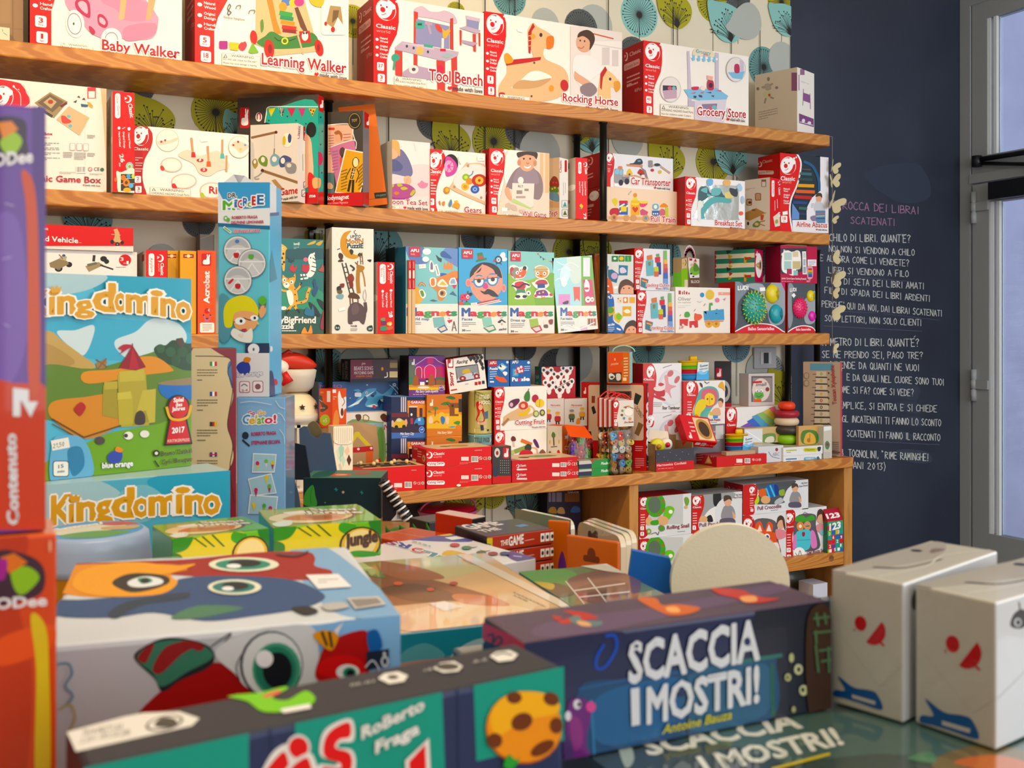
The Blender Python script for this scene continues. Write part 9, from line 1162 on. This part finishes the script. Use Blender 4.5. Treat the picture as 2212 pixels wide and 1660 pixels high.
king(b,E2,(('K',-60,280,42,276,150),('i',46,272,84,270,155),('n',92,270,190,266,155),('g',196,262,300,262,108),('d',305,250,425,256,170),('o',430,250,495,252,155),('m',500,258,650,270,155),('i',655,272,700,276,155),('n',705,280,790,290,155),('o',795,300,876,306,155)),0);b.d('F',E2,f'p {KG} 45,140 50,100 70,125 82,98 92,122 110,105 100,145 50,150')
pack(b,'game_box','upright game box picturing a castle under a blue sky')
b=tbx(pu(395,1.335),pu(511,1.36),ZT,zv(752,1.36),.05,{'*':'5a1c28','F':'7a2432','T':'3a1018'})
b.d('F',E2,'s c8b48c 880,525 1100,530 1130,560 1110,620 1130,680 1145,760 1120,860 1110,950 1140,1060 1120,1200 880,1480\ns 3a6a9a 1110,600 1130,560 1138,720\nc 3a2a1c 5 920,525 1100,530 1132,565 1112,620 1142,720 1120,860 1112,950 1142,1060 1125,1200 1150,1400\n'+'\n'.join(f'r {c1} 1005,{y} 1020,{y + 26}\nr {c2} 1020,{y} 1033,{y + 26}\nr {c3} 1033,{y} 1048,{y + 26}\nm 6a5a40 930,{y + 50} 1050,{y + 50} 3 8\nm 6a5a40 930,{y + 110} 990,{y + 110} 1 8'for y,c1,c2,c3 in((558,'2a7a3a','f0ece0','b8242a'),(738,'2a3a8a','f0ece0','b8242a'),(918,'222','b8242a','d8a82a'),(1100,'2a3a6a','d8c8c8','2a3a6a')))+'\nl b8242a 7 1005,1113 1048,1113')
pack(b,'game_box','burgundy box back printed as parchment with small flags')
zg=1.1586;b=tbx(pu(511,1.395),pu(617,1.395),ZT,zg,.06,{'*':'6a94b8','F':'86b4dc','R':'5a7a94'})
b.d('F',F6,'''t b83a6a 215,1162 248,1160 22 xof4f0f0:.06|Go\nt d8a82a 262,1160 300,1158 22 xof4f0f0:.06|Go\nt 4a9ad0 190,1205 225,1200 44 xof4f4f4:.08|G\nt d8b02a 222,1205 258,1200 40 xof4f4f4:.08|el\nt 7ab03a 260,1204 296,1200 40 xof4f4f4:.08|at\nt c83a6a 298,1202 350,1198 40 xof4f4f4:.08|o!\ne 2a3440 203,1260 16,18\nl 2a3440 9 190,1282 222,1310\nt b02a5a 232,1262 352,1255 18 x|ROBERTO FRAGA\nt b02a5a 232,1304 372,1298 18 x|STEPHANE ESCAPA\np eef2f4 240,1345 355,1350 345,1440 235,1440\np eef2f4 215,1470 330,1442 355,1540 235,1555\np eef2f4 225,1545 362,1555 352,1640 215,1640\np a8ccdc 244,1350 350,1355 342,1434 240,1434\np a8ccdc 220,1474 327,1448 350,1536 238,1549\np a8ccdc 230,1551 357,1560 348,1640 220,1640
'''+'\n'.join(f'e {c} {x},{y} 9,11\np {c2} {x - 7},{y + 9} {x + 7},{y + 9} {x},{y + 34}'for x,y,c,c2 in((262,1395,'c83a6a','d8c84a'),(304,1385,'7ab84a','d8d8e0'),(335,1392,'d8c82a','a83a5a'),(306,1462,'e0c82a','d8c84a'),(255,1524,'c83a6a','b83a6a'),(320,1505,'6ab04a','b03a5a'),(245,1595,'e0d02a','d8c84a'),(295,1600,'5aa04a','8ab84a'),(325,1612,'c83a6a','a82a5a')))+'\nc dce8f2 3 350,1090 370,1120 395,1130\nc dce8f2 3 360,1150 380,1160 396,1190\nc dce8f2 3 180,1100 240,1095 330,1110\nc dce8f2 3 370,1230 390,1260 394,1300')
pack(b,'game_box','pale blue wrapped game box with little ice cream pictures',mt='shrink_wrapped_card')
b=tbx(pu(471,1.40),pu(583,1.40),zg+.0005,zv(394,1.40),.072,{'*':'6ab4d0','F':'6cc0d4','R':'62b4d8','T':'e0e6ea'})
b.d('F',F6,'''r e4e8ea 60,20 330,240\np 4a9cd0 60,30 330,30 330,155 120,165 72,75\np 2f6a94 60,228 330,244 330,262 60,246\nt 2a3a3a 118,108 160,105 24 xof4f4f4:.08|DR.\n'''+'\n'.join(f't {c} {x},{y} {x2},{y} {h} xof4f6f6:.09|{ch}'for ch,x,x2,y,h,c in(('M',95,150,165,46,'5aa83a'),('i',152,164,152,40,'3a7ac0'),('C',166,190,156,40,'c8303a'),('R',192,216,146,40,'3a6ab0'),('o',214,238,150,34,'6ab04a'),('B',236,264,142,44,'c8303a'),('E',262,290,138,46,'2f6aa8')))+'''
e 6aa84a 108,206 10,12\ne e4e8ea 108,206 5,6\ne 6aa84a 120,214 9,10\nt b03050 138,210 262,206 14 x|ROBERTO FRAGA\nt b03050 135,234 292,230 14 x|DELPHINE LEMONNIER\nl e8ece8 12 100,250 132,275\nl 6aa84a 6 102,252 130,273\nt d04060 145,276 276,272 14 xof4f0f0:.05|STEPHANE ESCAPA
'''+'\n'.join(f'e 5a5e64 {x},{y} 69,71\ne d8dadc {x},{y} 66,68\ne a8acb0 {x},{y} 58,60\ns b8bcc0 {x - 58},{y - 10} {x},{y - 62} {x + 58},{y - 10}\ne c8cacc {x},{y + 14} 52,40\nl e4e6e8 7 {x - 62},{y - 8} {x + 62},{y - 8}\nl e4e6e8 6 {x},{y} {x - 36},{y + 52}\nl e4e6e8 6 {x},{y} {x + 36},{y + 52}\ns {c} {x + a - 10},{y + b - 8} {x + a + 12},{y + b - 6} {x + a + 8},{y + b + 14} {x + a - 10},{y + b + 10}'for x,y,a,b_,c in())+'\n'.join(f'e 5a5e64 {x},{y} 69,71\ne d8dadc {x},{y} 66,68\ne b0b4b8 {x},{y} 58,60\ne c8cacc {x},{y + 16} 54,42\nl e4e6e8 7 {x - 62},{y - 8} {x + 62},{y - 8}\nl e4e6e8 6 {x},{y} {x - 36},{y + 52}\nl e4e6e8 6 {x},{y} {x + 36},{y + 52}\ns {c} {x + a - 12},{y + k - 8} {x + a + 12},{y + k - 8} {x + a + 9},{y + k + 14} {x + a - 10},{y + k + 12}'for x,y,a,k,c in((166,362,-6,22,'b8303a'),(236,425,-4,-34,'5aa04a'),(168,508,0,26,'b8303a')))+'''
e 4a7ac0 165,318 10,8\ns c03a44 120,520 140,500 148,505 130,525\ns 5a94a4 80,580 140,620 130,780 80,790
s d8d23a 100,700 102,640 130,600 190,580 240,600 268,650 262,700 270,720 240,710 250,670 190,660 150,680 140,730 110,735\ns e0a878 150,670 200,655 250,665 265,690 250,740 200,750 155,735\nc 4a3a3a 5 150,710 190,690 230,700 268,680\ne f0f4f4 180,705 26,18\ne f0f4f4 248,690 20,14\ne 222 184,705 7,8\ne 222 250,690 6,7\ns e8e8e0 150,740 200,760 235,740 240,790 225,810 170,800 135,770\ns c83a4a 185,745 210,742 205,755\ns e0a878 270,660 285,630 305,640 300,670 280,690\nl 7a3a34 4 275,645 272,600\nl 7a3a34 4 300,640 305,600\ne 5ab03a 288,605 18,22\ns e8d8d0 170,770 195,765 190,785
r 2a3a5a 205,812 325,870\ne e8ecee 245,842 28,28\ne 5a6a7a 245,842 5,8\nr dfe0e4 160,860 330,1080\ns 3a4aa0 162,930 180,905 215,900 230,930 220,960 185,965\ns d8862a 195,900 205,880 232,885 222,905\nt e8e8f0 150,978 288,966 24 xo3a3a6a:.04|blue orange\nr a83a4a 176,996 228,1052 10\nr eceaec 179,999 225,1049 9\nr a83a4a 240,994 292,1050 10\nr eceaec 243,997 289,1047 9\nt a83a4a 188,1046 216,1044 11 b|2-4\ne 8a5a64 266,1022 14,14\nc 666 4 186,1020 200,1010 216,1020''')
b.d('R',F6,'r e0e6ea 300,40 352,185\np 3a6a94 300,182 365,176 365,192 300,198\np 4a8aa4 330,360 356,500 300,530\ns c8303a 325,1000 350,985 358,1010 330,1020\ns 1f3a6a 315,960 335,955 345,1060 320,1060\ne e8ecee 326,840 8,14')
pack(b,'game_box','tall turquoise game box with round dishes and a blond scientist cartoon')
o=b.O+b.x*.012+b.y*.02+UP*b.hh
m=MB();w=.036
for s_ in(-1,1):m.slab([o+UP*.0005+b.x*(-.001+.012*s_),o+b.x*.034+UP*.0005+b.x*(.012*s_-.01),o+b.x*.02+UP*.012,o+b.x*.004+UP*.014],b.y*.001,'d8dade')
tag(m.build('folded_card','printed_card',None,o),'white folded card on top of the tall turquoise box','card',GG)
g=empty('felt_whale',pu(1578,.97,ZT),'round cream felt board with a blue felt fin behind the dark blue monsters game','toy');c=pu(1578,.97,1.0078);m=MB()
m.slab([c+RT*(.0568*math.cos(t))+UP*(.0568*math.sin(t))for t in(2*PI*i/48 for i in range(48))],FW*.01,'e2dcc6');m.build('round_board','felt',g,c)
m=MB();f=lambda u,v:pu(u,.985,max(ZT+.0005,zv(v,.985)));m.slab([f(*q)for q in((1366,1190),(1447,1207),(1455,1240),(1470,1280),(1480,1400),(1345,1400),(1352,1296))],FW*.01,'2a62b0');m.build('fin','felt',g,f(1400,1300))
P,Q=pt(.972,-.16,0),pt(1.115,.0264,0);b=tbx(P,Q,ZT,1.0,.168,{'*':'3a3a7a','T':'e4e0dc','F':'c8c4c0'})
b.d('T',E4,'s 4a4a94 140,365 400,330 620,325 760,380 500,380 300,370 150,395\ns d8b020 620,440 900,530 780,560 560,490\ns c8303a 600,510 800,560 680,580\ns 4a3a84 980,460 1090,450 1200,495 1060,515\nm d0cce8 1040,480 1140,490 1 8\np f0ece4 570,355 650,345 710,360 620,372\ne d8b04a 565,335 60,10')
F=b.f('T');f=F.px(*E4)
for ch,x,y,c in(('S',262,415,'7a3a6a'),('R',345,435,'2a4a9a'),('O',450,470,'c8303a'),('L',520,495,'3a8a9a'),('O',610,525,'3a9a4a'),('C',715,555,'d8902a')):F.text(f,x,y-28,x-84,y-48,30,c,'xof4f2ee:.05',ch,(-34,26));F.k+=2
b.d('T',E4,''.join(f'e {c} {x},{y} 34,12\n'for x,y,c in((640,410,'c8303a'),(760,415,'d8d0c8'),(720,430,'3a7a4a'),(850,440,'e8e0d8'),(900,470,'8a3a3a'),(980,470,'2a3a6a'),(820,465,'3a5a3a')))+'m 5a5a7a 350,385 640,470 1 6')
pack(b,'game_box','flat word game box with coloured upside-down letters')
for i in range(3):
 P,Q=pu(1052,1.196),pu(1195,1.246);z0=ZT+i*.019;b=tbx(P,Q,z0+.0003,z0+.0188,.08,{'*':'3a2a2a','F':'a83a2a','T':'2e2c30'});y=352+(2-i)*78
 b.d('F','%','r d8b82a -2,10 8,96\np 3a8a5a 0,40 6,50 2,90\nt f0e0d0 20,70 31,66 34 xn|THE\nt f4ece4 32,76 54,70 60 x|GAME\nm d89a8a 57,56 78,50 1 10\n'+''.join(f'r f4efe8 {x},22 {x + 6.4},78\ne 333 {x + 3.2},50 1.8,14\n'for x in(80,87.5,95)))
 if i==2:b.d('T','%','t e8e4dc 6,40 60,30 40 x|GAME\nt e8e4dc 10,70 40,64 20 x|THE\np 4a8ab0 66,50 84,46 84,62 68,66')
 pack(b,'card_game',('bottom','middle','topmost')[i]+' brick red card game of the short stack of three')
b=tbx(pu(1020,1.33),pu(1050,1.35),ZT,zv(1118,1.34),.07,{'*':'c8421e','F':'1e1a1c','T':'e0c0b0'});b.d('F','%','m a8a4a0 10,30 60,32 8 4\ns d8302a 70,20 90,14 86,40 70,44\ns d8c82a 66,30 80,26 76,46');pack(b,'card_game','red and black card game standing beside the short stack')
b=tbx(pu(878,1.30),pu(968,1.36),ZT,.978,.07,{'*':'b8401e','T':'c8502a','F':'c03c1e'});b.d('T','%','l e0a88a 2 4,10 96,10\nl e0a88a 2 50,0 50,100');pack(b,'card_game','flat orange-red card game beyond the word game')
b=tbx(pu(926,1.43),pu(985,1.46),ZT,zv(1118,1.47),.05,{'*':'1c1a1e','F':'24222a'});b.d('F','%','t c8c4c0 34,80 90,76 40 x|PUN\ne 8a8680 10,60 5,12');pack(b,'card_game','black game box with grey lettering near the pink bucket')
for(a,ta),(c,tc),v,q,art in(((1183,1.272),(1228,1.262),1126,'orange hanging pack behind the brick red card games','s 6a3a8a 50,90 70,60 90,90 80,120 60,120'),((1223,1.13),(1334,1.09),1164,'orange hanging pack with a hook slot, before the animal boards','r 7a3a1c 34,26 66,36 4\ne 7a3a1c 50,24 8,10\ns 7a4aa0 36,76 44,66 50,74 60,66 66,80 60,101 40,101')):
 b=tbx(pu(a,ta),pu(c,tc),ZT,zv(v,(ta+tc)/2),.006,{'*':'d0641c','F':'d9701f'});b.d('F','%',art);pack(b,'hanging_pack',q,'pack')
def board(P,Q,h,q,art):
 x=(Q-P).normalized();n=UP.cross(x);w=(Q-P).length;r=.012;pts=[P+x*(cx+r*math.cos(t))+UP*(cz+r*math.sin(t))for cx,cz,t0 in((w-r,h-r,0),(r,h-r,1),(r,r,2),(w-r,r,3))for t in((t0+i/4)*PI/2 for i in range(5))]
 m=MB();m.slab(pts,n*.007,'c0b898',0,'d8ccb0');f=Face(m,P,x,UP,w,h);f.d('%',art);tag(m.build('memory_board','glossy_wrap',None,P),q,'board game','animal picture boards')
AN='s 5a4a3a 30,20 42,10 50,26 48,60 34,64 28,40\ne 4a3a30 30,18 5,8\ne 4a3a30 44,14 5,8\ns b8643a 60,50 66,34 74,56 70,76 62,74\ne 7a4a30 88,52 9,20\ns 6a5a44 6,40 20,30 24,60 8,70'
for i in range(3):board(pu(1248+9*i,1.25+.012*i,ZT),pu(1341+12*i,1.15+.012*i,ZT),.066,('foremost','middle','hindmost')[i]+' varnished animal picture board of the three standing together',AN)
board(pu(1112,1.37,ZT),pu(1233,1.285,ZT),.06,'greenish animal picture board standing at an angle to the other three','s 8a9a84 0,0 100,0 100,100 0,100\ns 4a7a3a 70,40 76,10 84,40\nc 7a3a30 6 86,60 92,20 99,40 94,70\ne b8a83a 78,56 5,10')
t_=1.62;P,Q=pu(655,t_),pu(823,t_);g=empty('gift_case',(P+Q)/2+UP*ZT,'dark navy card case with stars, its notched lid standing open','case',GG);zc=zv(1033,t_)
b=tbx(P,Q,ZT,zc,.09,{'*':'14262c','F':'152c34','T':'4a7a64'});b.d('F',G1,'s 3a8a3a 270,1270 300,1180 370,1115 395,1220 410,1330 290,1330\nc 1f5a24 4 370,1125 345,1220 350,1310\n'+''.join(f'l 2a9a9a 5 {x - 18},{y} {x + 18},{y}\nl 2a9a9a 5 {x},{y - 20} {x},{y + 20}\nl 2a9a9a 4 {x - 12},{y - 13} {x + 12},{y + 13}\n'for x,y in((615,1162),(886,1194)))+'e b89a7a 690,1190 14,14\ne b89a7a 1072,1110 10,14\ne 4a8a5a 500,1300 8,8').d('T','%','e c85a44 40,60 18,18\ne e8a88a 44,60 8,8\ne b84a3a 70,40 12,14\ns 2a5a4a 10,20 30,10 30,80 10,90');b.done('case_body',None,None,parent=g)
def panel(n_,pts,t,c,th=.004):
 m=MB();m.slab([pu(600+x/4.882,t,max(zv(820+y/4.882,t),ZT+.001))for x,y in pts],FW*th,c);m.build(n_,'printed_card',g,pu(700,t,zc))
panel('lid_flap',((110,655),(290,700),(345,1060),(250,1060),(120,1060)),1.622,'18222e');panel('lid',[(225,520),(270,495),(310,500),(350,590),(400,620),(450,600),(475,560),(555,570),(620,960),(360,1040),(240,1040)],1.705,'4a5a74')
panel('tab',spline([(312,500),(350,450),(400,450),(465,545),(440,605),(400,618),(350,580)],True,3),1.716,'6a6048');panel('side_panel',spline([(95,890),(150,1000),(200,1150),(230,1300),(230,1500),(95,1500)],True,3),1.56,'46586a')
g=empty('spiral_notebook',pu(856,1.60,ZT),'spiral notebook with a black and white coil leaning beside the navy case','notebook');f=lambda x,y,t=1.60:pu(600+x/4.882,t,max(zv(820+y/4.882,t),ZT+.0005))
m=MB();m.slab([f(*q)for q in((1108,1040),(1400,1500),(1370,1560),(1105,1560))],FW*.008,'1a1e26');m.build('cover','varnished_card',g,f(1200,1400))
m=MB();m.slab([f(x,y,1.598)for x,y in((1195,1540),(1250,1425),(1340,1480),(1380,1560))],FW*.0015,'dcdcd8');F=Face(m,f(1240,1545,1.5972),RT,UP,.03,.016);F.d('%','K ccc 5,5 60,95');m.build('barcode_label','printed_card',g,f(1250,1500))
for i in range(17):
 k=i/16;c=f(1112+275*k,1075+420*k,1.60);m=MB();ax=(f(1387,1495)-f(1112,1075)).normalized();s_=FW.cross(ax);m.tube([c+s_*(.0075*math.cos(t))+FW*(.0075*math.sin(t))for t in(2*PI*j/10 for j in range(11))],.0018,'e8e8e4'if i%2 else '181818',n=5,caps=False);m.build('coil_ring','plastic',g,c)
q=pu(862,1.42,ZT);g=empty('green_puppet',q,'green crocodile head with a round eye lying beyond the word game','puppet');zq=zv(1140,1.42);m=MB();rr=(zq-ZT)/2
m.ball(q+UP*(rr+.0005),rr,'3a7a2a',sq=(1.7,1.2,1));[m.tube([q+V((.02*(j-2),-.01,rr*2-.004*abs(j-2))),q+V((.02*(j-2)-.004,-.012,rr*2+.006))],[.004,.0005],'2f6a22',n=5)for j in range(5)];m.build('head','felt',g,q)
e_=q-FW*rr*1.28+RT*.004+UP*rr*1.15;m=MB();m.ball(e_,.0085,'e8ece4',sq=(1,.6,1));m.ball(e_-FW*.004,.005,'15181a',sq=(1,.6,1));m.build('eye','plastic',g,e_)
